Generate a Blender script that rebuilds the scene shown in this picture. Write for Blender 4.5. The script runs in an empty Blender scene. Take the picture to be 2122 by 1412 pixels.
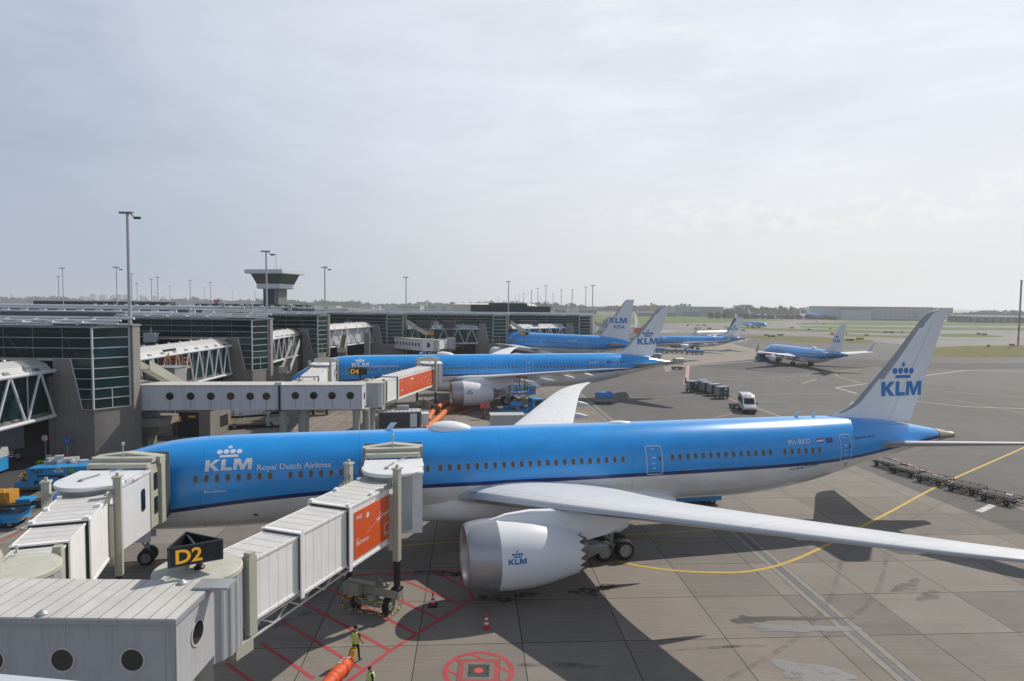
import bpy, bmesh, math, random
from mathutils import Vector, Matrix
rad, sin, cos, pi = math.radians, math.sin, math.cos, math.pi
random.seed(7)
scn = bpy.context.scene
COL = scn.collection
# ---------------------------------------------------------------- camera
W0, H0, FPX = 2122.0, 1412.0, 1340.0
CAMZ, PITCH, ROLL = 17.029, rad(-3.2631), rad(0.6013)
FW = Vector((0, cos(PITCH), sin(PITCH)))
_r = Vector((1, 0, 0)); _u = _r.cross(FW)
RT = _r * cos(ROLL) + _u * sin(ROLL)
UP = -_r * sin(ROLL) + _u * cos(ROLL)
CAM = Vector((0, 0, CAMZ))
cd = bpy.data.cameras.new('camera'); co = bpy.data.objects.new('camera', cd); COL.objects.link(co)
cd.sensor_width = 36.0; cd.lens = FPX / W0 * 36.0; cd.clip_start = 0.1; cd.clip_end = 30000
m3 = Matrix((RT, UP, -FW)).transposed()
co.matrix_world = Matrix.Translation(CAM) @ m3.to_4x4()
scn.camera = co
# ---------------------------------------------------------------- sun, sky, exposure
SUN_AZ, SUN_EL = rad(46), rad(44)
sd = Vector((sin(SUN_AZ) * cos(SUN_EL), cos(SUN_AZ) * cos(SUN_EL), sin(SUN_EL)))
ld = bpy.data.lights.new('sun', 'SUN'); ld.energy = 3.75; ld.angle = rad(0.6); ld.color = (1.0, 0.935, 0.84)
lo = bpy.data.objects.new('sun', ld); COL.objects.link(lo)
lo.rotation_euler = (-sd).to_track_quat('-Z', 'Y').to_euler(); lo.location = (60, 60, 90)
scn.view_settings.view_transform = 'Standard'; scn.view_settings.look = 'None'
scn.view_settings.exposure = 0.0; scn.view_settings.gamma = 1.0
scn.cycles.max_bounces = 5; scn.cycles.diffuse_bounces = 3; scn.cycles.glossy_bounces = 3
scn.cycles.transmission_bounces = 4; scn.cycles.volume_bounces = 1
scn.cycles.caustics_reflective = False; scn.cycles.caustics_refractive = False
scn.cycles.use_denoising = True
wd = bpy.data.worlds.new('World'); scn.world = wd; wd.use_nodes = True
nt = wd.node_tree; nt.nodes.clear()
def N(t, **k):
    n = nt.nodes.new(t)
    for a, b in k.items(): setattr(n, a, b)
    return n
def LK(a, b): nt.links.new(a, b)
def MATH(op, a, b=None, clamp=False):
    n = N('ShaderNodeMath', operation=op, use_clamp=clamp)
    for i, v in enumerate((a, b)):
        if v is None: continue
        if isinstance(v, (int, float)): n.inputs[i].default_value = v
        else: LK(v, n.inputs[i])
    return n.outputs[0]
def MIX(f, a, b):
    n = N('ShaderNodeMix', data_type='RGBA')
    for i, v in ((0, f), (6, a), (7, b)):
        if isinstance(v, (int, float)): n.inputs[i].default_value = v
        elif isinstance(v, tuple): n.inputs[i].default_value = v
        else: LK(v, n.inputs[i])
    return n.outputs[2]
def SMOOTH(v, a, b):
    n = N('ShaderNodeMapRange', interpolation_type='SMOOTHSTEP')
    LK(v, n.inputs[0]); n.inputs[1].default_value = a; n.inputs[2].default_value = b
    return n.outputs[0]
sky = N('ShaderNodeTexSky', sky_type='NISHITA'); sky.sun_disc = False
sky.sun_elevation = SUN_EL; sky.sun_rotation = SUN_AZ
sky.air_density = 1.0; sky.dust_density = 2.0; sky.ozone_density = 1.0; sky.altitude = 0
tc = N('ShaderNodeTexCoord'); sp = N('ShaderNodeSeparateXYZ'); LK(tc.outputs['Generated'], sp.inputs[0])
def NOISE(rot, scl, sc, det, rough, dist, loc=(0, 0, 0)):
    mp = N('ShaderNodeMapping'); LK(cmb.outputs[0], mp.inputs[0])
    mp.inputs['Rotation'].default_value = (0, 0, rot); mp.inputs['Scale'].default_value = scl; mp.inputs['Location'].default_value = loc
    n = N('ShaderNodeTexNoise'); LK(mp.outputs[0], n.inputs['Vector'])
    n.inputs['Scale'].default_value = sc; n.inputs['Detail'].default_value = det
    n.inputs['Roughness'].default_value = rough; n.inputs['Distortion'].default_value = dist
    return n.outputs[0]
# azimuth / elevation coordinates for the thin cloud sheets
azn = N('ShaderNodeMath', operation='ARCTAN2'); LK(sp.outputs[0], azn.inputs[0]); LK(sp.outputs[1], azn.inputs[1])
cmb = N('ShaderNodeCombineXYZ'); LK(azn.outputs[0], cmb.inputs[0]); LK(sp.outputs[2], cmb.inputs[1])
veil = NOISE(rad(-16), (1.0, 2.6, 1), 2.2, 8, 0.55, 0.8)
wisp = NOISE(rad(-38), (0.8, 5.0, 1), 3.0, 9, 0.60, 0.8, (3, 1, 0))
fine = NOISE(rad(-24), (1.0, 4.0, 1), 9.0, 7, 0.62, 0.6, (9, 4, 0))
puff = NOISE(0, (0.75, 1.25, 1), 46.0, 6, 0.62, 0.3, (5, 2, 0))
edge = NOISE(0, (1.0, 1.0, 1), 5.0, 4, 0.55, 0.0, (2, 7, 0))
mass = NOISE(rad(10), (1.0, 1.6, 1), 2.0, 3, 0.5, 0.3, (1.7, 0.4, 0))
sdv = N('ShaderNodeVectorMath', operation='DOT_PRODUCT'); LK(tc.outputs['Generated'], sdv.inputs[0]); sdv.inputs[1].default_value = sd
toward = SMOOTH(sdv.outputs['Value'], 0.12, 0.76)
low = SMOOTH(sp.outputs[2], 0.30, 0.0)
skyn = N('ShaderNodeVectorMath', operation='SCALE'); LK(sky.outputs[0], skyn.inputs[0]); skyn.inputs['Scale'].default_value = 1.0
veilc = MIX(toward, (4.4, 5.2, 6.6, 1), (8.2, 8.5, 9.3, 1))
veilc = MIX(low, veilc, MIX(toward, (4.35, 4.9, 6.0, 1), (7.9, 8.05, 8.1, 1)))
clm = MATH('ADD', MATH('ADD', 0.88, MATH('MULTIPLY', low, 0.10)), MATH('MULTIPLY', MATH('SUBTRACT', veil, 0.5), 0.35), True)
mixd = MIX(clm, skyn.outputs[0], veilc)
# soft light and dark streaks in the veil
sv = MATH('ADD', MATH('MULTIPLY', MATH('SUBTRACT', veil, 0.5), 0.20), MATH('ADD', MATH('MULTIPLY', MATH('SUBTRACT', wisp, 0.5), 0.20), MATH('MULTIPLY', MATH('SUBTRACT', fine, 0.5), 0.10)))
svh = MATH('MULTIPLY', sv, SMOOTH(sp.outputs[2], 0.02, 0.22))
sc_ = N('ShaderNodeVectorMath', operation='SCALE'); LK(mixd, sc_.inputs[0]); LK(MATH('ADD', 1.0, svh), sc_.inputs['Scale']); mixd = sc_.outputs[0]
# a band of small puffs low on the sun side
ctr = MATH('ADD', sp.outputs[2], MATH('MULTIPLY', MATH('SUBTRACT', edge, 0.5), 0.045))
band = MATH('MULTIPLY', SMOOTH(ctr, 0.098, 0.115), SMOOTH(ctr, 0.172, 0.140))
east = SMOOTH(azn.outputs[0], 0.02, 0.36)
pf = MATH('MULTIPLY', MATH('MULTIPLY', SMOOTH(puff, 0.40, 0.62), band), MATH('MULTIPLY', east, 0.55), True)
mixd = MIX(pf, mixd, (9.1, 9.1, 9.0, 1))
# brighter cirrus high towards the sun
st = MATH('MULTIPLY', SMOOTH(wisp, 0.50, 0.72), MATH('MULTIPLY', SMOOTH(mass, 0.36, 0.62), MATH('MULTIPLY', SMOOTH(sp.outputs[2], 0.16, 0.36), SMOOTH(azn.outputs[0], -0.15, 0.3))))
mixd = MIX(MATH('MULTIPLY', st, 0.65), mixd, (9.3, 9.4, 9.5, 1))
# clear darker blue overhead and opposite the sun
mixd = MIX(SMOOTH(sp.outputs[1], 0.30, -0.30), mixd, (3.8, 4.45, 5.6, 1))
mixd = MIX(SMOOTH(sp.outputs[2], 0.42, 0.72), mixd, (2.0, 2.5, 3.4, 1))
bg = N('ShaderNodeBackground'); LK(mixd, bg.inputs[0]); bg.inputs[1].default_value = 0.10
out = N('ShaderNodeOutputWorld'); LK(bg.outputs[0], out.inputs[0])
# ---------------------------------------------------------------- points from the photograph's pixels
def ray(x, y): return FW + RT * ((x - W0 / 2) / FPX) + UP * ((H0 / 2 - y) / FPX)
def G(x, y, z=0.0):
    d = ray(x, y); return CAM + d * ((z - CAMZ) / d.z)
def YD(x, y, D):
    d = ray(x, y); return CAM + d * (D / d.y)
# ---------------------------------------------------------------- materials
MATS = {}
def mat(name, col, rough=0.6, metal=0.0, var=0.0, vs=1.0, bump=0.0, bs=20.0, spec=0.5, emit=None, coat=0.0, stretch=(1, 1, 1), streak=0.0, streakcol=(0.1, 0.09, 0.08)):
    if name in MATS: return MATS[name]
    m = bpy.data.materials.new(name); m.use_nodes = True; t = m.node_tree
    b = t.nodes['Principled BSDF']
    b.inputs['Base Color'].default_value = (*col, 1); b.inputs['Roughness'].default_value = rough
    b.inputs['Metallic'].default_value = metal; b.inputs['Specular IOR Level'].default_value = spec
    b.inputs['Coat Weight'].default_value = coat
    if coat: b.inputs['Coat Roughness'].default_value = 0.08
    if var > 0 or bump > 0 or streak > 0:
        c = t.nodes.new('ShaderNodeTexCoord'); mp = t.nodes.new('ShaderNodeMapping'); mp.inputs['Scale'].default_value = stretch
        t.links.new(c.outputs['Object'], mp.inputs[0])
    if var > 0 or streak > 0:
        n = t.nodes.new('ShaderNodeTexNoise'); t.links.new(mp.outputs[0], n.inputs['Vector'])
        n.inputs['Scale'].default_value = vs; n.inputs['Detail'].default_value = 8; n.inputs['Roughness'].default_value = 0.65
        r = t.nodes.new('ShaderNodeMapRange'); t.links.new(n.outputs[0], r.inputs[0])
        r.inputs[1].default_value = 0.3; r.inputs[2].default_value = 0.7
        r.inputs[3].default_value = 1 - var; r.inputs[4].default_value = 1 + var * 0.6
        v = t.nodes.new('ShaderNodeVectorMath'); v.operation = 'SCALE'; v.inputs[0].default_value = col
        t.links.new(r.outputs[0], v.inputs['Scale']); src = v.outputs[0]
        if streak > 0:
            mp2 = t.nodes.new('ShaderNodeMapping'); mp2.inputs['Scale'].default_value = (3.0, 3.0, 0.22); t.links.new(c.outputs['Object'], mp2.inputs[0])
            n2 = t.nodes.new('ShaderNodeTexNoise'); t.links.new(mp2.outputs[0], n2.inputs['Vector']); n2.inputs['Scale'].default_value = 1.3; n2.inputs['Detail'].default_value = 6
            r2 = t.nodes.new('ShaderNodeMapRange'); t.links.new(n2.outputs[0], r2.inputs[0]); r2.inputs[1].default_value = 0.5; r2.inputs[2].default_value = 0.78; r2.inputs[4].default_value = streak
            mx = t.nodes.new('ShaderNodeMix'); mx.data_type = 'RGBA'; t.links.new(r2.outputs[0], mx.inputs[0]); t.links.new(src, mx.inputs[6]); mx.inputs[7].default_value = (*streakcol, 1)
            src = mx.outputs[2]
        t.links.new(src, b.inputs['Base Color'])
        r3 = t.nodes.new('ShaderNodeMapRange'); t.links.new(n.outputs[0], r3.inputs[0]); r3.inputs[3].default_value = min(1, rough + 0.1); r3.inputs[4].default_value = max(0.03, rough - 0.1)
        t.links.new(r3.outputs[0], b.inputs['Roughness'])
    if bump > 0:
        n = t.nodes.new('ShaderNodeTexNoise'); t.links.new(mp.outputs[0], n.inputs['Vector']); n.inputs['Scale'].default_value = bs; n.inputs['Detail'].default_value = 4
        bp = t.nodes.new('ShaderNodeBump'); bp.inputs['Strength'].default_value = bump; bp.inputs['Distance'].default_value = 0.05
        t.links.new(n.outputs[0], bp.inputs['Height']); t.links.new(bp.outputs[0], b.inputs['Normal'])
    if emit:
        b.inputs['Emission Color'].default_value = (*emit[0], 1); b.inputs['Emission Strength'].default_value = emit[1]
    MATS[name] = m; return m
def slat_mat(name, col, gap, period, axis=0, width=0.06, rough=0.5, dirt=0.1):
    """painted panels with thin joints every `period` metres along a local axis"""
    if name in MATS: return MATS[name]
    m = mat(name, col, rough, var=dirt, vs=0.9, streak=0.0)
    t = m.node_tree; b = t.nodes['Principled BSDF']
    src = b.inputs['Base Color'].links[0].from_socket
    c = [n for n in t.nodes if n.type == 'TEX_COORD'][0]
    s = t.nodes.new('ShaderNodeSeparateXYZ'); t.links.new(c.outputs['Object'], s.inputs[0])
    a = t.nodes.new('ShaderNodeMath'); a.operation = 'PINGPONG'; t.links.new(s.outputs[axis], a.inputs[0]); a.inputs[1].default_value = period / 2
    l = t.nodes.new('ShaderNodeMath'); l.operation = 'LESS_THAN'; t.links.new(a.outputs[0], l.inputs[0]); l.inputs[1].default_value = width / 2
    x = t.nodes.new('ShaderNodeMix'); x.data_type = 'RGBA'; t.links.new(l.outputs[0], x.inputs[0]); t.links.new(src, x.inputs[6]); x.inputs[7].default_value = (*gap, 1)
    t.links.new(x.outputs[2], b.inputs['Base Color'])
    bp = t.nodes.new('ShaderNodeBump'); bp.inputs['Strength'].default_value = 0.5; bp.inputs['Distance'].default_value = 0.03; bp.invert = True
    t.links.new(l.outputs[0], bp.inputs['Height']); t.links.new(bp.outputs[0], b.inputs['Normal'])
    return m
# ---------------------------------------------------------------- mesh builder
class MB:
    def __init__(s): s.v = []; s.f = []; s.m = []; s.a = []
    def add(s, vs, fs, mi=0, M=None, at=None):
        o = len(s.v)
        for i, p in enumerate(vs):
            p = Vector(p); s.v.append(M @ p if M else p)
        s.a += list(at) if at else [0.0] * len(vs)
        for f in fs: s.f.append([i + o for i in f]); s.m.append(mi)
        return s
    def box(s, c, d, mi=0, rz=0.0, M=None):
        x, y, z = d[0] / 2, d[1] / 2, d[2] / 2
        vs = [(-x, -y, -z), (x, -y, -z), (x, y, -z), (-x, y, -z), (-x, -y, z), (x, -y, z), (x, y, z), (-x, y, z)]
        Mx = Matrix.Translation(Vector(c)) @ Matrix.Rotation(rz, 4, 'Z')
        if M: Mx = M @ Mx
        return s.add(vs, [(0, 3, 2, 1), (4, 5, 6, 7), (0, 1, 5, 4), (1, 2, 6, 5), (2, 3, 7, 6), (3, 0, 4, 7)], mi, Mx)
    def span(s, x0, x1, y0, y1, z0, z1, mi=0, M=None):
        return s.box(((x0 + x1) / 2, (y0 + y1) / 2, (z0 + z1) / 2), (x1 - x0, y1 - y0, z1 - z0), mi, 0, M)
    def beam(s, a, b, w, h=None, mi=0):
        a, b = Vector(a), Vector(b); h = h or w; d = b - a; L = d.length
        if L < 1e-6: return s
        q = d.to_track_quat('X', 'Z').to_matrix().to_4x4()
        return s.box((0, 0, 0), (L, w, h), mi, 0, Matrix.Translation((a + b) / 2) @ q)
    def loft(s, rings, mi=0, cap=(True, True), closed=True, ats=None):
        o = len(s.v); n = len(rings[0])
        for k, r in enumerate(rings):
            s.v += [Vector(p) for p in r]; s.a += ([ats[k]] * n if ats and not hasattr(ats[k], '__len__') else list(ats[k]) if ats else [0.0] * n)
        for i in range(len(rings) - 1):
            for j in range(n if closed else n - 1):
                k = (j + 1) % n
                s.f.append([o + i * n + j, o + i * n + k, o + (i + 1) * n + k, o + (i + 1) * n + j]); s.m.append(mi)
        if cap[0]: s.f.append([o + j for j in range(n)][::-1]); s.m.append(mi)
        if cap[1]: s.f.append([o + (len(rings) - 1) * n + j for j in range(n)]); s.m.append(mi)
        return s
    def tube(s, pts, r, n=8, mi=0, cap=True):
        pts = [Vector(p) for p in pts]; rings = []
        for i, p in enumerate(pts):
            d = (pts[min(i + 1, len(pts) - 1)] - pts[max(i - 1, 0)]).normalized()
            up = Vector((0, 0, 1)) if abs(d.z) < 0.95 else Vector((1, 0, 0))
            a = d.cross(up).normalized(); b = d.cross(a)
            rr = r[i] if hasattr(r, '__len__') else r
            rings.append([p + (a * cos(2 * pi * k / n) + b * sin(2 * pi * k / n)) * rr for k in range(n)])
        return s.loft(rings, mi, (cap, cap))
    def lathe(s, prof, o=(0, 0, 0), ax=(1, 0, 0), n=24, mi=0, cap=(False, False)):
        o = Vector(o); ax = Vector(ax).normalized()
        up = Vector((0, 0, 1)) if abs(ax.z) < 0.9 else Vector((1, 0, 0))
        a = ax.cross(up).normalized(); b = ax.cross(a)
        rings = [[o + ax * t + (a * cos(2 * pi * k / n) + b * sin(2 * pi * k / n)) * max(r, 1e-4) for k in range(n)] for t, r in prof]
        return s.loft(rings, mi, cap)
    def prism(s, poly, z0, z1, mi=0, M=None):
        n = len(poly); vs = [(x, y, z0) for x, y in poly] + [(x, y, z1) for x, y in poly]
        fs = [list(range(n))[::-1], list(range(n, 2 * n))] + [[i, (i + 1) % n, n + (i + 1) % n, n + i] for i in range(n)]
        return s.add(vs, fs, mi, M)
    def build(s, name, mats, parent=None, smooth=None, attr=None, M=None):
        me = bpy.data.meshes.new(name); me.from_pydata([tuple(p) for p in s.v], [], s.f)
        for mt in (mats if isinstance(mats, (list, tuple)) else [mats]): me.materials.append(mt)
        me.polygons.foreach_set('material_index', s.m)
        if attr: me.attributes.new(attr, 'FLOAT', 'POINT').data.foreach_set('value', s.a)
        if smooth is not None:
            me.polygons.foreach_set('use_smooth', [True] * len(me.polygons))
            me.set_sharp_from_angle(angle=rad(smooth))
        me.update()
        o = bpy.data.objects.new(name, me); COL.objects.link(o)
        if parent: o.parent = parent
        if M is not None: o.matrix_local = M
        return o
def tag(o, label=None, cat=None, group=None, kind=None):
    for k, v in (('label', label), ('category', cat), ('group', group), ('kind', kind)):
        if v: o[k] = v
    return o
def thing(name, label, cat, loc=(0, 0, 0), rz=0.0, group=None):
    o = bpy.data.objects.new(name, None); COL.objects.link(o); o.empty_display_size = 0.3
    o.location = loc; o.rotation_euler = (0, 0, rz)
    return tag(o, label, cat, group)
KIDS = {}
def kids(o): return [c for c in bpy.data.objects if c.parent == o]
def copy_tree(o, loc=None, rz=None, label=None, group=None, parent=None, _map=None):
    if _map is None:
        _map = {}
        for c in bpy.data.objects:
            if c.parent: _map.setdefault(c.parent.name, []).append(c)
    c = o.copy(); COL.objects.link(c)
    if parent: c.parent = parent; c.matrix_local = o.matrix_local.copy()
    if loc is not None: c.location = loc
    if rz is not None: c.rotation_euler = (0, 0, rz)
    if label: c['label'] = label
    if group: c['group'] = group
    for k in _map.get(o.name, []): copy_tree(k, parent=c, _map=_map)
    return c
def structure(o): o['kind'] = 'structure'; return o
# ---------------------------------------------------------------- flat lettering: returns (verts2d, faces), cap height 1
_txt = {}
def text2d(body, bold=0.0):
    if (body, bold) in _txt: return _txt[(body, bold)]
    cu = bpy.data.curves.new('lettering', 'FONT'); cu.body = body; cu.size = 1.0; cu.offset = bold; cu.resolution_u = 3
    ob = bpy.data.objects.new('lettering', cu); COL.objects.link(ob)
    dg = bpy.context.evaluated_depsgraph_get()
    me = bpy.data.meshes.new_from_object(ob.evaluated_get(dg))
    vs = [(v.co.x, v.co.y) for v in me.vertices]; fs = [list(p.vertices) for p in me.polygons]
    bpy.data.objects.remove(ob); bpy.data.curves.remove(cu); bpy.data.meshes.remove(me)
    x0 = min(v[0] for v in vs); k = 1 / 0.71
    vs = [((x - x0) * k, y * k) for x, y in vs]
    _txt[(body, bold)] = (vs, fs); return vs, fs
def klm2d():
    K = [(0, 0), (0, 1), (.31, 1), (.31, .62), (.66, 1), (1.04, 1), (.60, .54), (1.08, 0), (.68, 0), (.31, .44), (.31, 0)]
    L = [(1.14, 0), (1.14, 1), (1.45, 1), (1.45, .25), (1.95, .25), (1.95, 0)]
    M_ = [(2.02, 0), (2.06, 1), (2.50, 1), (2.72, .42), (2.96, 1), (3.38, 1), (3.40, 0), (3.10, 0), (3.09, .66), (2.83, 0), (2.59, 0), (2.33, .66), (2.32, 0)]
    return [K, L, M_]
def crown2d(cx, y0, s):
    P = []
    P.append([(cx - .62 * s, y0), (cx - .62 * s, y0 + .2 * s), (cx + .62 * s, y0 + .2 * s), (cx + .62 * s, y0)])
    for i in range(4):
        ox, oy = cx + (-.66 + .44 * i) * s, y0 + (.47 if i in (0, 3) else .49) * s
        P.append([(ox + .19 * s * cos(a * pi / 10), oy + .2 * s * sin(a * pi / 10)) for a in range(20)])
    t, y = .055 * s, y0 + .74 * s
    P.append([(cx - t, y), (cx - t, y + .1 * s), (cx - .16 * s, y + .1 * s), (cx - .16 * s, y + .2 * s), (cx - t, y + .2 * s), (cx - t, y + .32 * s),
              (cx + t, y + .32 * s), (cx + t, y + .2 * s), (cx + .16 * s, y + .2 * s), (cx + .16 * s, y + .1 * s), (cx + t, y + .1 * s), (cx + t, y)])
    return P
def flat_mesh(polys=None, tm=None, scale=1.0, off=(0, 0), sx=1.0):
    """2d shapes -> list of verts / faces (scaled, moved)"""
    vs, fs = [], []
    if tm:
        vs += list(tm[0]); fs += [list(f) for f in tm[1]]
    for p in polys or []:
        o = len(vs); vs += p; fs.append(list(range(o, o + len(p))))
    return [(x * scale * sx + off[0], y * scale + off[1]) for x, y in vs], fs
def mapped(name, vf, fn, mt, parent, cut=0.12, shear=0.0):
    """triangulate flat shapes, cut them into strips and lay them on a surface fn(u, v) -> point"""
    vs, fs = vf
    bm = bmesh.new(); bv = [bm.verts.new((x + shear * y, y, 0)) for x, y in vs]
    for f in fs:
        try: bm.faces.new([bv[i] for i in f])
        except ValueError: pass
    bmesh.ops.triangulate(bm, faces=bm.faces[:])
    if cut:
        y0, y1 = min(v[1] for v in vs), max(v[1] for v in vs); k = int((y1 - y0) / cut)
        for i in range(1, k + 1):
            bmesh.ops.bisect_plane(bm, geom=bm.verts[:] + bm.edges[:] + bm.faces[:], plane_co=(0, y0 + i * (y1 - y0) / (k + 1), 0), plane_no=(0, 1, 0))
    for v in bm.verts: v.co = fn(v.co.x, v.co.y)
    me = bpy.data.meshes.new(name); bm.to_mesh(me); bm.free()
    me.materials.append(mt)
    o = bpy.data.objects.new(name, me); COL.objects.link(o); o.parent = parent
    return o
def rrect(w, h, r, n=4):
    P = []
    for cx, cy, a0 in ((w / 2 - r, h / 2 - r, 0), (-w / 2 + r, h / 2 - r, 90), (-w / 2 + r, -h / 2 + r, 180), (w / 2 - r, -h / 2 + r, 270)):
        for i in range(n + 1):
            a = rad(a0 + 90 * i / n); P.append((cx + r * cos(a), cy + r * sin(a)))
    return P
def ring2d(w, h, r, t, n=4):
    a, b = rrect(w, h, r, n), rrect(w - 2 * t, h - 2 * t, max(r - t, .01), n); k = len(a)
    return a + b, [[i, (i + 1) % k, k + (i + 1) % k, k + i] for i in range(k)]
def lerp(tab, x):
    """piecewise-linear lookup; rows (x, a, b, ...)"""
    if x <= tab[0][0]: return tab[0][1:]
    for p, q in zip(tab, tab[1:]):
        if x <= q[0]:
            t = (x - p[0]) / (q[0] - p[0]); return tuple(a + (b - a) * t for a, b in zip(p[1:], q[1:]))
    return tab[-1][1:]
def smooth_tab(tab, x):
    """Catmull-Rom lookup"""
    xs = [r[0] for r in tab]
    if x <= xs[0]: return tab[0][1:]
    if x >= xs[-1]: return tab[-1][1:]
    i = max(k for k in range(len(xs) - 1) if xs[k] <= x)
    p0, p1, p2, p3 = tab[max(i - 1, 0)], tab[i], tab[i + 1], tab[min(i + 2, len(tab) - 1)]
    h = p2[0] - p1[0]; t = (x - p1[0]) / h; res = []
    for c in range(1, len(p1)):
        m1 = (p2[c] - p0[c]) / max(p2[0] - p0[0], 1e-6) * h; m2 = (p3[c] - p1[c]) / max(p3[0] - p1[0], 1e-6) * h
        res.append((2 * t ** 3 - 3 * t ** 2 + 1) * p1[c] + (t ** 3 - 2 * t ** 2 + t) * m1 + (-2 * t ** 3 + 3 * t ** 2) * p2[c] + (t ** 3 - t ** 2) * m2)
    return tuple(res)
WHITE = mat('white paint', (0.74, 0.75, 0.76), 0.35, var=0.06, vs=0.8)
DARK = mat('dark rubber', (0.018, 0.018, 0.019), 0.75, var=0.2, vs=3)
BLACK = mat('black metal', (0.02, 0.021, 0.024), 0.45)
GREYM = mat('grey steel', (0.32, 0.33, 0.35), 0.45, 0.3, var=0.1, vs=2)
GALV = mat('galvanised steel', (0.42, 0.44, 0.46), 0.5, 0.4, var=0.1, vs=2)
GLASSD = mat('dark glass', (0.012, 0.016, 0.018), 0.06, spec=0.8)
KBLUE = mat('sky blue paint', (0.035, 0.30, 0.62), 0.35, var=0.08, vs=1.5)
YEL = mat('yellow paint', (0.75, 0.42, 0.03), 0.5)
RED = mat('red paint', (0.50, 0.03, 0.025), 0.5)
ORANGE = mat('orange board', (0.72, 0.105, 0.02), 0.45, var=0.04, vs=0.6)
BEIGE = mat('beige grey paint', (0.46, 0.455, 0.375), 0.5, var=0.07, vs=1.2, streak=0.12, streakcol=(0.22, 0.20, 0.16))
BEIGED = mat('grey green paint', (0.30, 0.30, 0.245), 0.5, var=0.12, vs=2)
# ---------------------------------------------------------------- airliners
def livery_mat(name, top, stripe, low, width, topdirt=0.03):
    if name in MATS: return MATS[name]
    m = mat(name, top, 0.26, coat=0.0, spec=0.5)
    t = m.node_tree; b = t.nodes['Principled BSDF']
    b.inputs['Coat Weight'].default_value = 0.6; b.inputs['Coat Roughness'].default_value = 0.14
    at = t.nodes.new('ShaderNodeAttribute'); at.attribute_name = 'paint'
    g = t.nodes.new('ShaderNodeMath'); g.operation = 'GREATER_THAN'; t.links.new(at.outputs['Fac'], g.inputs[0]); g.inputs[1].default_value = 0
    g2 = t.nodes.new('ShaderNodeMath'); g2.operation = 'GREATER_THAN'; t.links.new(at.outputs['Fac'], g2.inputs[0]); g2.inputs[1].default_value = -width
    tc = t.nodes.new('ShaderNodeTexCoord')
    mp = t.nodes.new('ShaderNodeMapping'); t.links.new(tc.outputs['Object'], mp.inputs[0]); mp.inputs['Scale'].default_value = (0.6, 0.6, 2.0)
    n = t.nodes.new('ShaderNodeTexNoise'); t.links.new(mp.outputs[0], n.inputs['Vector']); n.inputs['Scale'].default_value = 0.8; n.inputs['Detail'].default_value = 8
    r = t.nodes.new('ShaderNodeMapRange'); t.links.new(n.outputs[0], r.inputs[0]); r.inputs[1].default_value = .3; r.inputs[2].default_value = .7; r.inputs[3].default_value = 0.88; r.inputs[4].default_value = 1.04
    def mix(f, a, c):
        x = t.nodes.new('ShaderNodeMix'); x.data_type = 'RGBA'; t.links.new(f, x.inputs[0])
        for i, v in ((6, a), (7, c)):
            if isinstance(v, tuple): x.inputs[i].default_value = (*v, 1)
            else: t.links.new(v, x.inputs[i])
        return x.outputs[2]
    c = mix(g.outputs[0], mix(g2.outputs[0], low, stripe), top)
    # thin circumferential skin joints
    s = t.nodes.new('ShaderNodeSeparateXYZ'); t.links.new(tc.outputs['Object'], s.inputs[0])
    p = t.nodes.new('ShaderNodeMath'); p.operation = 'PINGPONG'; t.links.new(s.outputs[0], p.inputs[0]); p.inputs[1].default_value = 4.75
    l = t.nodes.new('ShaderNodeMath'); l.operation = 'LESS_THAN'; t.links.new(p.outputs[0], l.inputs[0]); l.inputs[1].default_value = 0.025
    sc = t.nodes.new('ShaderNodeMath'); sc.operation = 'MULTIPLY_ADD'; t.links.new(l.outputs[0], sc.inputs[0]); sc.inputs[1].default_value = -0.22; t.links.new(r.outputs[0], sc.inputs[2])
    v = t.nodes.new('ShaderNodeVectorMath'); v.operation = 'SCALE'; t.links.new(c, v.inputs[0]); t.links.new(sc.outputs[0], v.inputs['Scale'])
    t.links.new(v.outputs[0], b.inputs['Base Color'])
    return m
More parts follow.
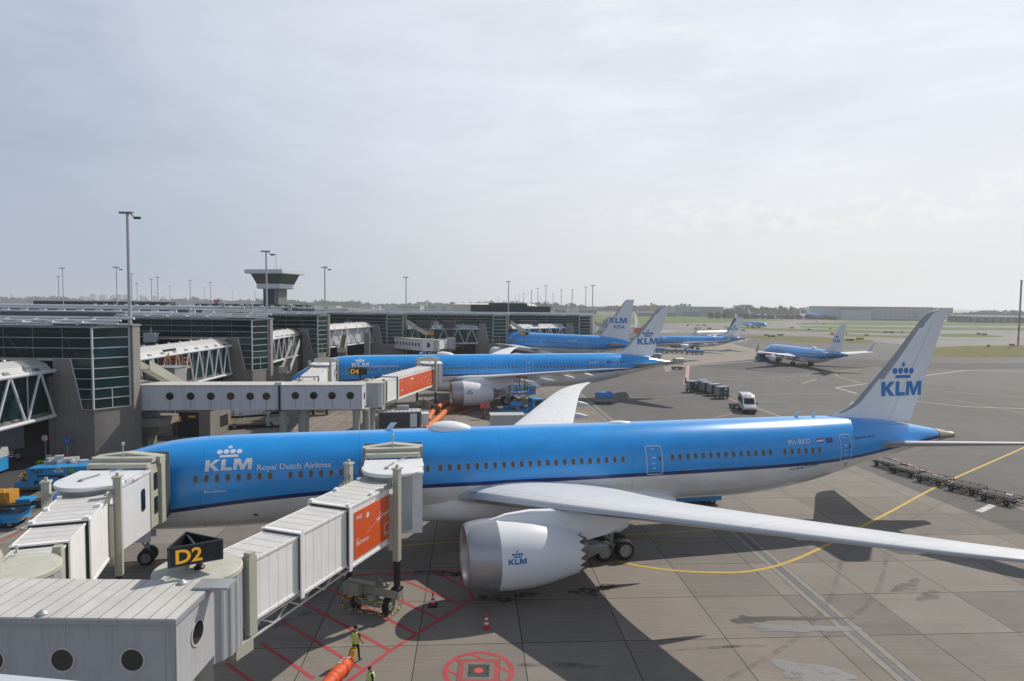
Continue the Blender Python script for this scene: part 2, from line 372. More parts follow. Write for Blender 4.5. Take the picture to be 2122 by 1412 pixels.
def wing_mat():
    if 'wing grey' in MATS: return MATS['wing grey']
    m = mat('wing grey', (0.70, 0.71, 0.72), 0.36, spec=0.5); t = m.node_tree; b = t.nodes['Principled BSDF']
    at = t.nodes.new('ShaderNodeAttribute'); at.attribute_name = 'chord'
    tc = t.nodes.new('ShaderNodeTexCoord'); s = t.nodes.new('ShaderNodeSeparateXYZ'); t.links.new(tc.outputs['Object'], s.inputs[0])
    def line(src, pos, w):
        a = t.nodes.new('ShaderNodeMath'); a.operation = 'COMPARE'; t.links.new(src, a.inputs[0]); a.inputs[1].default_value = pos; a.inputs[2].default_value = w; return a.outputs[0]
    def mx(a, c):
        q = t.nodes.new('ShaderNodeMath'); q.operation = 'MAXIMUM'; t.links.new(a, q.inputs[0]); t.links.new(c, q.inputs[1]); return q.outputs[0]
    pp = t.nodes.new('ShaderNodeMath'); pp.operation = 'PINGPONG'; t.links.new(s.outputs[1], pp.inputs[0]); pp.inputs[1].default_value = 2.4
    l = mx(mx(line(at.outputs['Fac'], .66, .0035), line(at.outputs['Fac'], .14, .003)), mx(line(pp.outputs[0], 0.0, .02), line(at.outputs['Fac'], .80, .002)))
    mp = t.nodes.new('ShaderNodeMapping'); t.links.new(tc.outputs['Object'], mp.inputs[0]); mp.inputs['Scale'].default_value = (0.35, 1.6, 1)
    n = t.nodes.new('ShaderNodeTexNoise'); t.links.new(mp.outputs[0], n.inputs['Vector']); n.inputs['Scale'].default_value = 1.2; n.inputs['Detail'].default_value = 7
    r = t.nodes.new('ShaderNodeMapRange'); t.links.new(n.outputs[0], r.inputs[0]); r.inputs[1].default_value = .3; r.inputs[2].default_value = .7; r.inputs[3].default_value = 0.95; r.inputs[4].default_value = 1.02
    sc = t.nodes.new('ShaderNodeMath'); sc.operation = 'MULTIPLY_ADD'; t.links.new(l, sc.inputs[0]); sc.inputs[1].default_value = -0.36; t.links.new(r.outputs[0], sc.inputs[2])
    v = t.nodes.new('ShaderNodeVectorMath'); v.operation = 'SCALE'; v.inputs[0].default_value = (0.70, 0.71, 0.72); t.links.new(sc.outputs[0], v.inputs['Scale'])
    t.links.new(v.outputs[0], b.inputs['Base Color']); return m
LIV_K = livery_mat('sky blue livery', (0.012, 0.335, 0.84), (0.008, 0.03, 0.16), (0.84, 0.84, 0.83), 0.27)
LIV_K2 = livery_mat('sky blue livery thin stripe', (0.012, 0.335, 0.84), (0.008, 0.03, 0.16), (0.76, 0.76, 0.75), 0.16)
LIV_B = livery_mat('white and navy livery', (0.80, 0.80, 0.80), (0.02, 0.035, 0.10), (0.02, 0.035, 0.10), 0.1)
LIV_W = livery_mat('plain white livery', (0.72, 0.73, 0.74), (0.72, 0.73, 0.74), (0.72, 0.73, 0.74), 0.1)
WINGM = wing_mat()
LEADM = mat('bare metal leading edge', (0.52, 0.53, 0.55), 0.3, 0.6)
NACW = mat('nacelle white', (0.83, 0.84, 0.85), 0.3)
LIPM = mat('inlet metal', (0.42, 0.42, 0.44), 0.34, 0.55)
FINW = mat('fin white', (0.80, 0.81, 0.83), 0.35, var=0.05, vs=0.5, stretch=(1, 1, 0.4))
FINE = mat('fin edge grey', (0.34, 0.345, 0.36), 0.4, 0.2, var=0.1, vs=1)
LETW = mat('white lettering', (0.78, 0.79, 0.80), 0.4)
LETB = mat('blue lettering', (0.03, 0.21, 0.50), 0.4)
LETN = mat('navy lettering', (0.015, 0.03, 0.12), 0.4)
LETR = mat('red lettering', (0.45, 0.02, 0.03), 0.4)
WRIM = mat('window rim', (0.30, 0.36, 0.42), 0.4)
WGLS = mat('cabin window glass', (0.075, 0.075, 0.078), 0.12, var=0.5, vs=1.7, spec=0.7)
LINE = mat('door outline', (0.62, 0.66, 0.70), 0.4)
SEAL = mat('window plug outline', (0.10, 0.25, 0.42), 0.4)
EXH = mat('exhaust metal', (0.16, 0.155, 0.15), 0.4, 0.8, var=0.2, vs=4)
TYRE = mat('tyre rubber', (0.016, 0.016, 0.017), 0.8, var=0.25, vs=6)
HUB = mat('wheel hub', (0.30, 0.30, 0.29), 0.4, 0.4)
APU = mat('tail cone metal', (0.36, 0.31, 0.24), 0.35, 0.6, var=0.15, vs=3)
GEARM = mat('gear strut', (0.34, 0.35, 0.36), 0.4, 0.3)

def stations(L, zc, hw, hh, nose, t0, tt, tb):
    """rows (s, top, bottom, half width) from a common nose and tail shape"""
    N_ = [(0, -.36, -.362, .001), (.012, -.26, -.46, .12), (.04, -.13, -.555, .25), (.083, .0, -.65, .37), (.165, .21, -.77, .545), (.25, .43, -.845, .685), (.333, .60, -.90, .785),
          (.42, .73, -.935, .853), (.54, .852, -.972, .925), (.67, .935, -.99, .968), (.83, .985, -.998, .993), (1., 1., -1., 1.)]
    R_ = [(a * nose, zc + b * hh, zc + c * hh, d * hw) for a, b, c, d in N_]
    k = 4
    for i in range(1, k): R_.append((nose + (t0 - nose) * i / k, zc + hh, zc - hh, hw))
    T_ = [(0, 0, 0, 1), (.09, 0, .02, .998), (.2, 0, .075, .985), (.33, .0, .20, .94), (.46, .03, .37, .84), (.58, .12, .53, .72), (.72, .33, .70, .545), (.84, .60, .84, .38), (.93, .82, .935, .25), (1., 1., 1., .15)]
    for a, b, c, d in T_: R_.append((t0 + (L - t0) * a, zc + hh + (tt - zc - hh) * b, zc - hh + (tb - zc + hh) * c, hw * d))
    return R_
class Airliner:
    def __init__(s, sp, name, label, loc, psi, livery, group=None, hi=True):
        s.sp = sp; s.hi = hi
        s.root = thing(name, label, 'airliner', loc, psi, group)
        s.st = stations(*sp['fus'])
        s.zc = sp['fus'][1]; s.L = sp['fus'][0]
        n = 96 if hi else 40
        S = []; L = s.L; nose = sp['fus'][4]; k = 0.0
        while k < L: S.append(k); k += (0.12 if k < 1 else 0.4 if k < nose else 1.2) * (1 if hi else 1.6)
        S.append(L)
        rings, ats = [], []
        for x in S:
            top, bot, hw = smooth_tab(s.st, x); zc, hh = (top + bot) / 2, max((top - bot) / 2, .002)
            r = [Vector((x, -max(hw, .002) * cos(2 * pi * j / n), zc + hh * sin(2 * pi * j / n))) for j in range(n)]
            zs = smooth_tab(sp['stripe'], x)[0]
            rings.append(r); ats.append([p.z - zs for p in r])
        s.fus = MB().loft(rings, 0, (True, True), True, ats).build('fuselage', livery, s.root, 50, 'paint')
    def sec(s, x):
        top, bot, hw = smooth_tab(s.st, x); return (top + bot) / 2, (top - bot) / 2, hw
    def skin(s, x, z, off=0.012, side=-1):
        zc, hh, hw = s.sec(x); t = math.asin(max(-1, min(1, (z - zc) / hh))); return s.skin_t(x, t, off, side)
    def skin_t(s, x, t, off=0.012, side=-1):
        zc, hh, hw = s.sec(x); n = Vector((0, side * cos(t) / hw, sin(t) / hh)).normalized()
        return Vector((x, side * hw * cos(t), zc + hh * sin(t))) + n * off
    def paint(s, name, vf, x0, z0, mt, parent=None, off=0.012, cut=0.12, shear=0.0, side=-1):
        """shapes in (u along the fuselage, v up the skin) from the point (x0, z0)"""
        zc, hh, hw = s.sec(x0); t0 = math.asin(max(-1, min(1, (z0 - zc) / hh))); R_ = (hh + hw) / 2
        f = (lambda u, v: s.skin_t(x0 + u, t0 + v / R_, off)) if side < 0 else (lambda u, v: s.skin_t(x0 - u, t0 + v / R_, off, 1))
        return mapped(name, vf, f, mt, parent or s.fus, cut, shear)
    def windows(s, xs, z, w, h, side=-1):
        key = f'window{w}{h}'
        if key not in KIDS:
            m = MB(); v, f = ring2d(w, h, w * .46, w * .12); m.add([(x, 0, y) for x, y in v], f, 0)
            p = rrect(w * .8, h - w * .2, w * .38); m.add([(x, -.003, y) for x, y in p], [list(range(len(p)))], 1)
            o = m.build('window', [WRIM, WGLS], s.root); KIDS[key] = o.data; bpy.data.objects.remove(o)
        for x in xs:
            zc, hh, hw = s.sec(x); t = math.asin((z - zc) / hh); n = Vector((0, -cos(t) / hw, sin(t) / hh)).normalized()
            dz = (s.skin(x + .3, z).y - s.skin(x - .3, z).y) / .6
            X = Vector((1, dz, 0)).normalized(); Z = X.cross(-n).normalized() * 1
            Z = (-n).cross(X) * -1 if Z.z < 0 else Z
            Y = Z.cross(X)
            o = bpy.data.objects.new('window', KIDS[key]); COL.objects.link(o); o.parent = s.root
            o.matrix_local = Matrix.Translation(s.skin(x, z, 0.016)) @ Matrix((X, Y, Z)).transposed().to_4x4()
    def door(s, x, z0, z1, w, t=0.06, win=True):
        zc, hh, hw = s.sec(x); a0, a1 = math.asin((z0 - zc) / hh), math.asin(min(.99, (z1 - zc) / hh)); R_ = (hh + hw) / 2
        h = (a1 - a0) * R_; v, f = ring2d(w, h, .16, t)
        fn = lambda u, q: s.skin_t(x + u, (a0 + a1) / 2 + q / R_, .014)
        d = mapped('door', (v, f), fn, LINE, s.root, 0.1)
        if win:
            mapped('door_window', flat_mesh([[(px + .33 * w, py + .06) for px, py in rrect(.16, .36, .07)]]), fn, WGLS, d, 0.1)
            mk = [[(px - .05, py + y) for px, py in rrect(.26, hgt, .02)] for y, hgt in ((h * .38, .05), (h * .08, .09), (-h * .12, .05), (-h * .28, .05))]
            mapped('door_marking', flat_mesh(mk), fn, LETW, d, 0.1)
        return d
    # ------------------------------------------------------------ wings
    def foil(s, l, le, te, z, tc, side, n=14, tw=0.0, camber=.018):
        pts, at = [], []
        for j in range(2 * n):
            a = 2 * pi * j / (2 * n); c = (1 + cos(a)) / 2
            yt = 5 * tc * (.2969 * math.sqrt(c) - .126 * c - .3516 * c * c + .2843 * c ** 3 - .1036 * c ** 4)
            ch = te - le; zz = (yt if a <= pi else -yt) * ch + camber * ch * 4 * c * (1 - c) - tw * (c - .3) * ch
            pts.append(Vector((le + c * ch, side * l, z + zz))); at.append(c)
        return pts, at
    def wing(s, tab, side, zf, tcs, name='wing', lead=.045, camber=.018, mt=None):
        rings, ats = [], []
        ls = [tab[0][0] + (tab[-1][0] - tab[0][0]) * i / 30 for i in range(31)]
        for l in ls:
            le, te = smooth_tab(tab, l); tc = lerp(tcs, l)[0]
            r, a = s.foil(l, le, te, zf(l), tc, side, camber=camber); rings.append(r); ats.append(a)
        if side > 0: rings = [r[::-1] for r in rings]; ats = [a[::-1] for a in ats]
        m = MB().loft(rings, 0, (True, True), True, ats)
        for i, f in enumerate(m.f):
            if len(f) == 4 and sum(m.a[k] for k in f) / 4 < lead: m.m[i] = 1
        return m.build(name, [mt or WINGM, FINE if name == 'tailplane' else LEADM], s.root, 40, 'chord')
    def fairing(s, wing, s0, s1, l, z, r, side):
        P = [(0, .05), (.1, .5), (.3, .95), (.5, 1.), (.7, .8), (.88, .45), (1, .04)]
        m = MB(); n = 12
        m.loft([[Vector((s0 + (s1 - s0) * t, side * (l + cos(2 * pi * j / n) * r * .6 * k), z - .10 * (s1 - s0) * t + sin(2 * pi * j / n) * r * k)) for j in range(n)] for t, k in P])
        return m.build('flap_fairing', WINGM, wing, 40)
    def fin(s, tab, tc=.10, edge=.55, z0=None):
        rings = []
        zs = sorted(set([tab[0][0] + (tab[-1][0] - tab[0][0]) * i / 24 for i in range(25)]))
        for z in zs:
            le, te = smooth_tab(tab, z); ch = te - le; n = 12; r = []
            k = tc * min(1, 6.5 / max(ch, .1))
            for j in range(2 * n):
                a = 2 * pi * j / (2 * n); c = (1 + cos(a)) / 2
                yt = 5 * k * (.2969 * math.sqrt(c) - .126 * c - .3516 * c * c + .2843 * c ** 3 - .1036 * c ** 4) * ch
                r.append(Vector((le + c * ch, yt if a <= pi else -yt, z)))
            rings.append(r)
        m = MB().loft(rings, 0, (True, True))
        for i, f in enumerate(m.f):
            if len(f) == 4:
                x = sum(m.v[k].x for k in f) / 4; z = sum(m.v[k].z for k in f) / 4
                if x - smooth_tab(tab, z)[0] < edge: m.m[i] = 1
        s.fin_tab, s.fin_tc = tab, tc
        s.finob = m.build('tail_fin', [s.sp.get('finmat', FINW), FINE], s.root, 40)
        return s.finob
    def fin_skin(s, x, z, off=.02):
        le, te = smooth_tab(s.fin_tab, z); ch = te - le; k = s.fin_tc * min(1, 6.5 / ch); c = max(0, min(1, (x - le) / ch))
        yt = 5 * k * (.2969 * math.sqrt(c) - .126 * c - .3516 * c * c + .2843 * c ** 3 - .1036 * c ** 4) * ch
        return Vector((x, -yt - off, z))
    def fin_paint(s, name, vf, x0, z0, mt, cut=.25):
        return mapped(name, vf, lambda u, v: s.fin_skin(x0 + u, z0 + v), mt, s.finob, cut)
    # ------------------------------------------------------------ engines and gear
    def engine(s, s0, l, zc, prof, side, chev=0, lip=1.0, core=None, fan_r=1.4, fan_t=1.2, logo=False, pylon=None, label=None):
        y = side * l; droop = -.0
        n = 72 if s.hi else 28
        m = MB(); rings = []
        for t, r in prof: rings.append([Vector((s0 + t, y + r * cos(2 * pi * k / n), zc - .03 * t * prof[-1][1] / 1.3 + r * sin(2 * pi * k / n))) for k in range(n)])
        if chev:
            for k in range(n):
                ph = (k * chev / n) % 1; d = (1 - abs(2 * ph - 1)) * .34
                rings[-1][k] = rings[-1][k] + Vector((d, 0, 0)) + (Vector((s0 + prof[-1][0], y, zc)) - rings[-1][k]) * (.05 * d / .34)
        i0 = next(i for i, (t, r) in enumerate(prof) if t >= lip)
        m.loft(rings[i0:], 0, (False, False))
        rin = [[p + (Vector((p.x, y, zc)) - p).normalized() * .05 for p in r] for r in rings[-2:]]
        m.loft([r[::-1] for r in rin], 1, (False, False))
        e = m.build('engine', [NACW, EXH], s.root, 45)
        lp = MB(); inner = [(.0, prof[0][1]), (.12, prof[0][1] - .1), (.5, fan_r + .02), (fan_t, fan_r)]
        ri = [[Vector((s0 + t, y + r * cos(2 * pi * k / n), zc + r * sin(2 * pi * k / n))) for k in range(n)] for t, r in inner[1:]]
        lp.loft(ri[::-1] + rings[:i0 + 1], 0, (False, False)); lp.build('inlet_lip', LIPM, e, 50)
        fb = MB(); fb.lathe([(fan_t, fan_r), (fan_t + .01, .45)], (s0, y, zc), (1, 0, 0), n, 0)
        fb.lathe([(fan_t - .55, .02), (fan_t - .4, .18), (fan_t - .15, .36), (fan_t + .02, .46)], (s0, y, zc), (1, 0, 0), 20, 1)
        for k in range(22):
            a = 2 * pi * k / 22
            fb.add([(s0 + fan_t - .05, y + .45 * cos(a), zc + .45 * sin(a)), (s0 + fan_t - .12, y + (fan_r - .03) * cos(a + .1), zc + (fan_r - .03) * sin(a + .1)),
                    (s0 + fan_t - .01, y + (fan_r - .03) * cos(a + .27), zc + (fan_r - .03) * sin(a + .27)), (s0 + fan_t - .01, y + .45 * cos(a + .2), zc + .45 * sin(a + .2))], [(0, 1, 2, 3)], 2)
        fb.build('fan', [BLACK, GREYM, EXH], e)
        if core:
            cz = zc - .10
            MB().lathe(core[0], (s0, y, cz), (1, 0, 0), 36).build('exhaust_nozzle', EXH, e, 40)
            MB().lathe(core[1], (s0, y, cz), (1, 0, 0), 30).build('exhaust_cone', mat('cone metal', (0.20, 0.215, 0.23), 0.35, 0.6), e, 40)
            MB().lathe([(prof[-1][0] - 1.2, prof[-1][1] - .02), (prof[-1][0] - 1.2, core[0][0][1])], (s0, y, zc), (1, 0, 0), 36).build('fan_duct', BLACK, e)
        if pylon:
            rg = []
            for x, zb, zt, w in pylon:
                rg.append([(x, y - w, zb), (x, y - w, zt - w * .6), (x, y - w * .55, zt), (x, y + w * .55, zt), (x, y + w, zt - w * .6), (x, y + w, zb)])
            MB().loft(rg, 0).build('pylon', NACW, e, 50)
        if logo:
            pz = s0 + logo[0]; rr = lerp(prof, logo[0])[0]; h = logo[1]
            def fn(u, v): 
                a = (v + logo[2]) / rr; r2 = lerp(prof, min(prof[-1][0], logo[0] + u))[0] + .015
                return Vector((pz + u, y - r2 * cos(a), zc - .03 * logo[0] + r2 * sin(a)))
            mapped('engine_logo', flat_mesh(klm2d() + crown2d(1.7, 1.18, 1.2), None, h), fn, LETB, e, .1)
        return e
    def wheel(s, par, x, y, r, w, out=-1):
        t = MB(); pr_ = [(-w / 2, r * .60), (-w / 2, r * .86), (-w * .36, r * .97), (-w * .15, r), (w * .15, r), (w * .36, r * .97), (w / 2, r * .86), (w / 2, r * .60)]
        t.lathe(pr_, (x, y, r), (0, 1, 0), 28); o = t.build('wheel', TYRE, par, 40)
        h = MB()
        for sd in (-1, 1): h.lathe([(0, .02), (.0, r * .22), (-.05, r * .26), (-.05, r * .48), (.02, r * .56), (.02, r * .61)], (x, y + sd * w / 2, r), (0, sd, 0), 24)
        h.build('rim', HUB, o, 30); return o
    def bogie(s, x, l, side, r, w, axles, dy, ztop, strut=.16):
        g = MB(); y = side * l
        g.tube([(x, y, r), (x, y, ztop)], strut, 12).tube([(x - .1, y, r + .5), (x - 1.6, y + side * -.6, ztop)], strut * .6, 8)
        if len(axles) > 1: g.tube([(x + axles[0], y, r), (x + axles[-1], y, r)], strut * .85, 10)
        for a in axles: g.tube([(x + a, y - dy, r), (x + a, y + dy, r)], strut * .6, 8)
        gob = g.build('landing_gear', GEARM, s.root, 40)
        for a in axles:
            for d in (-dy, dy): s.wheel(gob, x + a, y + d, r, w)
        return gob
    def dome(s, x0, x1, h, name='satcom_dome', w=.55, mt=None):
        m = MB(); n = 12; zt = s.sec((x0 + x1) / 2)[0] + s.sec((x0 + x1) / 2)[1]
        rg = []
        for i in range(13):
            t = i / 12; k = (sin(pi * t ** .8)) ** .6 if 0 < i < 12 else .02
            rg.append([(x0 + (x1 - x0) * t, w * k * cos(pi * j / n), zt - .12 + (h + .12) * k * sin(pi * j / n)) for j in range(n + 1)])
        m.loft(rg, 0, (True, True)); return m.build(name, mt or NACW, s.root, 50)
    def blade(s, x, h=.45, c=.4, name='blade_antenna'):
        z = s.sec(x)[0] + s.sec(x)[1]
        MB().prism([(0, -.025), (c, -.01), (c, .01), (0, .025)], 0, 1, 0, Matrix.Translation((x, 0, z - .05)) @ Matrix(((1, 0, .35 * c / .4, 0), (0, 1, 0, 0), (0, 0, h, 0), (0, 0, 0, 1)))).build(name, LETW, s.root)
    def cockpit(s, x0, z, w, h):
        """dark flight-deck panes wrapped round the nose"""
        for side in (-1, 1):
            m = MB()
            for k in range(3):
                a, b = x0 + k * w + .04, x0 + (k + 1) * w - .04
                dz = .10 * k
                m.add([s.skin(a, z - h / 2 + dz * .6, .02, side), s.skin(b, z - h / 2 + dz, .02, side), s.skin(b, z + h / 2 + dz, .02, side), s.skin(a, z + h / 2 + dz * .7, .02, side)], [(0, 1, 2, 3)])
            m.build('cockpit_window', GLASSD, s.root)

S787 = dict(fus=(68.3, 5.21, 2.885, 2.979, 11.5, 46.5, 6.45, 5.98), stripe=[(0, 3.3), (3, 3.6), (7, 4.15), (11.4, 4.62), (15.6, 4.90), (20, 5.02), (27, 5.03), (36, 5.04), (46, 5.10), (54.3, 5.26), (57.9, 5.50), (61, 5.85), (64, 6.15), (69, 6.6)])
def wing787(a, side, zl, fair=True):
    T = [(1.5, 24.7, 36.5), (2.9, 25.6, 36.65), (6, 27.65, 37.0), (9.5, 29.97, 37.6), (14, 32.95, 39.05), (18, 35.6, 40.6), (22.5, 38.55, 42.4), (25.2, 40.4, 43.55), (27.4, 42.2, 44.7), (28.8, 43.9, 45.6), (30.0, 46.0, 46.6)]
    w = a.wing(T, side, zl, [(1.5, .125), (9, .112), (20, .10), (30, .09)])
    if fair:
        for l, s0, s1 in ((7.2, 34.5, 39.4), (13.2, 35.6, 40.9), (18.6, 38.4, 42.4), (22.6, 40.6, 43.8)): a.fairing(w, s0, s1, l, zl(l) - .30, .36, side)
    return w
P787 = [(0, 1.62), (.03, 1.69), (.12, 1.76), (.3, 1.82), (.6, 1.89), (1.1, 1.96), (1.8, 2.01), (2.8, 2.0), (3.8, 1.93), (4.8, 1.76), (5.7, 1.53), (6.5, 1.31)]
def build_787(name, label, loc, psi, reg, ship, group):
    a = Airliner(S787, name, label, loc, psi, LIV_K, group)
    zn = lambda l: 3.55 + .165 * l; zf = lambda l: 3.58 + .128 * l
    wing787(a, -1, zn); wing787(a, 1, zf)
    # belly fairing
    rg = []
    for x, hw, zt, zb in ((21.5, 1.6, 3.0, 2.25), (23, 2.35, 3.9, 2.02), (25.5, 2.85, 4.25, 1.86), (29, 3.05, 4.3, 1.76), (34, 3.12, 4.25, 1.70), (37.5, 3.08, 4.1, 1.74), (39.5, 2.95, 3.8, 1.88), (40.7, 2.75, 3.45, 2.0), (41.4, 2.45, 3.15, 2.12), (41.8, 2.1, 2.9, 2.2)):
        rg.append([Vector((x, -hw * math.copysign(abs(cos(t)) ** .7, cos(t)), (zt + zb) / 2 + (zt - zb) / 2 * math.copysign(abs(sin(t)) ** .8, sin(t)))) for t in [2 * pi * j / 40 for j in range(40)]])
    MB().loft(rg).build('belly_fairing', NACW, a.root, 45)
    core = ([(5.9, 1.06), (6.6, 1.0), (7.15, .78), (7.2, .70)], [(6.9, .66), (7.3, .62), (8.0, .36), (8.7, .05)])
    py = [(26.2, 4.4, 4.72, .10), (27.2, 4.2, 5.02, .26), (28.6, 4.0, 5.16, .32), (30.2, 3.9, 5.10, .33), (31.7, 3.2, 5.0, .30), (33.4, 3.5, 4.95, .2), (35, 4.2, 4.9, .06)]
    for sd in (-1, 1): a.engine(24.8, 9.75, 2.80, P787, sd, 18, 1.15, core, 1.42, 1.25, (2.15, .30, .12) if sd < 0 else False, py)
    for sd in (-1, 1):
        a.bogie(35.56, 4.95, sd, .68, .5, (-.73, .73), .62, 3.4, .17)
        MB().prism([(33.6, 2.7), (37.6, 2.7), (37.3, 1.55), (36.2, .95), (34.0, .95), (33.6, 1.4)], -.03, .03, 0, Matrix(((1, 0, 0, 0), (0, 0, 1, sd * 3.75), (0, 1, 0, 0), (0, 0, 0, 1)))).build('gear_door', NACW, a.root)
    a.bogie(5.64, 0, -1, .51, .38, (0,), .36, 2.9, .11)
    for sd in (-1, 1): MB().span(4.4, 6.0, sd * .55 - .02, sd * .55 + .02, 1.55, 2.45).build('gear_door', NACW, a.root)
    a.fin([(7.6, 55.2, 64.2), (8.2, 56.0, 64.45), (8.45, 57.1, 64.55), (9.06, 58.4, 64.8), (9.96, 59.35, 65.1), (12.86, 62.1, 66.1), (15.4, 64.25, 67.0), (16.2, 65.0, 67.28), (16.7, 65.7, 67.45), (16.93, 66.6, 67.52)])
    a.fin_paint('fin_logo', flat_mesh(klm2d(), None, 1.2, (0, 0), 1.03), 60.97, 9.70, LETB)
    a.fin_paint('crown_logo', flat_mesh(crown2d(0, 0, 1.27)), 63.1, 11.18, LETB)
    mapped('rudder_hinge', flat_mesh([[(61.9, 7.8), (61.925, 7.8), (65.95, 15.9), (65.925, 15.9)]]), lambda u, v: a.fin_skin(u, v, .012), FINE, a.finob, .4)
    for sd in (-1, 1):
        w = a.wing([(.4, 58.4, 64.3), (1.8, 59.4, 64.6), (5, 62.3, 66.2), (8.8, 65.7, 68.1), (9.6, 66.7, 68.5), (9.95, 67.8, 68.7)], sd, lambda l: 5.75 + .185 * l, [(0, .10), (10, .09)], 'tailplane', .10, -.005)
    rg = []
    for x in (66.55, 66.9, 67.3, 67.8, 68.2, 68.45):
        c_, h_, w_ = a.sec(min(x, 68.25)); rg.append([Vector((x, (w_ * 1.03 + .012) * cos(2 * pi * j / 28), c_ + (h_ * 1.03 + .012) * sin(2 * pi * j / 28))) for j in range(28)])
    MB().loft(rg).build('tail_cone', APU, a.root, 40)
    a.dome(23.6, 26.9, .50, 'satcom_dome', .8); a.dome(37, 39.2, .14, 'antenna_plate', .3)
    a.blade(20.7, .55, .45); a.blade(53.0, .42, .35); a.blade(54.6, .38, .3)
    # cabin windows, doors
    I = list(range(1, 9)) + list(range(10, 19)) + list(range(23, 25))
    xs = [8.595 + .6175 * i for i in I] + [8.595 + .6175 * i + .24 for i in range(25, 47)] + [8.595 + .6175 * i + .3445 for i in list(range(52, 66)) + list(range(67, 73))]
    a.windows(xs, 6.06, .31, .50)
    for x in (8.595, 53.98, 54.6):
        v, f = ring2d(.27, .47, .12, .025); a.paint('window_plug', (v, f), x, 6.06, SEAL)
    for x, z0, z1, w in ((5.95, 4.9, 6.9, 1.2), (21.9, 4.9, 6.95, 1.25), (39.65, 4.88, 6.88, 1.28), (55.95, 5.1, 7.08, 1.1)): a.door(x, z0, z1, w)
    a.cockpit(1.9, 5.35, .72, .55)
    f = a.fus
    a.paint('fuselage_logo', flat_mesh(klm2d(), None, .72, (0, 0), 1.12), 9.70, 6.46, LETW)
    a.paint('crown_logo', flat_mesh(crown2d(0, 0, .88)), 11.02, 7.20, LETW)
    a.paint('airline_title', flat_mesh(None, text2d('Royal Dutch Airlines', .012), .36, (0, 0), 1.06), 12.75, 6.42, LETW)
    a.paint('ship_name', flat_mesh(None, text2d(ship, .006), .17, (0, 0), 1.1), 9.73, 5.20, LETW)
    a.paint('registration', flat_mesh(None, text2d(reg, .004), .40, (0, 0), 1.02), 50.75, 6.50, LETW)
    a.paint('motto', flat_mesh(None, text2d('The Flying Dutchman', .004), .20, (0, 0), 1.1), 50.7, 4.62, LETN, shear=.2)
    a.paint('type_marking', flat_mesh(None, text2d('BOEING 787-10', .006), .20, (0, 0), 1.05), 56.95, 6.66, LETN, shear=.2)
    for k, mt in enumerate((LETB, LETW, LETR)): a.paint('national_flag', flat_mesh([[(0, .13 * k), (.62, .13 * k), (.62, .13 * k + .13), (0, .13 * k + .13)]]), 53.25, 6.53, mt)
    a.paint('european_flag', flat_mesh([[(0, 0), (.6, 0), (.6, .4), (0, .4)]]), 54.15, 6.53, mat('flag blue', (0.03, 0.05, 0.24), .5))
    a.paint('flag_stars', flat_mesh([[(.3 + .13 * cos(2 * pi * q / 12) + .022 * cos(2 * pi * z / 5), .2 + .13 * sin(2 * pi * q / 12) + .022 * sin(2 * pi * z / 5)) for z in range(5)] for q in range(12)]), 54.15, 6.53, YEL, off=.016)
    sk = [[(x, z), (x + .12, z), (x + .12, z + .05), (x, z + .05)] for x, z in ((0, .0), (.35, .45))]
    a.paint('outflow_valve', flat_mesh([[(.16 * cos(t * pi / 8), .09 * sin(t * pi / 8)) for t in range(16)]]), 12.6, 3.5, BLACK)
    a.paint('tail_step_mark', flat_mesh([[(0, .42), (.42, .42), (.34, 0), (.27, 0), (.33, .36), (0, .36)]]), 56.0, 4.4, LETN)
    return a
S777 = dict(fus=(63.7, 5.55, 3.1, 3.1, 11.0, 43.5, 7.2, 6.2), stripe=[(0, 3.6), (4, 4.3), (9, 4.85), (20, 4.95), (40, 5.0), (52, 5.2), (57, 5.6), (64, 6.6)])
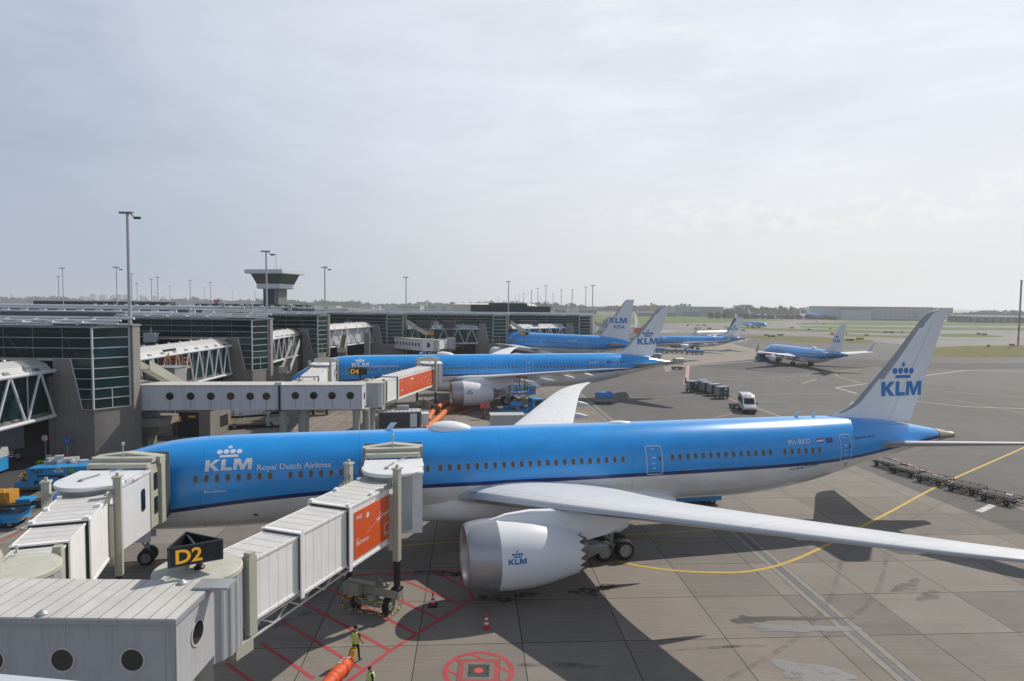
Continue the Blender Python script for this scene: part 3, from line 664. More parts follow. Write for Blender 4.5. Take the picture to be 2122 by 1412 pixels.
def build_777(name, label, loc, psi):
    a = Airliner(S777, name, label, loc, psi, LIV_K2)
    T = [(1.5, 20.0, 34.6), (3.1, 21.2, 34.7), (9.6, 26.0, 35.2), (16, 30.7, 37.6), (24, 36.6, 41.0), (29, 40.3, 43.1), (30.4, 42.2, 43.8)]
    P = [(0, 1.62), (.04, 1.72), (.2, 1.82), (.6, 1.93), (1.2, 1.98), (2.4, 1.98), (3.6, 1.86), (4.8, 1.62), (5.4, 1.48)]
    core = ([(4.6, 1.15), (6.0, 1.0), (6.9, .75), (6.95, .65)], [(6.5, .6), (7.2, .5), (8.0, .06)])
    for sd in (-1, 1):
        w = a.wing(T, sd, lambda l: 3.75 + .115 * l, [(1.5, .12), (30, .09)])
        for l, s0, s1 in ((8.5, 31, 37.5), (14, 33.5, 39.5), (20, 36.5, 41.5)): a.fairing(w, s0, s1, l, 3.55 + .115 * l, .4, sd)
        a.engine(23.0, 9.6, 2.75, P, sd, 0, .6, core, 1.45, 1.2, False, [(24.5, 4.3, 4.6, .1), (26, 4.0, 4.85, .3), (29, 3.4, 4.9, .3), (31, 4.2, 4.8, .1)])
        a.bogie(32.5, 5.5, sd, .66, .5, (-1.45, 0, 1.45), .62, 3.4, .17)
        a.wing([(.5, 54.5, 61.8), (2, 55.7, 62.0), (9, 61.3, 63.6), (10.7, 63, 64.3)], sd, lambda l: 6.3 + .12 * l, [(0, .10), (11, .09)], 'tailplane', .08, 0)
    rg = [[Vector((x, -hw * cos(t), (zt + zb) / 2 + (zt - zb) / 2 * sin(t))) for t in [2 * pi * j / 32 for j in range(32)]] for x, hw, zt, zb in ((18, 1.6, 3.2, 2.4), (20.5, 2.9, 4.4, 2.1), (26, 3.3, 4.6, 1.9), (34, 3.3, 4.5, 1.9), (38, 3.0, 4.0, 2.1), (40.5, 2.0, 3.3, 2.4))]
    MB().loft(rg).build('belly_fairing', NACW, a.root, 45)
    a.bogie(5.9, 0, -1, .52, .38, (0,), .36, 2.9, .11)
    a.fin([(7.8, 51.5, 61.4), (8.6, 52.6, 61.5), (9.6, 53.5, 61.6), (14, 57.0, 62.1), (18.0, 60.1, 62.75), (18.4, 60.9, 62.9)])
    a.fin_paint('fin_logo', flat_mesh(klm2d(), None, 1.45, (0, 0), 1.02), 55.9, 12.15, LETB)
    a.fin_paint('fin_title', flat_mesh(None, text2d('ASIA', .02), .95, (0, 0), 1.25), 56.9, 10.75, LETB)
    xs = [x * .56 for x in range(17, 36)] + [21.5 + .56 * k for k in range(24)] + [37.2 + .56 * k for k in range(22)]
    a.windows([x for x in xs if not 35.1 < x < 37], 6.25, .30, .46)
    for x in (6.5, 18.6, 36.0, 50.2): a.door(x, 5.2, 7.2, 1.2, .09)
    a.paint('registration', flat_mesh(None, text2d('PH-BQM', .006), .55, (0, 0), 1.05), 44.3, 6.85, LETW, off=.03)
    a.paint('airline_title', flat_mesh(None, text2d('荷蘭亞洲航空公司', .005), .5), 19.5, 6.75, LETW, off=.03)
    a.paint('motto', flat_mesh(None, text2d('The Flying Dutchman', .004), .28, (0, 0), 1.1), 44.3, 4.55, LETN, off=.03)
    a.cockpit(1.9, 5.8, .75, .55); a.dome(25, 28, .4, 'satcom_dome', .6)
    MB().lathe([(62.8, .5), (63.9, .38), (64.0, .1)], (0, 0, 6.7), (1, 0, 0), 16).build('tail_cone', APU, a.root, 40)
    return a
S737 = dict(fus=(39.5, 3.30, 1.88, 2.02, 7.0, 25.0, 4.85, 4.25), stripe=[(0, 1.9), (2, 2.15), (5, 2.75), (9, 3.05), (25, 3.10), (31, 3.2), (35, 3.7), (40, 4.4)])
def small_jet(name, label, loc, psi, livery=None, side=-1, logo=True, winglets=True, hi=True, k=1.0, title=True, fin_mat=None, stripe=None, reg=None, doors=True, group=None):
    sp = dict(S737)
    if stripe: sp['stripe'] = stripe
    if fin_mat: sp['finmat'] = fin_mat
    a = Airliner(sp, name, label, loc, psi, livery or LIV_K, group, hi)
    a.root.scale = (k, k, k)
    T = [(1.0, 12.6, 21.6), (1.9, 13.6, 21.7), (5.6, 16.4, 21.6), (10, 19.6, 23.3), (15, 22.9, 25.0), (17.0, 24.2, 25.8)]
    zw = lambda l: 2.35 + .125 * l
    P = [(0, .86), (.05, .95), (.25, 1.03), (.8, 1.09), (1.8, 1.08), (2.8, .98), (3.6, .84)]
    core = ([(3.2, .62), (4.1, .52), (4.5, .4)], [(4.3, .36), (5.0, .04)])
    for sd in (-1, 1):
        w = a.wing(T, sd, zw, [(1, .13), (17, .10)])
        if winglets:
            rg = []
            for z, le, te in ((0, 24.2, 25.8), (.5, 24.9, 26.2), (1.5, 25.8, 26.7), (2.5, 26.7, 27.2)):
                y = 17.0 + .10 + z * .18; zz = zw(17) + z
                rg.append([(le, sd * y, zz), ((le + te) / 2, sd * (y + .07), zz), (te, sd * y, zz), ((le + te) / 2, sd * (y - .07), zz)])
            MB().loft(rg).build('winglet', LETW if not hi else mat('winglet grey', (.50, .52, .55), .4), w)
        if hi:
            for l, s0, s1 in ((4.8, 19.5, 23.3), (9.5, 21.2, 25)): a.fairing(w, s0, s1, l, zw(l) - .2, .26, sd)
        a.engine(11.9, 4.83, 1.55, P, sd, 0, .45, core, .78, .8, (1.0, .30, .1) if (sd == side and logo and hi) else False, [(12.6, 2.2, 2.5, .08), (13.8, 2.1, 2.75, .2), (16.2, 1.9, 2.8, .2), (17.6, 2.4, 2.8, .06)])
        a.bogie(19.9, 2.86, sd, .55, .4, (0,), .43, 2.6, .12)
        a.wing([(.4, 33.3, 37.6), (1.2, 34.2, 37.9), (6, 37.6, 39.6), (7.1, 38.8, 40.2)], sd, lambda l: 4.55 + .12 * l, [(0, .10), (8, .09)], 'tailplane', .06, 0)
    rg = [[Vector((x, -hw * cos(t), (zt + zb) / 2 + (zt - zb) / 2 * sin(t))) for t in [2 * pi * j / 24 for j in range(24)]] for x, hw, zt, zb in ((11.5, 1.0, 2.0, 1.35), (13.5, 1.8, 2.6, 1.15), (18, 2.0, 2.7, 1.05), (22, 1.9, 2.5, 1.1), (24.5, 1.0, 1.9, 1.3))]
    MB().loft(rg).build('belly_fairing', NACW if livery is not LIV_B else LIV_B, a.root, 45)
    a.bogie(4.3, 0, -1, .36, .24, (0,), .2, 1.9, .08)
    a.fin([(4.9, 28.0, 36.9), (5.25, 29.2, 37.0), (6.0, 31.3, 37.2), (7, 32.6, 37.45), (9, 33.9, 37.95), (12.2, 36.2, 38.75), (12.55, 36.9, 38.85)], .10, .25)
    if logo:
        a.fin_paint('fin_logo', flat_mesh(klm2d(), None, .80, (0, 0), 1.0), 33.95, 7.7, LETB)
        a.fin_paint('crown_logo', flat_mesh(crown2d(0, 0, .9)), 35.4, 8.72, LETB)
    if hi:
        xs = [6.2 + .51 * i for i in range(53)]
        a.windows(xs, 3.78, .27, .38)
        if title:
            a.paint('fuselage_logo', flat_mesh(klm2d(), None, .55), 6.3, 4.12, LETW, off=.025)
            a.paint('crown_logo', flat_mesh(crown2d(0, 0, .6)), 7.25, 4.73, LETW, off=.025)
            a.paint('airline_title', flat_mesh(None, text2d('Royal Dutch Airlines', .012), .28), 8.5, 4.10, LETW, off=.025)
        a.paint('registration', flat_mesh(None, text2d(reg or 'PH-BXZ', .01), .33), 27.2, 4.15, LETW if livery is None else LETN, off=.03)
        for kk, mt in enumerate((LETB, LETW, LETR)): a.paint('national_flag', flat_mesh([[(0, .11 * kk), (.5, .11 * kk), (.5, .11 * kk + .11), (0, .11 * kk + .11)]]), 29.3, 4.15, mt, off=.03)
        if doors:
            for x, z0, z1, w in ((5.0, 2.95, 4.75, .86), (15.2, 3.3, 4.3, .6), (16.4, 3.3, 4.3, .6), (32.6, 3.0, 4.75, .8)): a.door(x, z0, z1, w, .06, False)
        a.cockpit(1.25, 3.75, .5, .42)
        a.dome(24.2, 26.6, .55, 'satcom_dome', .55)
    MB().lathe([(38.9, .32), (39.6, .27), (39.75, .2), (39.75, .03)], (0, 0, 4.55), (1, 0, 0), 14).build('tail_cone', BLACK if hi else APU, a.root, 40)
    return a
# the two big twins on the near stands, the bigger twin on the far stand
build_787('wide_body_airliner', 'nearest long blue and white airliner, PH-BKD, its wing reaching out of the picture', (-28.943, 39.785, 0), rad(12.889), 'PH-BKD', 'Baardbloem', 'blue long haul twins at the pier')
build_787('wide_body_airliner', 'middle blue and white airliner, PH-BKF, with a fuel truck under its wing', (-36.004, 104.706, 0), rad(14.152), 'PH-BKF', 'Zonnebloem', 'blue long haul twins at the pier')
build_777('wide_body_airliner', 'blue airliner PH-BQM with KLM ASIA lettering on its tail fin', (-18.0, 207.0, 0), rad(-37.8))
small_jet('narrow_body_airliner', 'blue short haul airliner parked behind five baggage carts, tall grey winglet towards us', (50.6, 246.5, 0), rad(5.0), reg='PH-BXO', group='blue short haul twins')
small_jet('narrow_body_airliner', 'blue short haul airliner being pushed back by a low blue tug', (81.2, 206.6, 0), rad(-81.5), reg='PH-BXT', group='blue short haul twins')
REDF = mat('red and blue fin', (0.10, 0.06, 0.14), 0.4)
small_jet('narrow_body_airliner', 'white airliner with navy belly and red ribbon mark, taxiing behind the parked blue one', (88.6, 318.0, 0), rad(33.0), LIV_B, logo=False, winglets=False, k=.85, title=False, fin_mat=mat('navy fin', (0.02, 0.03, .11), .4), reg='G-EUOF', doors=False, stripe=[(0, 2.2), (3, 2.0), (30, 2.1), (40, 4.4)])
# ---------------------------------------------------------------- ground, grass, paint
def ground_mat(name, c1, c2, joint, bw, bh, ang, mort, var, rough=0.85, streaks=True):
    m = bpy.data.materials.new(name); m.use_nodes = True; t = m.node_tree; b = t.nodes['Principled BSDF']; b.inputs['Roughness'].default_value = rough
    b.inputs['Specular IOR Level'].default_value = 0.3
    tc = t.nodes.new('ShaderNodeTexCoord')
    def mp(sc, rz=0, loc=(0, 0, 0)):
        q = t.nodes.new('ShaderNodeMapping'); t.links.new(tc.outputs['Object'], q.inputs[0]); q.inputs['Rotation'].default_value = (0, 0, rz); q.inputs['Scale'].default_value = sc; q.inputs['Location'].default_value = loc; return q.outputs[0]
    def noise(v, sc, det=6, ro=.6):
        n = t.nodes.new('ShaderNodeTexNoise'); t.links.new(v, n.inputs['Vector']); n.inputs['Scale'].default_value = sc; n.inputs['Detail'].default_value = det; n.inputs['Roughness'].default_value = ro; return n.outputs[0]
    def rng(s, a, bb, c, d):
        r = t.nodes.new('ShaderNodeMapRange'); t.links.new(s, r.inputs[0])
        for i, v in enumerate((a, bb, c, d)): r.inputs[i + 1].default_value = v
        return r.outputs[0]
    def mul(a, c):
        q = t.nodes.new('ShaderNodeMath'); q.operation = 'MULTIPLY'; t.links.new(a, q.inputs[0])
        if isinstance(c, float): q.inputs[1].default_value = c
        else: t.links.new(c, q.inputs[1])
        return q.outputs[0]
    if bw:
        br = t.nodes.new('ShaderNodeTexBrick'); t.links.new(mp((1, 1, 1), ang, (2.64, 1.62, 0)), br.inputs['Vector'])
        br.offset = 0; br.inputs['Scale'].default_value = 1; br.inputs['Brick Width'].default_value = bw; br.inputs['Row Height'].default_value = bh
        br.inputs['Mortar Size'].default_value = mort; br.inputs['Mortar Smooth'].default_value = 0; br.inputs['Bias'].default_value = 0
        br.inputs['Color1'].default_value = (*c1, 1); br.inputs['Color2'].default_value = (*c2, 1); br.inputs['Mortar'].default_value = (*joint, 1); col = br.outputs[0]
    else:
        mx = t.nodes.new('ShaderNodeMix'); mx.data_type = 'RGBA'; t.links.new(rng(noise(mp((1, 1, 1)), .03, 4), .35, .65, 0, 1), mx.inputs[0]); mx.inputs[6].default_value = (*c1, 1); mx.inputs[7].default_value = (*c2, 1); col = mx.outputs[2]
    f = rng(noise(mp((1, 1, 1)), .22, 8, .65), .3, .7, 1 - var, 1 + var * .7)
    f = mul(f, rng(noise(mp((1, 1, 1)), 9.0, 5, .7), .25, .75, 1 - var * .8, 1 + var * .8))
    f = mul(f, rng(noise(mp((1, 1, 1)), 45.0, 3, .7), .25, .75, 1 - var * .7, 1 + var * .7))
    if streaks:
        f = mul(f, rng(noise(mp((.05, 5.5, 1), ang), 1.0, 4, .6), .35, .65, .93, 1.04))
        f = mul(f, rng(noise(mp((.06, .9, 1), ang + .6), .6, 5, .6), .56, .70, 1.0, .86))
        f = mul(f, rng(noise(mp((1, 1, 1), 0, (9, 4, 0)), .11, 6, .72), .58, .72, 1.0, .80))
    v = t.nodes.new('ShaderNodeVectorMath'); v.operation = 'SCALE'; t.links.new(col, v.inputs[0]); t.links.new(f, v.inputs['Scale']); t.links.new(v.outputs[0], b.inputs['Base Color'])
    return m
SLABANG = rad(-3.5)
ASPH = ground_mat('asphalt', (0.122, 0.116, 0.108), (0.145, 0.138, 0.128), (0, 0, 0), 0, 0, rad(20), 0, .13)
ASPHD = ground_mat('dark asphalt', (0.080, 0.076, 0.072), (0.092, 0.087, 0.082), (0, 0, 0), 0, 0, rad(20), 0, .12)
ASPHR = ground_mat('road asphalt', (0.062, 0.060, 0.058), (0.08, 0.077, 0.074), (0, 0, 0), 0, 0, rad(20), 0, .15)
CONC = ground_mat('concrete slabs', (0.262, 0.232, 0.200), (0.196, 0.174, 0.152), (0.02, 0.019, 0.018), 5.24, 4.73, SLABANG, .022, .12)
CONCL = ground_mat('pale concrete', (0.28, 0.245, 0.205), (0.265, 0.235, 0.20), (0, 0, 0), 0, 0, rad(5), 0, .08)
TAXI = ground_mat('taxiway asphalt', (0.19, 0.18, 0.17), (0.235, 0.225, 0.21), (0, 0, 0), 0, 0, rad(-10), 0, .08)
GRASSN = ground_mat('dry grass', (0.175, 0.155, 0.050), (0.140, 0.132, 0.045), (0, 0, 0), 0, 0, rad(3), 0, .22, 1.0)
GRASSF = ground_mat('green grass', (0.095, 0.150, 0.028), (0.130, 0.165, 0.045), (0, 0, 0), 0, 0, rad(3), 0, .16, 1.0)
def sheet(name, pts, z, m, kind='structure'):
    b = MB(); b.add([(p[0], p[1], z) for p in pts], [list(range(len(pts)))]); o = b.build(name, m); o['kind'] = kind; return o
def px(lst): return [G(*p) for p in lst]
gs = MB(); gs.add([(-6000, -60, 0), (6000, -60, 0), (6000, 9000, 0), (-6000, 9000, 0)], [(0, 1, 2, 3)]); structure(gs.build('ground', ASPH))
DR = lambda Y: 18.35 - .0605 * (Y - 28.6) + (Y > 60) * 0
sheet('concrete_apron', [(-38, -30), (38.9, -30), (38.75, 47.7), (37.2, 66.4), (36.0, 76), (DR(80) + .9, 80), (DR(150) + .9, 150), (DR(165), 165), (-30, 165), (-34, 120), (-36, 95), (-38, 62)], .004, CONC)
sheet('concrete_stand', px([(1366, 738), (1480, 703), (1522, 714), (1581, 728), (1566, 743), (1430, 757), (1380, 772)]), .006, CONCL)
sheet('dark_asphalt_patch', px([(1436, 759), (1562, 746), (1640, 738), (1790, 745), (1990, 752), (2122, 752), (2122, 764), (1990, 766), (1800, 762), (1725, 768), (1628, 775), (1540, 767)]), .008, ASPHD)
sheet('service_road', [(-80, 30), (-45.6, 30), (-44.9, 66), (-45.2, 175), (-80, 175)], .005, ASPHR)
# taxiways and grass towards the horizon
def band(name, pts, z, m, kind='structure', label=None):
    o = sheet(name, px(pts), z, m, kind)
    if kind == 'stuff': tag(o, label or 'airfield grass', 'grass')
band('taxiway', [(1236, 683), (1500, 676), (2122, 690), (2122, 716), (1930, 720), (1700, 698), (1480, 692), (1236, 690)], .012, TAXI)
band('taxiway', [(1236, 672), (1500, 668.5), (1700, 676.5), (2122, 686), (2122, 691), (1700, 684), (1500, 676), (1236, 683)], .010, TAXI)
band('grass', [(1543, 696.5), (1600, 697.2), (1685, 698.8), (1756, 701.6), (1815, 706), (1800, 710.5), (1741.6, 713), (1671, 710), (1600, 705), (1567, 703)], .022, GRASSN, 'stuff', 'dry grass island beside the nearer taxiway')
band('grass', [(1690, 693.5), (1760, 693.3), (1885, 696), (1890, 701), (1760, 698)], .024, GRASSN, 'stuff', 'narrow grass wedge between two taxiways')
band('grass', [(1430, 682.2), (1490, 681.8), (1530, 684), (1440, 684.8)], .024, GRASSN, 'stuff', 'short grass strip beyond the white airliner')
band('grass', [(1500, 676.5), (1600, 681), (1750, 684), (1900, 687), (1900, 692), (1750, 690), (1600, 685.5), (1500, 679.5)], .026, GRASSF, 'stuff', 'long green grass strip beyond the taxiway')
band('grass', [(1947, 692), (2010, 692), (2075, 696.5), (2081, 699), (1950, 698.5)], .026, GRASSF, 'stuff', 'grass wedge behind the tall tail fin')
band('grass', [(1931, 721), (1996, 717.5), (2122, 716), (2180, 717), (2180, 739), (2025, 741.5), (1932, 738.4)], .022, GRASSN, 'stuff', 'dry grass at the foot of the red and white mast')
band('grass', [(1225, 656), (1500, 656.5), (1645, 664.5), (1490, 669), (1236, 673)], .030, GRASSF, 'stuff', 'broad green field beyond the runway, middle')
band('grass', [(1650, 670), (1760, 667), (2122, 667.5), (2200, 668), (2200, 676), (2122, 676), (1760, 674.5), (1660, 673)], .030, GRASSF, 'stuff', 'broad green field in front of the hangars')
band('grass', [(1655, 676.5), (2200, 680), (2200, 685.5), (1900, 684), (1665, 679.5)], .028, GRASSF, 'stuff', 'green strip on the near side of the runway')
band('grass', [(640, 643), (1000, 646), (1236, 650), (1236, 657), (1000, 656), (640, 652)], .030, GRASSF, 'stuff', 'green field seen over the pier roof')
band('runway', [(1236, 673), (1490, 669), (1645, 664.5), (2200, 677), (2200, 680), (1655, 676.5), (1500, 671), (1236, 676)], .016, TAXI)
# ---------------------------------------------------------------- painted lines
class Paint:
    def __init__(s): s.m = MB()
    def line(s, pts, w, z=.012, closed=False):
        P = [Vector((p[0], p[1], 0)) for p in pts]; n = len(P); L = []
        for i, p in enumerate(P):
            a = P[(i - 1) % n] if (closed or i > 0) else p; b = P[(i + 1) % n] if (closed or i < n - 1) else p
            d = (b - a).normalized(); nn = Vector((-d.y, d.x, 0)); k = 1.0
            if i not in (0, n - 1) or closed:
                d1 = (p - a).normalized(); k = 1 / max(.5, abs(nn.dot(Vector((-d1.y, d1.x, 0)))))
            L.append((p + nn * w / 2 * k, p - nn * w / 2 * k))
        vs = [q for ab in L for q in ab]; fs = [(2 * i, 2 * i + 1, (2 * i + 3) % (2 * n), (2 * i + 2) % (2 * n)) for i in range(n if closed else n - 1)]
        s.m.add([(v.x, v.y, z) for v in vs], [f[::-1] for f in fs]); return s
    def done(s, name, m): o = s.m.build(name, m); return structure(o)
def curve(pts, k=6):
    P = [Vector((p[0], p[1], 0)) for p in pts]; out = []
    for i in range(len(P) - 1):
        a, b, c, d = P[max(i - 1, 0)], P[i], P[i + 1], P[min(i + 2, len(P) - 1)]
        for j in range(k):
            t = j / k; out.append(b * 1 + ((c - a) * t + (2 * a - 5 * b + 4 * c - d) * t * t + (3 * b - a - 3 * c + d) * t ** 3) * .5)
    return out + [P[-1]]
PY = mat('yellow line paint', (0.55, 0.36, 0.055), .75, var=.18, vs=2.5)
PR = mat('red line paint', (0.42, 0.055, 0.06), .75, var=.22, vs=1.6)
PK = mat('faded red line paint', (0.46, 0.27, 0.26), .8, var=.2, vs=1.5)
PWT = mat('white line paint', (0.50, 0.49, 0.47), .75, var=.2, vs=1.5)
PYF = mat('faded yellow line paint', (0.40, 0.33, 0.18), .8, var=.2, vs=.5)
def ac(s_, l): c, q = cos(rad(12.889)), sin(rad(12.889)); return Vector((-28.943 + s_ * c + l * q, 39.785 + s_ * q - l * c, 0))
y = Paint()
y.line([ac(-4, 0), ac(34, .3)], .16)
y.line([G(1294, 1110), G(1400, 1103), G(1460, 1099), G(1560, 1090)], .15)
y.line(curve(px([(1240, 1146), (1290, 1166), (1380, 1181), (1480, 1187), (1560, 1183.5), (1640, 1163), (1730, 1122), (1790, 1090), (1860, 1053), (1960, 1000), (2122, 928), (2220, 884)])), .26, .014)
y.line([ac(-2, -.9), ac(-2, .9)], .3, .016)
y.done('yellow_stand_line', PY)
yf = Paint()
for L, w in (([(1787, 795), (1741.6, 782), (1733, 777), (1733, 773), (1742, 770), (1823.7, 760.5)], .30), ([(1662, 795), (1693.5, 785.7)], .4), ([(1271, 827), (1452, 819), (1600, 817), (1768, 815)], .22), ([(1910, 807.8), (2122, 824)], .25),
             ([(1958, 826), (2200, 871)], .25), ([(1429, 782), (1664, 795.5)], .22), ([(1432, 773.7), (1650, 792)], .22), ([(1600, 690), (1740, 691), (2122, 706)], .5), ([(1440, 688), (1540, 687)], .5),
             ([(1900, 752), (2122, 753)], .4), ([(660, 880), (760, 840), (810, 838)], .16), ([(1535, 706), (1560, 714), (1640, 725), (1760, 728), (1800, 722)], .3)):
    yf.line(curve(px(L)) if len(L) > 3 else px(L), w, .015)
yf.done('yellow_taxi_line', PYF)
w_ = Paint()
for L, w in (([(1775.6, 816), (1731.7, 803.5), (1795.4, 795.6)], .45), ([(1918.6, 778.6), (2000.7, 768), (2122, 770)], .5), ([(1900, 832), (1996.5, 843), (2200, 850)], .35), ([(1429, 758.5), (1567.6, 748.5)], .5), ([(1530, 709), (1553, 703)], .6), ([(1515, 712), (1545, 702)], .5),
             ([(2028, 1061), (2058, 1047)], .55), ([(2082, 1030), (2096, 1023)], .55), ([(0, 1114), (50, 1092), (100, 1072)], .2), ([(0, 1097), (70, 1095)], .14), ([(430, 876), (480, 862)], .14), ([(440, 884), (560, 888)], .14), ([(505, 868), (540, 850)], .14), ([(600, 892), (700, 856)], .14)):
    w_.line(px(L), w, .014)
for k in range(9): w_.line(px([(1345 + k * 0 + 14 * k + 240, 783.5 - .8 * k), (1353 + 14 * k + 240, 783 - .8 * k)]), .3, .014)
w_.done('white_line', PWT)
pk = Paint()
for L, w in (([(1851, 951), (1925, 979), (2000, 1007), (2122, 1056), (2200, 1086)], .42), ([(1426, 757), (1422.5, 796)], .9), ([(1420, 783), (1418, 797)], .5), ([(1437, 755.5), (1565, 743.5)], .5), ([(1508, 826), (1560, 843), (1607, 860), (1640, 872)], .4), ([(1481, 866), (1518, 858)], .25), ([(1450, 803), (1464, 812)], .4)):
    pk.line(px(L), w, .013)
for k in range(11): pk.line(px([(1230 + 12 * k, 800 - 3.2 * k), (1412 + k, 795.5 - 3.3 * k)]), .1, .013)
for k in range(8): pk.line(px([(600 + 26 * k, 905 - 5.4 * k), (800 + 14 * k, 880 - 4.2 * k)]), .10, .013)
for k in range(7): pk.line(px([(640 + 30 * k, 848 + 2 * k), (560 + 34 * k, 898 + 2 * k)]), .10, .013)
pk.done('faded_red_line', PK)
r_ = Paint(); q = Paint
r_.line(px([(700, 1197), (766, 1190.5), (860, 1186), (949, 1181.6), (956.5, 1199), (982, 1241), (912, 1284), (807, 1350), (780, 1371), (716, 1416), (640, 1470)]), .21, .013)
for L in ([(897.6, 1185), (964, 1216)], [(808, 1189.5), (830, 1200), (954, 1253)], [(745, 1202), (820, 1240.7), (910, 1283.6)], [(671, 1215), (754, 1257), (862, 1314)], [(630, 1251), (809, 1349)], [(590, 1291), (750, 1387)], [(539.5, 1332), (650, 1407)], [(469, 1375), (530, 1419)], [(0, 1122), (50, 1098), (100, 1077)]):
    r_.line(px(L), .19, .0125)
HY = G(992, 1391); ring = [(HY.x + 1.56 * cos(a * pi / 24), HY.y + 1.56 * sin(a * pi / 24)) for a in range(48)]
r_.line(ring, .22, .013, True)
for o_ in (-.85, .0, .85): 
    h = math.sqrt(1.5 ** 2 - o_ ** 2); c45 = cos(rad(-38)), sin(rad(-38)); nx = (-c45[1], c45[0])
    r_.line([(HY.x + nx[0] * o_ - c45[0] * h, HY.y + nx[1] * o_ - c45[1] * h), (HY.x + nx[0] * o_ + c45[0] * h, HY.y + nx[1] * o_ + c45[1] * h)], .16, .0125)
r_.done('red_stand_line', PR)
hp = MB()
def hq(m, a, b, z, mi): m.add([(HY.x - a, HY.y - b, z), (HY.x + a, HY.y - b, z), (HY.x + a, HY.y + b, z), (HY.x - a, HY.y + b, z)], [(0, 1, 2, 3)], mi)
hq(hp, .98, .98, .017, 0); hq(hp, .92, .92, .021, 1); hq(hp, .72, .72, .025, 2); hq(hp, .50, .50, .029, 3)
hp.add([(HY.x + .21 * cos(a * pi / 10), HY.y + .21 * sin(a * pi / 10), .033) for a in range(20)], [list(range(20))], 4)
for sx in (-.4, .4):
    for sy in (-.2, .2): hp.box((HY.x + sx, HY.y + sy, .035), (.05, .14, .012), 5)
hp.build('hydrant_pit', [mat('pit frame', (.10, .10, .09), .7, var=.2), PR, mat('pit concrete', (.19, .17, .145), .9, var=.25, vs=4), mat('pit grate', (.055, .055, .055), .7, var=.4, vs=30), mat('hydrant lid red', (.60, .075, .06), .6, var=.15, vs=6), BLACK])
tag(bpy.data.objects['hydrant_pit'], 'square fuel hydrant pit cover with a round red lid inside a painted red circle', 'hydrant')
# ---------------------------------------------------------------- slot drain, stains
dr = MB(); ax = Vector((-.0605, 1, 0)).normalized(); nx = Vector((1, .0605, 0)).normalized()
def strip(m, o0, o1, z, mi, y0=-20, y1=150):
    a, b = Vector((DR(y0), y0, z)), Vector((DR(y1), y1, z)); m.add([a + nx * o0, a + nx * o1, b + nx * o1, b + nx * o0], [(0, 1, 2, 3)], mi)
strip(dr, -.62, -.58, .009, 2); strip(dr, .58, .62, .009, 2)
strip(dr, -.58, -.24, .010, 0); strip(dr, .24, .58, .010, 0); strip(dr, -.26, -.24, .013, 3); strip(dr, .24, .26, .013, 3); strip(dr, -.24, .24, .012, 1); strip(dr, -.012, .012, .0135, 3)
gm = bpy.data.materials.new('drain grating'); gm.use_nodes = True; t_ = gm.node_tree; bb = t_.nodes['Principled BSDF']; tcx = t_.nodes.new('ShaderNodeTexCoord'); vo = t_.nodes.new('ShaderNodeTexVoronoi'); vo.inputs['Scale'].default_value = 16; t_.links.new(tcx.outputs['Object'], vo.inputs['Vector'])
rr_ = t_.nodes.new('ShaderNodeValToRGB'); t_.links.new(vo.outputs['Distance'], rr_.inputs[0]); rr_.color_ramp.elements[0].color = (.012, .012, .012, 1); rr_.color_ramp.elements[1].color = (.11, .11, .107, 1); rr_.color_ramp.elements[0].position = .2; rr_.color_ramp.elements[1].position = .55
t_.links.new(rr_.outputs[0], bb.inputs['Base Color']); bb.inputs['Roughness'].default_value = .7
structure(dr.build('slot_drain', [mat('drain edge concrete', (.26, .235, .205), .85, var=.15, vs=2), gm, ASPHR, mat('drain rail', (.20, .20, .20), .6)]))
def blot(name, cx, cy, rx, ry, m, z, seed, rz=0.0, n=46, rough=.45):
    rs = random.Random(seed); ph = [rs.random() * 6.3 for _ in range(7)]
    P = []
    for i in range(n):
        a = 2 * pi * i / n; r = 1 + rough * sum(sin((k + 2) * a + ph[k]) / (k + 2) for k in range(7))
        x, y_ = rx * r * cos(a), ry * r * sin(a); P.append((cx + x * cos(rz) - y_ * sin(rz), cy + x * sin(rz) + y_ * cos(rz)))
    return sheet(name, P, z, m)
def soft(name, col, dens, rough, sc, lo, hi):
    """a stain with ragged, patchy edges: thin film over the slabs"""
    m = bpy.data.materials.new(name); m.use_nodes = True; t = m.node_tree; b = t.nodes['Principled BSDF']; b.inputs['Base Color'].default_value = (*col, 1); b.inputs['Roughness'].default_value = rough
    c = t.nodes.new('ShaderNodeTexCoord'); n = t.nodes.new('ShaderNodeTexNoise'); t.links.new(c.outputs['Object'], n.inputs['Vector']); n.inputs['Scale'].default_value = sc; n.inputs['Detail'].default_value = 9; n.inputs['Roughness'].default_value = .7
    r = t.nodes.new('ShaderNodeMapRange'); t.links.new(n.outputs[0], r.inputs[0]); r.inputs[1].default_value = lo; r.inputs[2].default_value = hi; r.inputs[4].default_value = dens; t.links.new(r.outputs[0], b.inputs['Alpha']); return m
OIL = soft('oil film', (.028, .025, .022), .72, .55, 2.2, .42, .58)
SOOT = soft('tyre soot', (.035, .033, .03), .5, .8, 1.1, .40, .70)
WET = soft('drying residue', (.27, .275, .285), .6, .5, 1.4, .33, .46)
WETD = soft('damp concrete', (.07, .062, .055), .75, .4, 1.6, .30, .5)
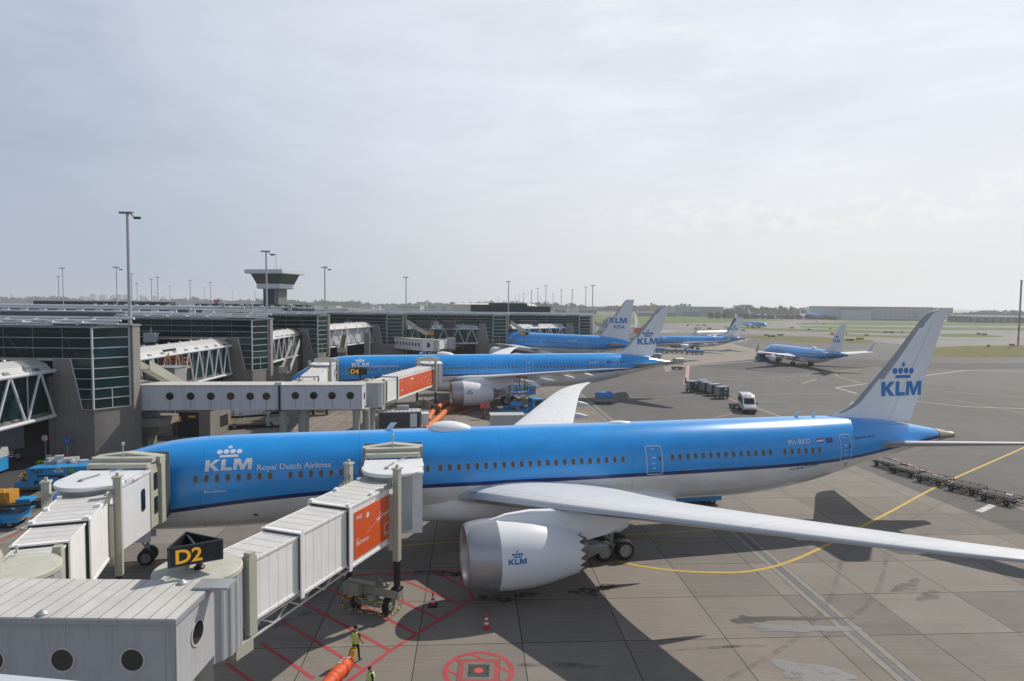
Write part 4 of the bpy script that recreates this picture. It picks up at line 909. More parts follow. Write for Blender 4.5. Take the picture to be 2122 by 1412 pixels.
for i, (x, y_, rx, ry, m, rz) in enumerate(((1035, 1240, 1.15, .42, OIL, .1), (1090, 1233, .7, .35, OIL, .3), (1215, 1228, .95, .5, OIL, .3), (1250, 1218, .8, .4, OIL, .2), (905, 1188, 1.5, .45, OIL, 0), (950, 1190, .9, .4, OIL, 0), (600, 1255, 2.4, .5, SOOT, .9), (560, 1300, 1.6, .5, SOOT, .9), (640, 1225, 1.8, .5, SOOT, .9),
        (1552, 1285, .85, .42, WETD, 0), (1640, 1282, 2.6, .22, WETD, .05), (1690, 1304, 2.0, .40, WET, .05), (1600, 1300, 1.1, .3, WET, -.2), (1700, 1400, 1.9, .8, WET, -.35), (1660, 1395, .7, .6, WET, -.9), (1880, 1215, 1.3, .5, SOOT, .5), (1930, 1235, 1.2, .4, SOOT, .3), (1450, 1345, 2.5, .12, SOOT, .12), (1530, 1340, 1.6, .10, SOOT, .1), (1430, 1150, 1.2, .14, SOOT, 0), (1160, 1380, 1.5, .3, SOOT, 0))):
    p = G(x, y_); blot('ground_stain', p.x, p.y, rx, ry, m, .0165 + .0006 * i, 40 + i, rz)
# tyre tracks sweeping over the apron
tr = Paint()
for L in ([(1500, 1412), (1640, 1330), (1720, 1240), (1750, 1150), (1800, 1090)], [(1700, 1330), (1800, 1250), (1830, 1190), (1840, 1120)], [(1900, 940), (2010, 900), (2122, 905)], [(1960, 1010), (2040, 960), (2122, 930)], [(1880, 1080), (1960, 1040), (2040, 1000)], [(1900, 860), (2000, 855), (2122, 880)], [(1600, 840), (1700, 830), (1860, 850)], [(1300, 860), (1450, 850), (1500, 870)]):
    tr.line(curve(px(L), 8), .28, .0115)
tr.done('tyre_track', soft('tyre track film', (.05, .048, .045), .32, .8, .8, .42, .7))
# ---------------------------------------------------------------- boarding bridges, walkways, gate signs
PANEL = slat_mat('bridge side panel', (0.86, 0.85, 0.82), (0.40, 0.39, 0.37), 0.55, 0, .018, .5, .07)
PANELR = slat_mat('bridge roof panel', (0.62, 0.61, 0.585), (0.10, 0.09, 0.08), 0.62, 0, .03, .6, .13)
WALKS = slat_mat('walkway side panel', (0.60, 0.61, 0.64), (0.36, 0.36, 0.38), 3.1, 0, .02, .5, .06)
WALKD = slat_mat('shade-toned walkway side panel', (0.43, 0.435, 0.45), (0.28, 0.28, 0.30), 3.1, 0, .02, .5, .08)  # darker copy of the walkway panel: shade from the building behind put into its colour
WALKR = slat_mat('walkway roof panel', (0.58, 0.565, 0.53), (0.06, 0.055, 0.05), 0.52, 0, .026, .65, .16)
CORR = mat('corrugated cladding', (0.42, 0.445, 0.46), 0.45, .2, var=.06, vs=1)
DISC = mat('rotunda roof', (0.50, 0.495, 0.42), 0.7, var=.16, vs=1.4, streak=0)
BELL = mat('bellows fabric', (0.13, 0.125, 0.125), 0.8, var=.1, vs=3)
GASK = mat('black gasket', (0.012, 0.012, 0.013), 0.6)
COLC = mat('column paint', (0.36, 0.36, 0.31), 0.6, var=.12, vs=1.5)
HAZS = mat('hazard yellow', (0.72, 0.50, 0.03), .5)
for m_, s_ in ((WALKS, .3), (WALKD, .35), (PANEL, .15)):   # rain streaks under openings and joints
    t = m_.node_tree; b = t.nodes['Principled BSDF']; src = b.inputs['Base Color'].links[0].from_socket
    c = [n for n in t.nodes if n.type == 'TEX_COORD'][0]; mp = t.nodes.new('ShaderNodeMapping'); t.links.new(c.outputs['Object'], mp.inputs[0]); mp.inputs['Scale'].default_value = (4.5, 4.5, .25)
    n = t.nodes.new('ShaderNodeTexNoise'); t.links.new(mp.outputs[0], n.inputs['Vector']); n.inputs['Scale'].default_value = 1.0; n.inputs['Detail'].default_value = 7; n.inputs['Roughness'].default_value = .6
    r = t.nodes.new('ShaderNodeMapRange'); t.links.new(n.outputs[0], r.inputs[0]); r.inputs[1].default_value = .5; r.inputs[2].default_value = .8; r.inputs[4].default_value = s_
    x = t.nodes.new('ShaderNodeMix'); x.data_type = 'RGBA'; t.links.new(r.outputs[0], x.inputs[0]); t.links.new(src, x.inputs[6]); x.inputs[7].default_value = (.16, .145, .125, 1); t.links.new(x.outputs[2], b.inputs['Base Color'])
def upbox(m, x0, x1, w0, zb0, zt0, zb1, zt1, mi=0):
    h = w0 / 2
    vs = [(x0, -h, zb0), (x1, -h, zb1), (x1, h, zb1), (x0, h, zb0), (x0, -h, zt0), (x1, -h, zt1), (x1, h, zt1), (x0, h, zt0)]
    m.add(vs, [(0, 3, 2, 1)], mi); m.add(vs, [(4, 5, 6, 7)], mi + 1); m.add(vs, [(0, 1, 5, 4), (1, 2, 6, 5), (2, 3, 7, 6), (3, 0, 4, 7)], mi)
def frame_ring(m, x, w, zb, zt, t, d, mi=0):
    m.span(x, x + d, -w / 2, -w / 2 + t, zb, zt, mi); m.span(x, x + d, w / 2 - t, w / 2, zb, zt, mi); m.span(x, x + d, -w / 2 + t, w / 2 - t, zt - t, zt, mi)
def bridge(label, rot, door, nrm, fB, fC, ad=None, z0=4.05, z1=4.05, hi=True, off=4.9, group='boarding bridges', rotz=7.05, face_tilt=0.0):
    rot, door, nrm = Vector((rot[0], rot[1], 0)), Vector((door[0], door[1], 0)), Vector((nrm[0], nrm[1], 0)).normalized()
    piv = door + nrm * off; d = piv - rot; D = d.length; az = math.atan2(d.y, d.x)
    R = thing('boarding_bridge', label, 'boarding bridge', rot, az, group)
    LZ = Matrix.Rotation(-az, 4, 'Z') @ Matrix.Translation(-rot)
    zb = lambda x: z0 + (z1 - z0) * x / D
    xB, xC, xE = fB * D, fC * D, D - 1.35
    # rotunda
    m = MB(); n = 96; rr = [1.47 + (.035 if k % 4 < 2 else -.01) for k in range(n)]
    m.loft([[(rr[k] * cos(2 * pi * k / n), rr[k] * sin(2 * pi * k / n), z) for k in range(n)] for z in (z0 - .05, rotz - .12)], 0)
    ro = m.build('rotunda', CORR, R)
    m = MB().lathe([(0, 1.54), (.16, 1.54), (.2, 1.5), (.26, .02)], (0, 0, rotz - .14), (0, 0, 1), 64)
    m.lathe([(0, .32), (.3, .32), (.32, .02)], (-.35, .45, rotz + .08), (0, 0, 1), 20)
    m.beam((-.3, .5, rotz + .2), (1.35, .3, rotz + .30), .05); m.box((1.35, .3, rotz + .3), (.1, .1, .3))
    m.build('rotunda_roof', DISC, ro, 40)
    m = MB().lathe([(0, .75), (.15, .75), (.16, .48), (z0 - .5, .48), (z0 - .3, .9), (z0 - .05, 1.35)], (0, 0, 0), (0, 0, 1), 28); m.build('rotunda_column', COLC, ro, 40)
    m = MB()
    for sy in (-1, 1): m.box((1.52, sy * 1.02, (z0 + rotz) / 2 + .02), (.42, .34, rotz - z0 + .1)).box((1.52, sy * 1.02, rotz + .14), (.3, .3, .18))
    m.box((1.0, -1.05, z0 - .35), (.9, .35, .5)); m.box((1.55, 0, z0 - .02), (.5, 2.0, .12)); m.build('rotunda_door_frame', BEIGE, ro)
    # telescoping tunnels
    secs = [(1.3, xB + .6, 1.78, .28, -.16, 'A'), (xB, xC + .6, 2.02, .14, -.03, 'B'), (xC, xE, 2.32, 0, .12, 'C')]
    tops = rotz - .05
    for i, (a, b, w, du, dt, nm) in enumerate(secs):
        m = MB(); upbox(m, a, b, w, zb(a) + du, tops + dt, zb(b) + du, tops + dt + (z1 - z0) * 0)
        for sy in (-1, 1):
            m.beam((a, sy * (w / 2 + .012), tops + dt - .03), (b, sy * (w / 2 + .012), tops + dt - .03), .06, .10)
            m.beam((a, sy * (w / 2 + .012), zb(a) + du + .05), (b, sy * (w / 2 + .012), zb(b) + du + .05), .06, .12)
            if i == 2:
                for x in (a + .05, a + (b - a) * .45, b - .4): m.box((x, sy * (w / 2 - .1), tops + dt + .06), (.26, .2, .14))
        t = m.build('tunnel', [PANEL, PANELR], R)
        if i:
            g = MB(); frame_ring(g, a - .05, w - .06, zb(a) + du + .1, tops + dt - .05, .17, .04); g.build('gasket', GASK, t)
            g = MB(); frame_ring(g, a - .09, w + .12, zb(a) + du - .12, tops + dt + .02, .07, .22); g.build('end_frame', PANEL, t)
    # underframe lattice
    m = MB(); xs = [1.7 + (xC + 1.2 - 1.7) * k / 9 for k in range(10)]
    for sy in (-.62, .62):
        m.beam((xs[0], sy, zb(0) - .02), (xs[-1], sy, zb(0) - .02), .09)
        m.beam((xs[0] + .2, sy, zb(0) - .55), (xs[-1] - .2, sy, zb(0) - .40), .08)
        for k in range(9): m.beam((xs[k], sy, zb(0) - (.02 if k % 2 else .55)), (xs[k + 1], sy, zb(0) - (.55 if k % 2 else .02)), .06)
    m.build('underframe', mat('white steel', (.58, .58, .57), .5, var=.1, vs=2), R)
    m = MB().span(1.6, xC + .4, -.55, .55, zb(0) - .10, zb(0) + .10); m.build('cable_tray', GASK, R)
    # drive bogie and lift columns
    xd = D - 2.1
    for sy in (-1, 1):
        y = sy * 1.52; m = MB()
        m.box((xd, y, 5.55), (.34, .34, 5.0)).box((xd, y, 8.1), (.48, .44, .09)).box((xd, y, 8.22), (.12, .12, .2))
        m.box((xd - .1, sy * 1.28, 5.2), (.5, .2, 3.0))
        lc = m.build('lift_column', BEIGE, R)
        g = MB()
        for k in range(4): g.add([(xd - .2 - .28 * k, sy * 1.36, tops + .14), (xd - .42 - .28 * k, sy * 1.36, tops + .14), (xd - .25 - .28 * k, sy * 1.36, tops + .55 - .09 * k), (xd - .2 - .28 * k, sy * 1.22, tops + .14), (xd - .42 - .28 * k, sy * 1.22, tops + .14), (xd - .25 - .28 * k, sy * 1.22, tops + .55 - .09 * k)], [(0, 1, 2), (3, 5, 4), (0, 3, 4, 1), (1, 4, 5, 2), (2, 5, 3, 0)])
        g.build('column_bracket', BEIGED, lc)
        MB().box((xd, sy * 1.52, 2.25), (.26, .26, 2.0)).box((xd, sy * 1.52, 1.50), (.5, .5, .12)).build('inner_column', BLACK, lc)
    m = MB().box((xd, 0, 1.23), (.5, 3.5, .46)).box((xd - .4, .95, 1.35), (.6, .95, .7)).tube([(xd - .45, -.4, 1.75), (xd - .45, 1.2, 1.75)], .14, 12).lathe([(0, .42), (.3, .36)], (xd, 0, .72), (0, 0, 1), 20).box((xd, 0, .55), (.55, 1.2, .4)).box((xd + .3, -.3, 1.55), (.2, .2, .3)).box((xd + .1, -.9, 1.55), (.22, .22, .22))
    bg = m.build('drive_bogie', BEIGED, R, 40)
    for sy in (-1, 1):
        w = MB().lathe([(-.17, .3), (-.17, .44), (-.1, .5), (.1, .5), (.17, .44), (.17, .3)], (xd, sy * .98, .5), (0, 1, 0), 26).build('wheel', TYRE, bg, 40)
        h = MB()
        for q in (-1, 1): h.lathe([(0, .02), (-.02, .1), (-.06, .2), (.0, .3)], (xd, sy * .98 + q * .17, .5), (0, q, 0), 18)
        h.build('rim', BEIGED, w, 30)
    m = MB(); seg = 0
    P = [(xd - .75, -1.45), (xd + .75, -1.45), (xd + .75, 1.45), (xd - .75, 1.45)]
    for z in (.22, .95):
        for i in range(4):
            a, b = Vector((*P[i], z)), Vector((*P[(i + 1) % 4], z)); k = 9
            for j in range(k): m.tube([a + (b - a) * j / k, a + (b - a) * (j + 1) / k], .022, 6, (j + i) % 2)
    for p in P + [(xd - .75, -.6), (xd - .75, .6), (xd + .75, -.6), (xd + .75, .6)]:
        for j in range(3): m.tube([(*p, .22 + .245 * j), (*p, .22 + .245 * (j + 1))], .022, 6, j % 2)
    m.build('safety_hoop', [HAZS, BLACK], bg)
    # cab: turns to face the aircraft
    fa = math.atan2(-nrm.y, -nrm.x) - az
    CM = Matrix.Translation((D, 0, 0)) @ Matrix.Rotation(fa, 4, 'Z')
    m = MB().lathe([(0, 1.72), (.14, 1.75), (.2, 1.7), (.28, .02)], (-.1, 0, 7.38), (0, 0, 1), 48); m.span(-.3, 1.6, -1.78, 1.62, 7.42, 7.60)
    m.v = [CM @ v for v in m.v]; cab = m.build('cab', PANEL if False else WHITE, R, 40)
    m = MB(); m.span(-1.0, 2.3, -1.70, -.1, 3.95, 7.42); m.span(.3, 2.3, .0, 1.62, 4.05, 7.42); m.span(-1.05, 2.35, -1.76, .0, 7.30, 7.44); m.span(.4, 1.2, -1.82, -1.70, 7.34, 7.46); m.v = [CM @ v for v in m.v]; m.build('cab_body', WHITE, cab)
    m = MB(); m.lathe([(0, 1.45), (3.1, 1.45)], (-.1, 0, 4.2), (0, 0, 1), 40); m.v = [CM @ v for v in m.v]; m.build('cab_curtain', CORR, cab, 40)
    m = MB(); m.add([(1.55 + x, -1.73, 5.95 + y) for x, y in rrect(.42, 1.25, .18)], [list(range(20))[::-1]]); m.add([(-.6 + x * 0, -1.73, 4.4) for x, y in [(0, 0)] * 3], []); m.span(.55, .62, -1.2, -.7, 4.4, 4.5); m.v = [CM @ v for v in m.v]; m.build('cab_window', GLASSD, cab)
    m = MB(); m.span(2.2, 2.75, -1.62, 1.62, 7.55, 7.78); m.span(2.75, 3.3, -1.66, 1.66, 7.72, 8.0); m.span(2.3, 3.9, -1.68, -1.5, 4.0, 7.6); m.span(2.3, 3.9, 1.5, 1.68, 4.0, 7.6); m.span(2.3, 3.9, -1.5, 1.5, 3.9, 4.05); m.span(2.4, 2.5, -1.72, -1.68, 4.1, 7.4)
    m.add([(3.3, -1.85, 7.95), (3.3, 0, 8.18), (3.3, 1.85, 7.95), (3.3, 1.85, 7.55), (3.3, -1.85, 7.55), (3.95, -1.85, 7.95), (3.95, 0, 8.18), (3.95, 1.85, 7.95), (3.95, 1.85, 7.55), (3.95, -1.85, 7.55)], [(0, 4, 3, 2, 1), (5, 6, 7, 8, 9), (0, 1, 6, 5), (1, 2, 7, 6), (2, 3, 8, 7), (4, 0, 5, 9), (3, 4, 9, 8)])
    m.span(3.45, 3.9, -1.85, -1.62, 4.0, 7.55); m.span(3.45, 3.9, 1.62, 1.85, 4.0, 7.55); m.tube([(2.9, 0, 8.0), (2.9, 0, 8.75)], .03, 6); m.lathe([(0, .08), (.14, .09), (.2, .02)], (2.9, 0, 8.72), (0, 0, 1), 12)
    CM2 = CM @ Matrix.Translation((off - 4.9, 0, 0)); m.v = [CM2 @ v for v in m.v]; cf = m.build('canopy_frame', BEIGE, cab)
    m = MB(); m.add([(3.05 + x, -1.70, z + y) for z in (5.2, 6.6) for x, y in rrect(.42, 1.0, .08)], [list(range(20))[::-1], list(range(20, 40))[::-1]]); m.v = [CM2 @ v for v in m.v]; m.build('canopy_window', GLASSD, cf)
    m = MB(); nb = 9
    for k in range(nb):
        x = 3.95 + .075 * k; o = .05 if k % 2 else 0
        m.span(x, x + .07, -1.78 + o, -1.6, 4.1, 7.8 - o + .02 * k); m.span(x, x + .07, 1.6, 1.78 - o, 4.1, 7.8 - o + .02 * k); m.span(x, x + .07, -1.6, 1.6, 7.6, 7.8 - o + .02 * k); m.span(x, x + .07, -1.6, 1.6, 3.95, 4.1)
    m.v = [CM2 @ v for v in m.v]; m.build('bellows', BELL, cab)
    m = MB().beam((-.7, .4, 7.66), (.35, -.1, 7.72), .06).beam((1.9, -1.2, 7.8), (.9, -.3, 7.70), .05).box((-.6, .3, 7.68), (.3, .2, .06)); m.v = [CM @ v for v in m.v]; m.build('roof_fitting', GREYM, cab)
    # advertising board on the outer tunnel
    if ad:
        x0, x1, zl, zh = xC + .35, xE - .85, zb(0) + .32, tops - .28; yy = -2.32 / 2 - .035; W, Hh = x1 - x0, zh - zl
        m = MB().span(x0, x1, yy, yy + .03, zl, zh); bd = m.build('advert_board', ORANGE, R)
        fn = lambda u, v: Vector((x0 + u, yy - .006, zl + v))
        for bodyt, u, v, s_, bo in ad:
            mapped('board_lettering', flat_mesh(None, text2d(bodyt, bo), s_ * Hh, (u * W, v * Hh)), fn, LETW, bd, 0)
        dots = [[(W * (.30 + .022 * k) + .02 * cos(a), Hh * (.42 + .011 * k) + .02 * sin(a)) for a in (0, 1.05, 2.1, 3.14, 4.2, 5.2)] for k in range(13)]
        mapped('board_dotted_line', flat_mesh(dots), fn, LETW, bd, 0)
        pl = [(.0, .02), (.10, .03), (.02, .14), (.06, .14), (.16, .03), (.24, .03), (.28, .0), (.24, -.03), (.16, -.03), (.06, -.14), (.02, -.14), (.10, -.03), (.0, -.02), (-.05, -.07), (-.08, -.07), (-.05, 0), (-.08, .07), (-.05, .07)]
        mapped('board_plane_mark', flat_mesh([[(W * .60 + x * Hh * .42, Hh * .58 + y * Hh * .42) for x, y in pl]]), fn, LETW, bd, 0)
        v, f = ring2d(W * .15, Hh * .24, Hh * .05, Hh * .018); mapped('board_badge', ([(W * .87 + x, Hh * .27 + y) for x, y in v], f), fn, LETW, bd, 0)
        lion = [(.30, .76), (.30, .80), (.315, .83), (.30, .86), (.325, .855), (.335, .88), (.345, .85), (.37, .87), (.365, .82), (.39, .80), (.36, .79), (.37, .76), (.345, .77), (.33, .755)]
        mapped('board_emblem', flat_mesh([[(W * x, Hh * y) for x, y in lion]]), fn, LETW, bd, 0)
    return R
NRM = lambda ps, extra=0: (sin(ps + extra), -cos(ps + extra))
def doorpt(loc, ps, s_, l): return (loc[0] + s_ * cos(ps) + l * sin(ps), loc[1] + s_ * sin(ps) - l * cos(ps))
p1l, p1a = (-28.943, 39.785), rad(12.889); p2l, p2a = (-36.004, 104.706), rad(14.152); p3l, p3a = (-18.0, 207.0), rad(-37.8)
AD1 = [('ING', .05, .82, .085, .01), ('from', .05, .385, .04, 0), ('Burnout', .05, .27, .10, .006), ('to', .66, .70, .04, 0), ('Campfire', .66, .585, .095, .006), ('Pay in a flash', .80, .10, .03, 0)]
bridge('white boarding bridge with the orange board, reaching the second door of the nearest airliner', (-11.6, 23.55), doorpt(p1l, p1a, 21.15, 2.9), NRM(p1a, rad(-3)), .33, .575, AD1)
bridge('plain white boarding bridge at the front door of the nearest airliner, no orange board', (-18.35, 23.3), doorpt(p1l, p1a, 6.2, 2.72), NRM(p1a, rad(-9)), .27, .485)
AD2 = [('ING', .05, .80, .085, .01), ('Dip', .05, .25, .12, .008), ('Dal', .72, .62, .11, .008), ('5 GM', .82, .12, .1, .008)]
AD2 = [('ING', .05, .80, .08, .01), ('van', .05, .40, .04, 0), ('DM', .05, .25, .12, .008), ('DM', .72, .60, .11, .008)]
bridge('white boarding bridge with the orange board, reaching the second door of the middle airliner', (-17.6, 80.6), doorpt(p2l, p2a, 21.9, 2.9), NRM(p2a), .12, .27, AD2)
bridge('plain white boarding bridge at the front door of the middle airliner', (-25.9, 80.4), doorpt(p2l, p2a, 5.95, 2.75), NRM(p2a, rad(-9)), .12, .28)
AD3 = [('ING', .05, .80, .085, .01), ('Aan de grond', .05, .45, .08, .005), ('in Japan', .66, .5, .08, .005)]
bridge('far white boarding bridge with the orange board at the KLM ASIA airliner', (-21.3, 174.5), doorpt(p3l, p3a, 6.5, 3.0), NRM(p3a, rad(25)), .30, .55, AD3)
bridge('far plain white boarding bridge behind the one with the orange board', (-17.5, 183.5), doorpt(p3l, p3a, 4.4, -3.0), (-sin(p3a), cos(p3a)) if False else NRM(p3a, rad(-55)), .30, .55)
# ------------------------------------------------------------ fixed walkways with portholes
def porthole(par, x, y, z, r, ny=-1, axis='y', mt=None):
    nrm = Vector((0, ny, 0)) if axis == 'y' else Vector((ny, 0, 0))
    m = MB().lathe([(-.02, r), (.035, r), (.035, r * 1.16), (-.02, r * 1.2)], (x, y, z), nrm, 32)
    w = m.build('porthole', mat('porthole rim', (.50, .50, .50), .5), par, 50)
    MB().lathe([(.012, r), (.013, .01)], (x, y, z), nrm, 32).build('pane', GLASSD, w); return w
WK = thing('walkway', 'near grey walkway with portholes leading to the D2 boarding bridges, bottom left', 'walkway', (-20, 20.9, 0))
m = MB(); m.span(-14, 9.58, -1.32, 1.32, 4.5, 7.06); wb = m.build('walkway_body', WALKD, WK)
m = MB(); m.span(-14, 9.66, -1.40, 1.40, 7.06, 7.17); m.build('walkway_roof', WALKR, WK)
m = MB(); m.span(-14, 9.70, -1.44, -1.40, 6.98, 7.15); m.span(9.66, 9.70, -1.40, 1.44, 6.98, 7.15); m.span(9.2, 10.4, .6, 1.35, 7.18, 7.26); m.span(9.58, 9.62, -1.30, -1.26, 4.55, 6.98)
m.build('roof_edge', GALV, WK)
m = MB()
for x in (5.4, 8.6, -3.5): m.lathe([(0, .16), (.05, .17), (.1, .12), (.16, .02)], (x, -1.2 if x < 8 else 1.1, 7.17), (0, 0, 1), 16)
m.build('roof_lamp', GALV, WK, 40)
for x, y_, r_c in ((8.9, .6, .3), (0, 0, .4), (-9, 0, .4)): MB().tube([(x, y_, 0), (x, y_, 4.5)], r_c, 20).build('walkway_column', COLC, WK, 40)
for pxx in (-160, -15, 130, 275):
    p = YD(pxx, 1367.5, 19.58); porthole(WK, p.x + 20, -1.32, p.z, .345)
p = G(407, 1325, 0); porthole(WK, 9.58, .12, 5.95, .38, 1, 'x')
W4 = thing('walkway', 'long grey walkway with ten portholes crossing to the D4 boarding bridges', 'walkway', (-30, 75.5, 0))
fr = [(-16.2, -.6), (-12.3, -2.75), (12.55, -.45)]; bk = [(12.35, 2.5), (-11.6, .4), (-14.6, 1.6)]
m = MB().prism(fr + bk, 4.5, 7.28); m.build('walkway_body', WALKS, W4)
m = MB().prism([(-16.3, -.66), (-12.32, -2.85), (12.65, -.54), (12.43, 2.6), (-11.6, .5), (-14.6, 1.7)], 7.28, 7.40); m.build('walkway_roof', slat_mat('walkway roof seams', (.58, .565, .53), (.20, .19, .175), .55, 0, .05, .65, .12), W4)
nd = Vector((24.85, 2.3, 0)).normalized(); nn_ = Vector((nd.y, -nd.x, 0))
def onfront(pxx, pyy):
    d = ray(pxx, pyy); p0 = Vector((-30 - 12.3, 75.5 - 2.75, 0)); n = Vector((2.3, -24.85, 0)); t = (p0 - CAM).dot(n) / d.dot(n); return CAM + d * t - Vector((-30, 75.5, 0))
for pxx in (352, 395, 437, 478, 518.5, 552, 612, 650, 688, 726):
    p = onfront(pxx, 821.5 if pxx < 600 else 820); nrm = nn_
    mm = MB().lathe([(-.02, .43), (.04, .43), (.04, .52), (-.02, .54)], p, nrm, 28); w = mm.build('porthole', MATS['porthole rim'], W4, 50)
    MB().lathe([(.015, .43), (.016, .01)], p, nrm, 28).build('pane', GLASSD, w)
    MB().box((p.x + nrm.x * .008, p.y + nrm.y * .008, p.z - 1.0), (.06, .02, .9), 0, math.atan2(nd.y, nd.x)).build('rain_streak', mat('rain stain', (.30, .29, .27), .8), w)
m = MB(); p = onfront(577, 820); m.box((p.x + .0, p.y + 1.3, 5.85), (.22, 2.9, 2.95), 0, math.atan2(nd.y, nd.x)); m.build('expansion_joint', GASK, W4)
m = MB().box((p.x, p.y + .3, 7.55), (.8, .7, .3)); m.build('roof_box', WHITE, W4)
for pxx, dy, r in ((581, .9, .42), (620, 1.6, .62), (735, .8, .42), (752, 1.8, .42)):
    p = onfront(pxx, 850); MB().tube([(p.x, p.y + dy, 0), (p.x, p.y + dy, 4.5)], r, 22).build('walkway_column', COLC, W4, 40)
MB().box((onfront(742, 850).x, onfront(742, 850).y + 1.3, 4.38), (1.8, 1.8, .24)).build('column_head', COLC, W4)
porthole(W4, 12.46, 1.0, 5.9, .42, 1, 'x')
W10 = thing('walkway', 'far grey walkway with small square windows beside the D10 sign', 'walkway', (-29, 178, 0))
m = MB().prism([(-5.6, 4.6), (5.2, -6.6), (8.0, -6.0), (7.6, -3.6), (5.4, -3.7), (-3.4, 6.2)], 4.2, 7.2); m.build('walkway_body', PANEL, W10)
m = MB().prism([(-5.7, 4.55), (5.15, -6.75), (8.1, -6.1), (7.7, -3.5), (5.4, -3.6), (-3.3, 6.3)], 7.2, 7.32); m.build('walkway_roof', DISC, W10)
dd = Vector((10.8, -11.2, 0)).normalized(); q_ = Vector((dd.y, -dd.x, 0))
for k in range(10):
    p = Vector((-5.6, 4.6, 5.8)) + dd * (1.2 + 1.42 * k) + q_ * .02; MB().box(p, (.5, .06, .9), 0, math.atan2(dd.y, dd.x)).build('window', GLASSD, W10)
porthole(W10, 6.6, -6.33, 5.75, .6)
for x, y_ in ((5.6, -5), (7.0, -4.6)): MB().tube([(x, y_, 0), (x, y_, 4.2)], .5, 16).build('walkway_column', COLC, W10, 40)
# ------------------------------------------------------------ gate signs
AMB = mat('amber lettering', (0.85, 0.42, 0.02), .5, emit=((.9, .42, .03), .25))
SGN = mat('sign black', (.014, .015, .018), .45)
def gate_sign(label, A, B, C, z0, z1, text, pole, tpos=(.10, .18), ts=.62, solid=False, loc=None):
    R = thing('gate_sign', label, 'gate sign', (pole[0], pole[1], pole[2])); o = Vector(pole)
    A, B, C = [Vector((p[0], p[1], 0)) - Vector((o.x, o.y, 0)) for p in (A, B, C)]
    m = MB(); h0, h1 = z0 - o.z, z1 - o.z; t = .06
    for a, b in ((A, B), (B, C), (C, A)):
        d = (b - a).normalized(); L = (b - a).length; m.box(((a + b) / 2).to_tuple()[:2] + ((h0 + h1) / 2,), (L, t, h1 - h0), 0, math.atan2(d.y, d.x))
    c = (A + B + C) / 3
    m.beam(A.lerp(B, .5) + Vector((0, 0, h1 - .1)), C + Vector((0, 0, h1 - .1)), .08); m.beam(c + Vector((0, 0, h0 + .1)), A + Vector((0, 0, h0 + .1)), .07)
    bx = m.build('sign_box', SGN, R)
    d = (B - A).normalized(); n = Vector((d.y, -d.x, 0)); L = (B - A).length; Hh = z1 - z0
    fn = lambda u, v: A + d * u + n * (t / 2 + .008) + Vector((0, 0, h0 + v))
    v, f = ring2d(L - .02, Hh - .02, .02, .025, 1); mapped('sign_edge', ([(L / 2 + x, Hh / 2 + y) for x, y in v], f), fn, mat('sign edge grey', (.09, .095, .11), .4), bx, 0)
    mapped('sign_lettering', flat_mesh(None, text2d(text, .025), ts * Hh, (tpos[0] * L, tpos[1] * Hh), 1.05), fn, AMB, bx, 0)
    m = MB().tube([(0, 0, 0), (0, 0, h0 + .15)], .06, 10); m.lathe([(0, .18), (.06, .2), (.12, .12), (.3, .10), (.32, .26), (.42, .26)], (0, 0, h0 - .42), (0, 0, 1), 18); m.build('sign_post', BLACK, R, 40)
    return R
zt = 8.32; zbm = 7.58
A, B, C = G(348, 1136, zt), G(461, 1117.5, zt), G(386, 1102, zt)
gate_sign('black three sided gate sign reading D2 in amber on the rotunda roof', A, B, C, zbm, zt, 'D2', (-11.45, 23.35, 7.17), (.13, .17), .66)
A4, B4 = Vector((-20.1, 79.9, 0)), Vector((-17.95, 79.9, 0))
gate_sign('black gate sign reading D4 in amber above the long walkway', A4, B4, (-19.1, 81.2), 8.0, 8.85, 'D4', (-18.9, 80.4, 7.2), (.06, .18), .66)
gate_sign('far black gate sign reading D10 above the white bridges', (-22.9, 176.0), (-20.5, 176.0), (-21.6, 177.3), 8.2, 9.05, 'D10', (-21.6, 176.5, 7.2), (.06, .18), .62)
gate_sign('far black gate sign reading D12 low in front of the glass tower', (2.3, 180), (4.6, 180), (3.4, 181.4), 8.3, 9.1, 'D12', (3.4, 180.5, 7.0), (.06, .18), .62)
gate_sign('far black gate sign reading D14 beside the last concrete pylon', (26.6, 198), (29.0, 198), (27.8, 199.4), 8.0, 8.8, 'D14', (27.8, 198.6, 6.8), (.06, .18), .62)
# ---------------------------------------------------------------- terminal pier
PGL = bpy.data.materials.new('green tinted glass'); PGL.use_nodes = True
t = PGL.node_tree; b = t.nodes['Principled BSDF']; b.inputs['Base Color'].default_value = (.004, .020, .018, 1); b.inputs['Roughness'].default_value = .03; b.inputs['Specular IOR Level'].default_value = .30; b.inputs['Alpha'].default_value = .62
PGL2 = mat('stair tower glass', (.010, .040, .036), .05, spec=.4, var=.5, vs=.35, stretch=(1, 1, .4))
CONCW = mat('cast concrete', (.235, .220, .198), .85, var=.14, vs=.7, streak=.35, streakcol=(.13, .12, .11))
MULL = mat('white mullion', (.56, .57, .57), .45)
ROOFG = mat('grey roof sheet', (.20, .21, .225), .6, var=.12, vs=.25, stretch=(1, 1, 1))
ROOFD = mat('dark roof felt', (.075, .072, .068), .85, var=.2, vs=.4)
TUBEW = mat('white steel tube', (.62, .64, .67), .4, var=.06, vs=1)
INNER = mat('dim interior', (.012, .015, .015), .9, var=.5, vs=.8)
INST = mat('interior strut', (.22, .24, .24), .6)
ROOFW = mat('pale roof sheet', (.50, .50, .49), .55, var=.12, vs=.5)
PIER = thing('terminal_pier', 'long green glazed airport pier with concrete stair pylons stretching away on the left', 'terminal pier', (-60, 100, 0))
PO = Matrix.Translation((60, -100, 0))
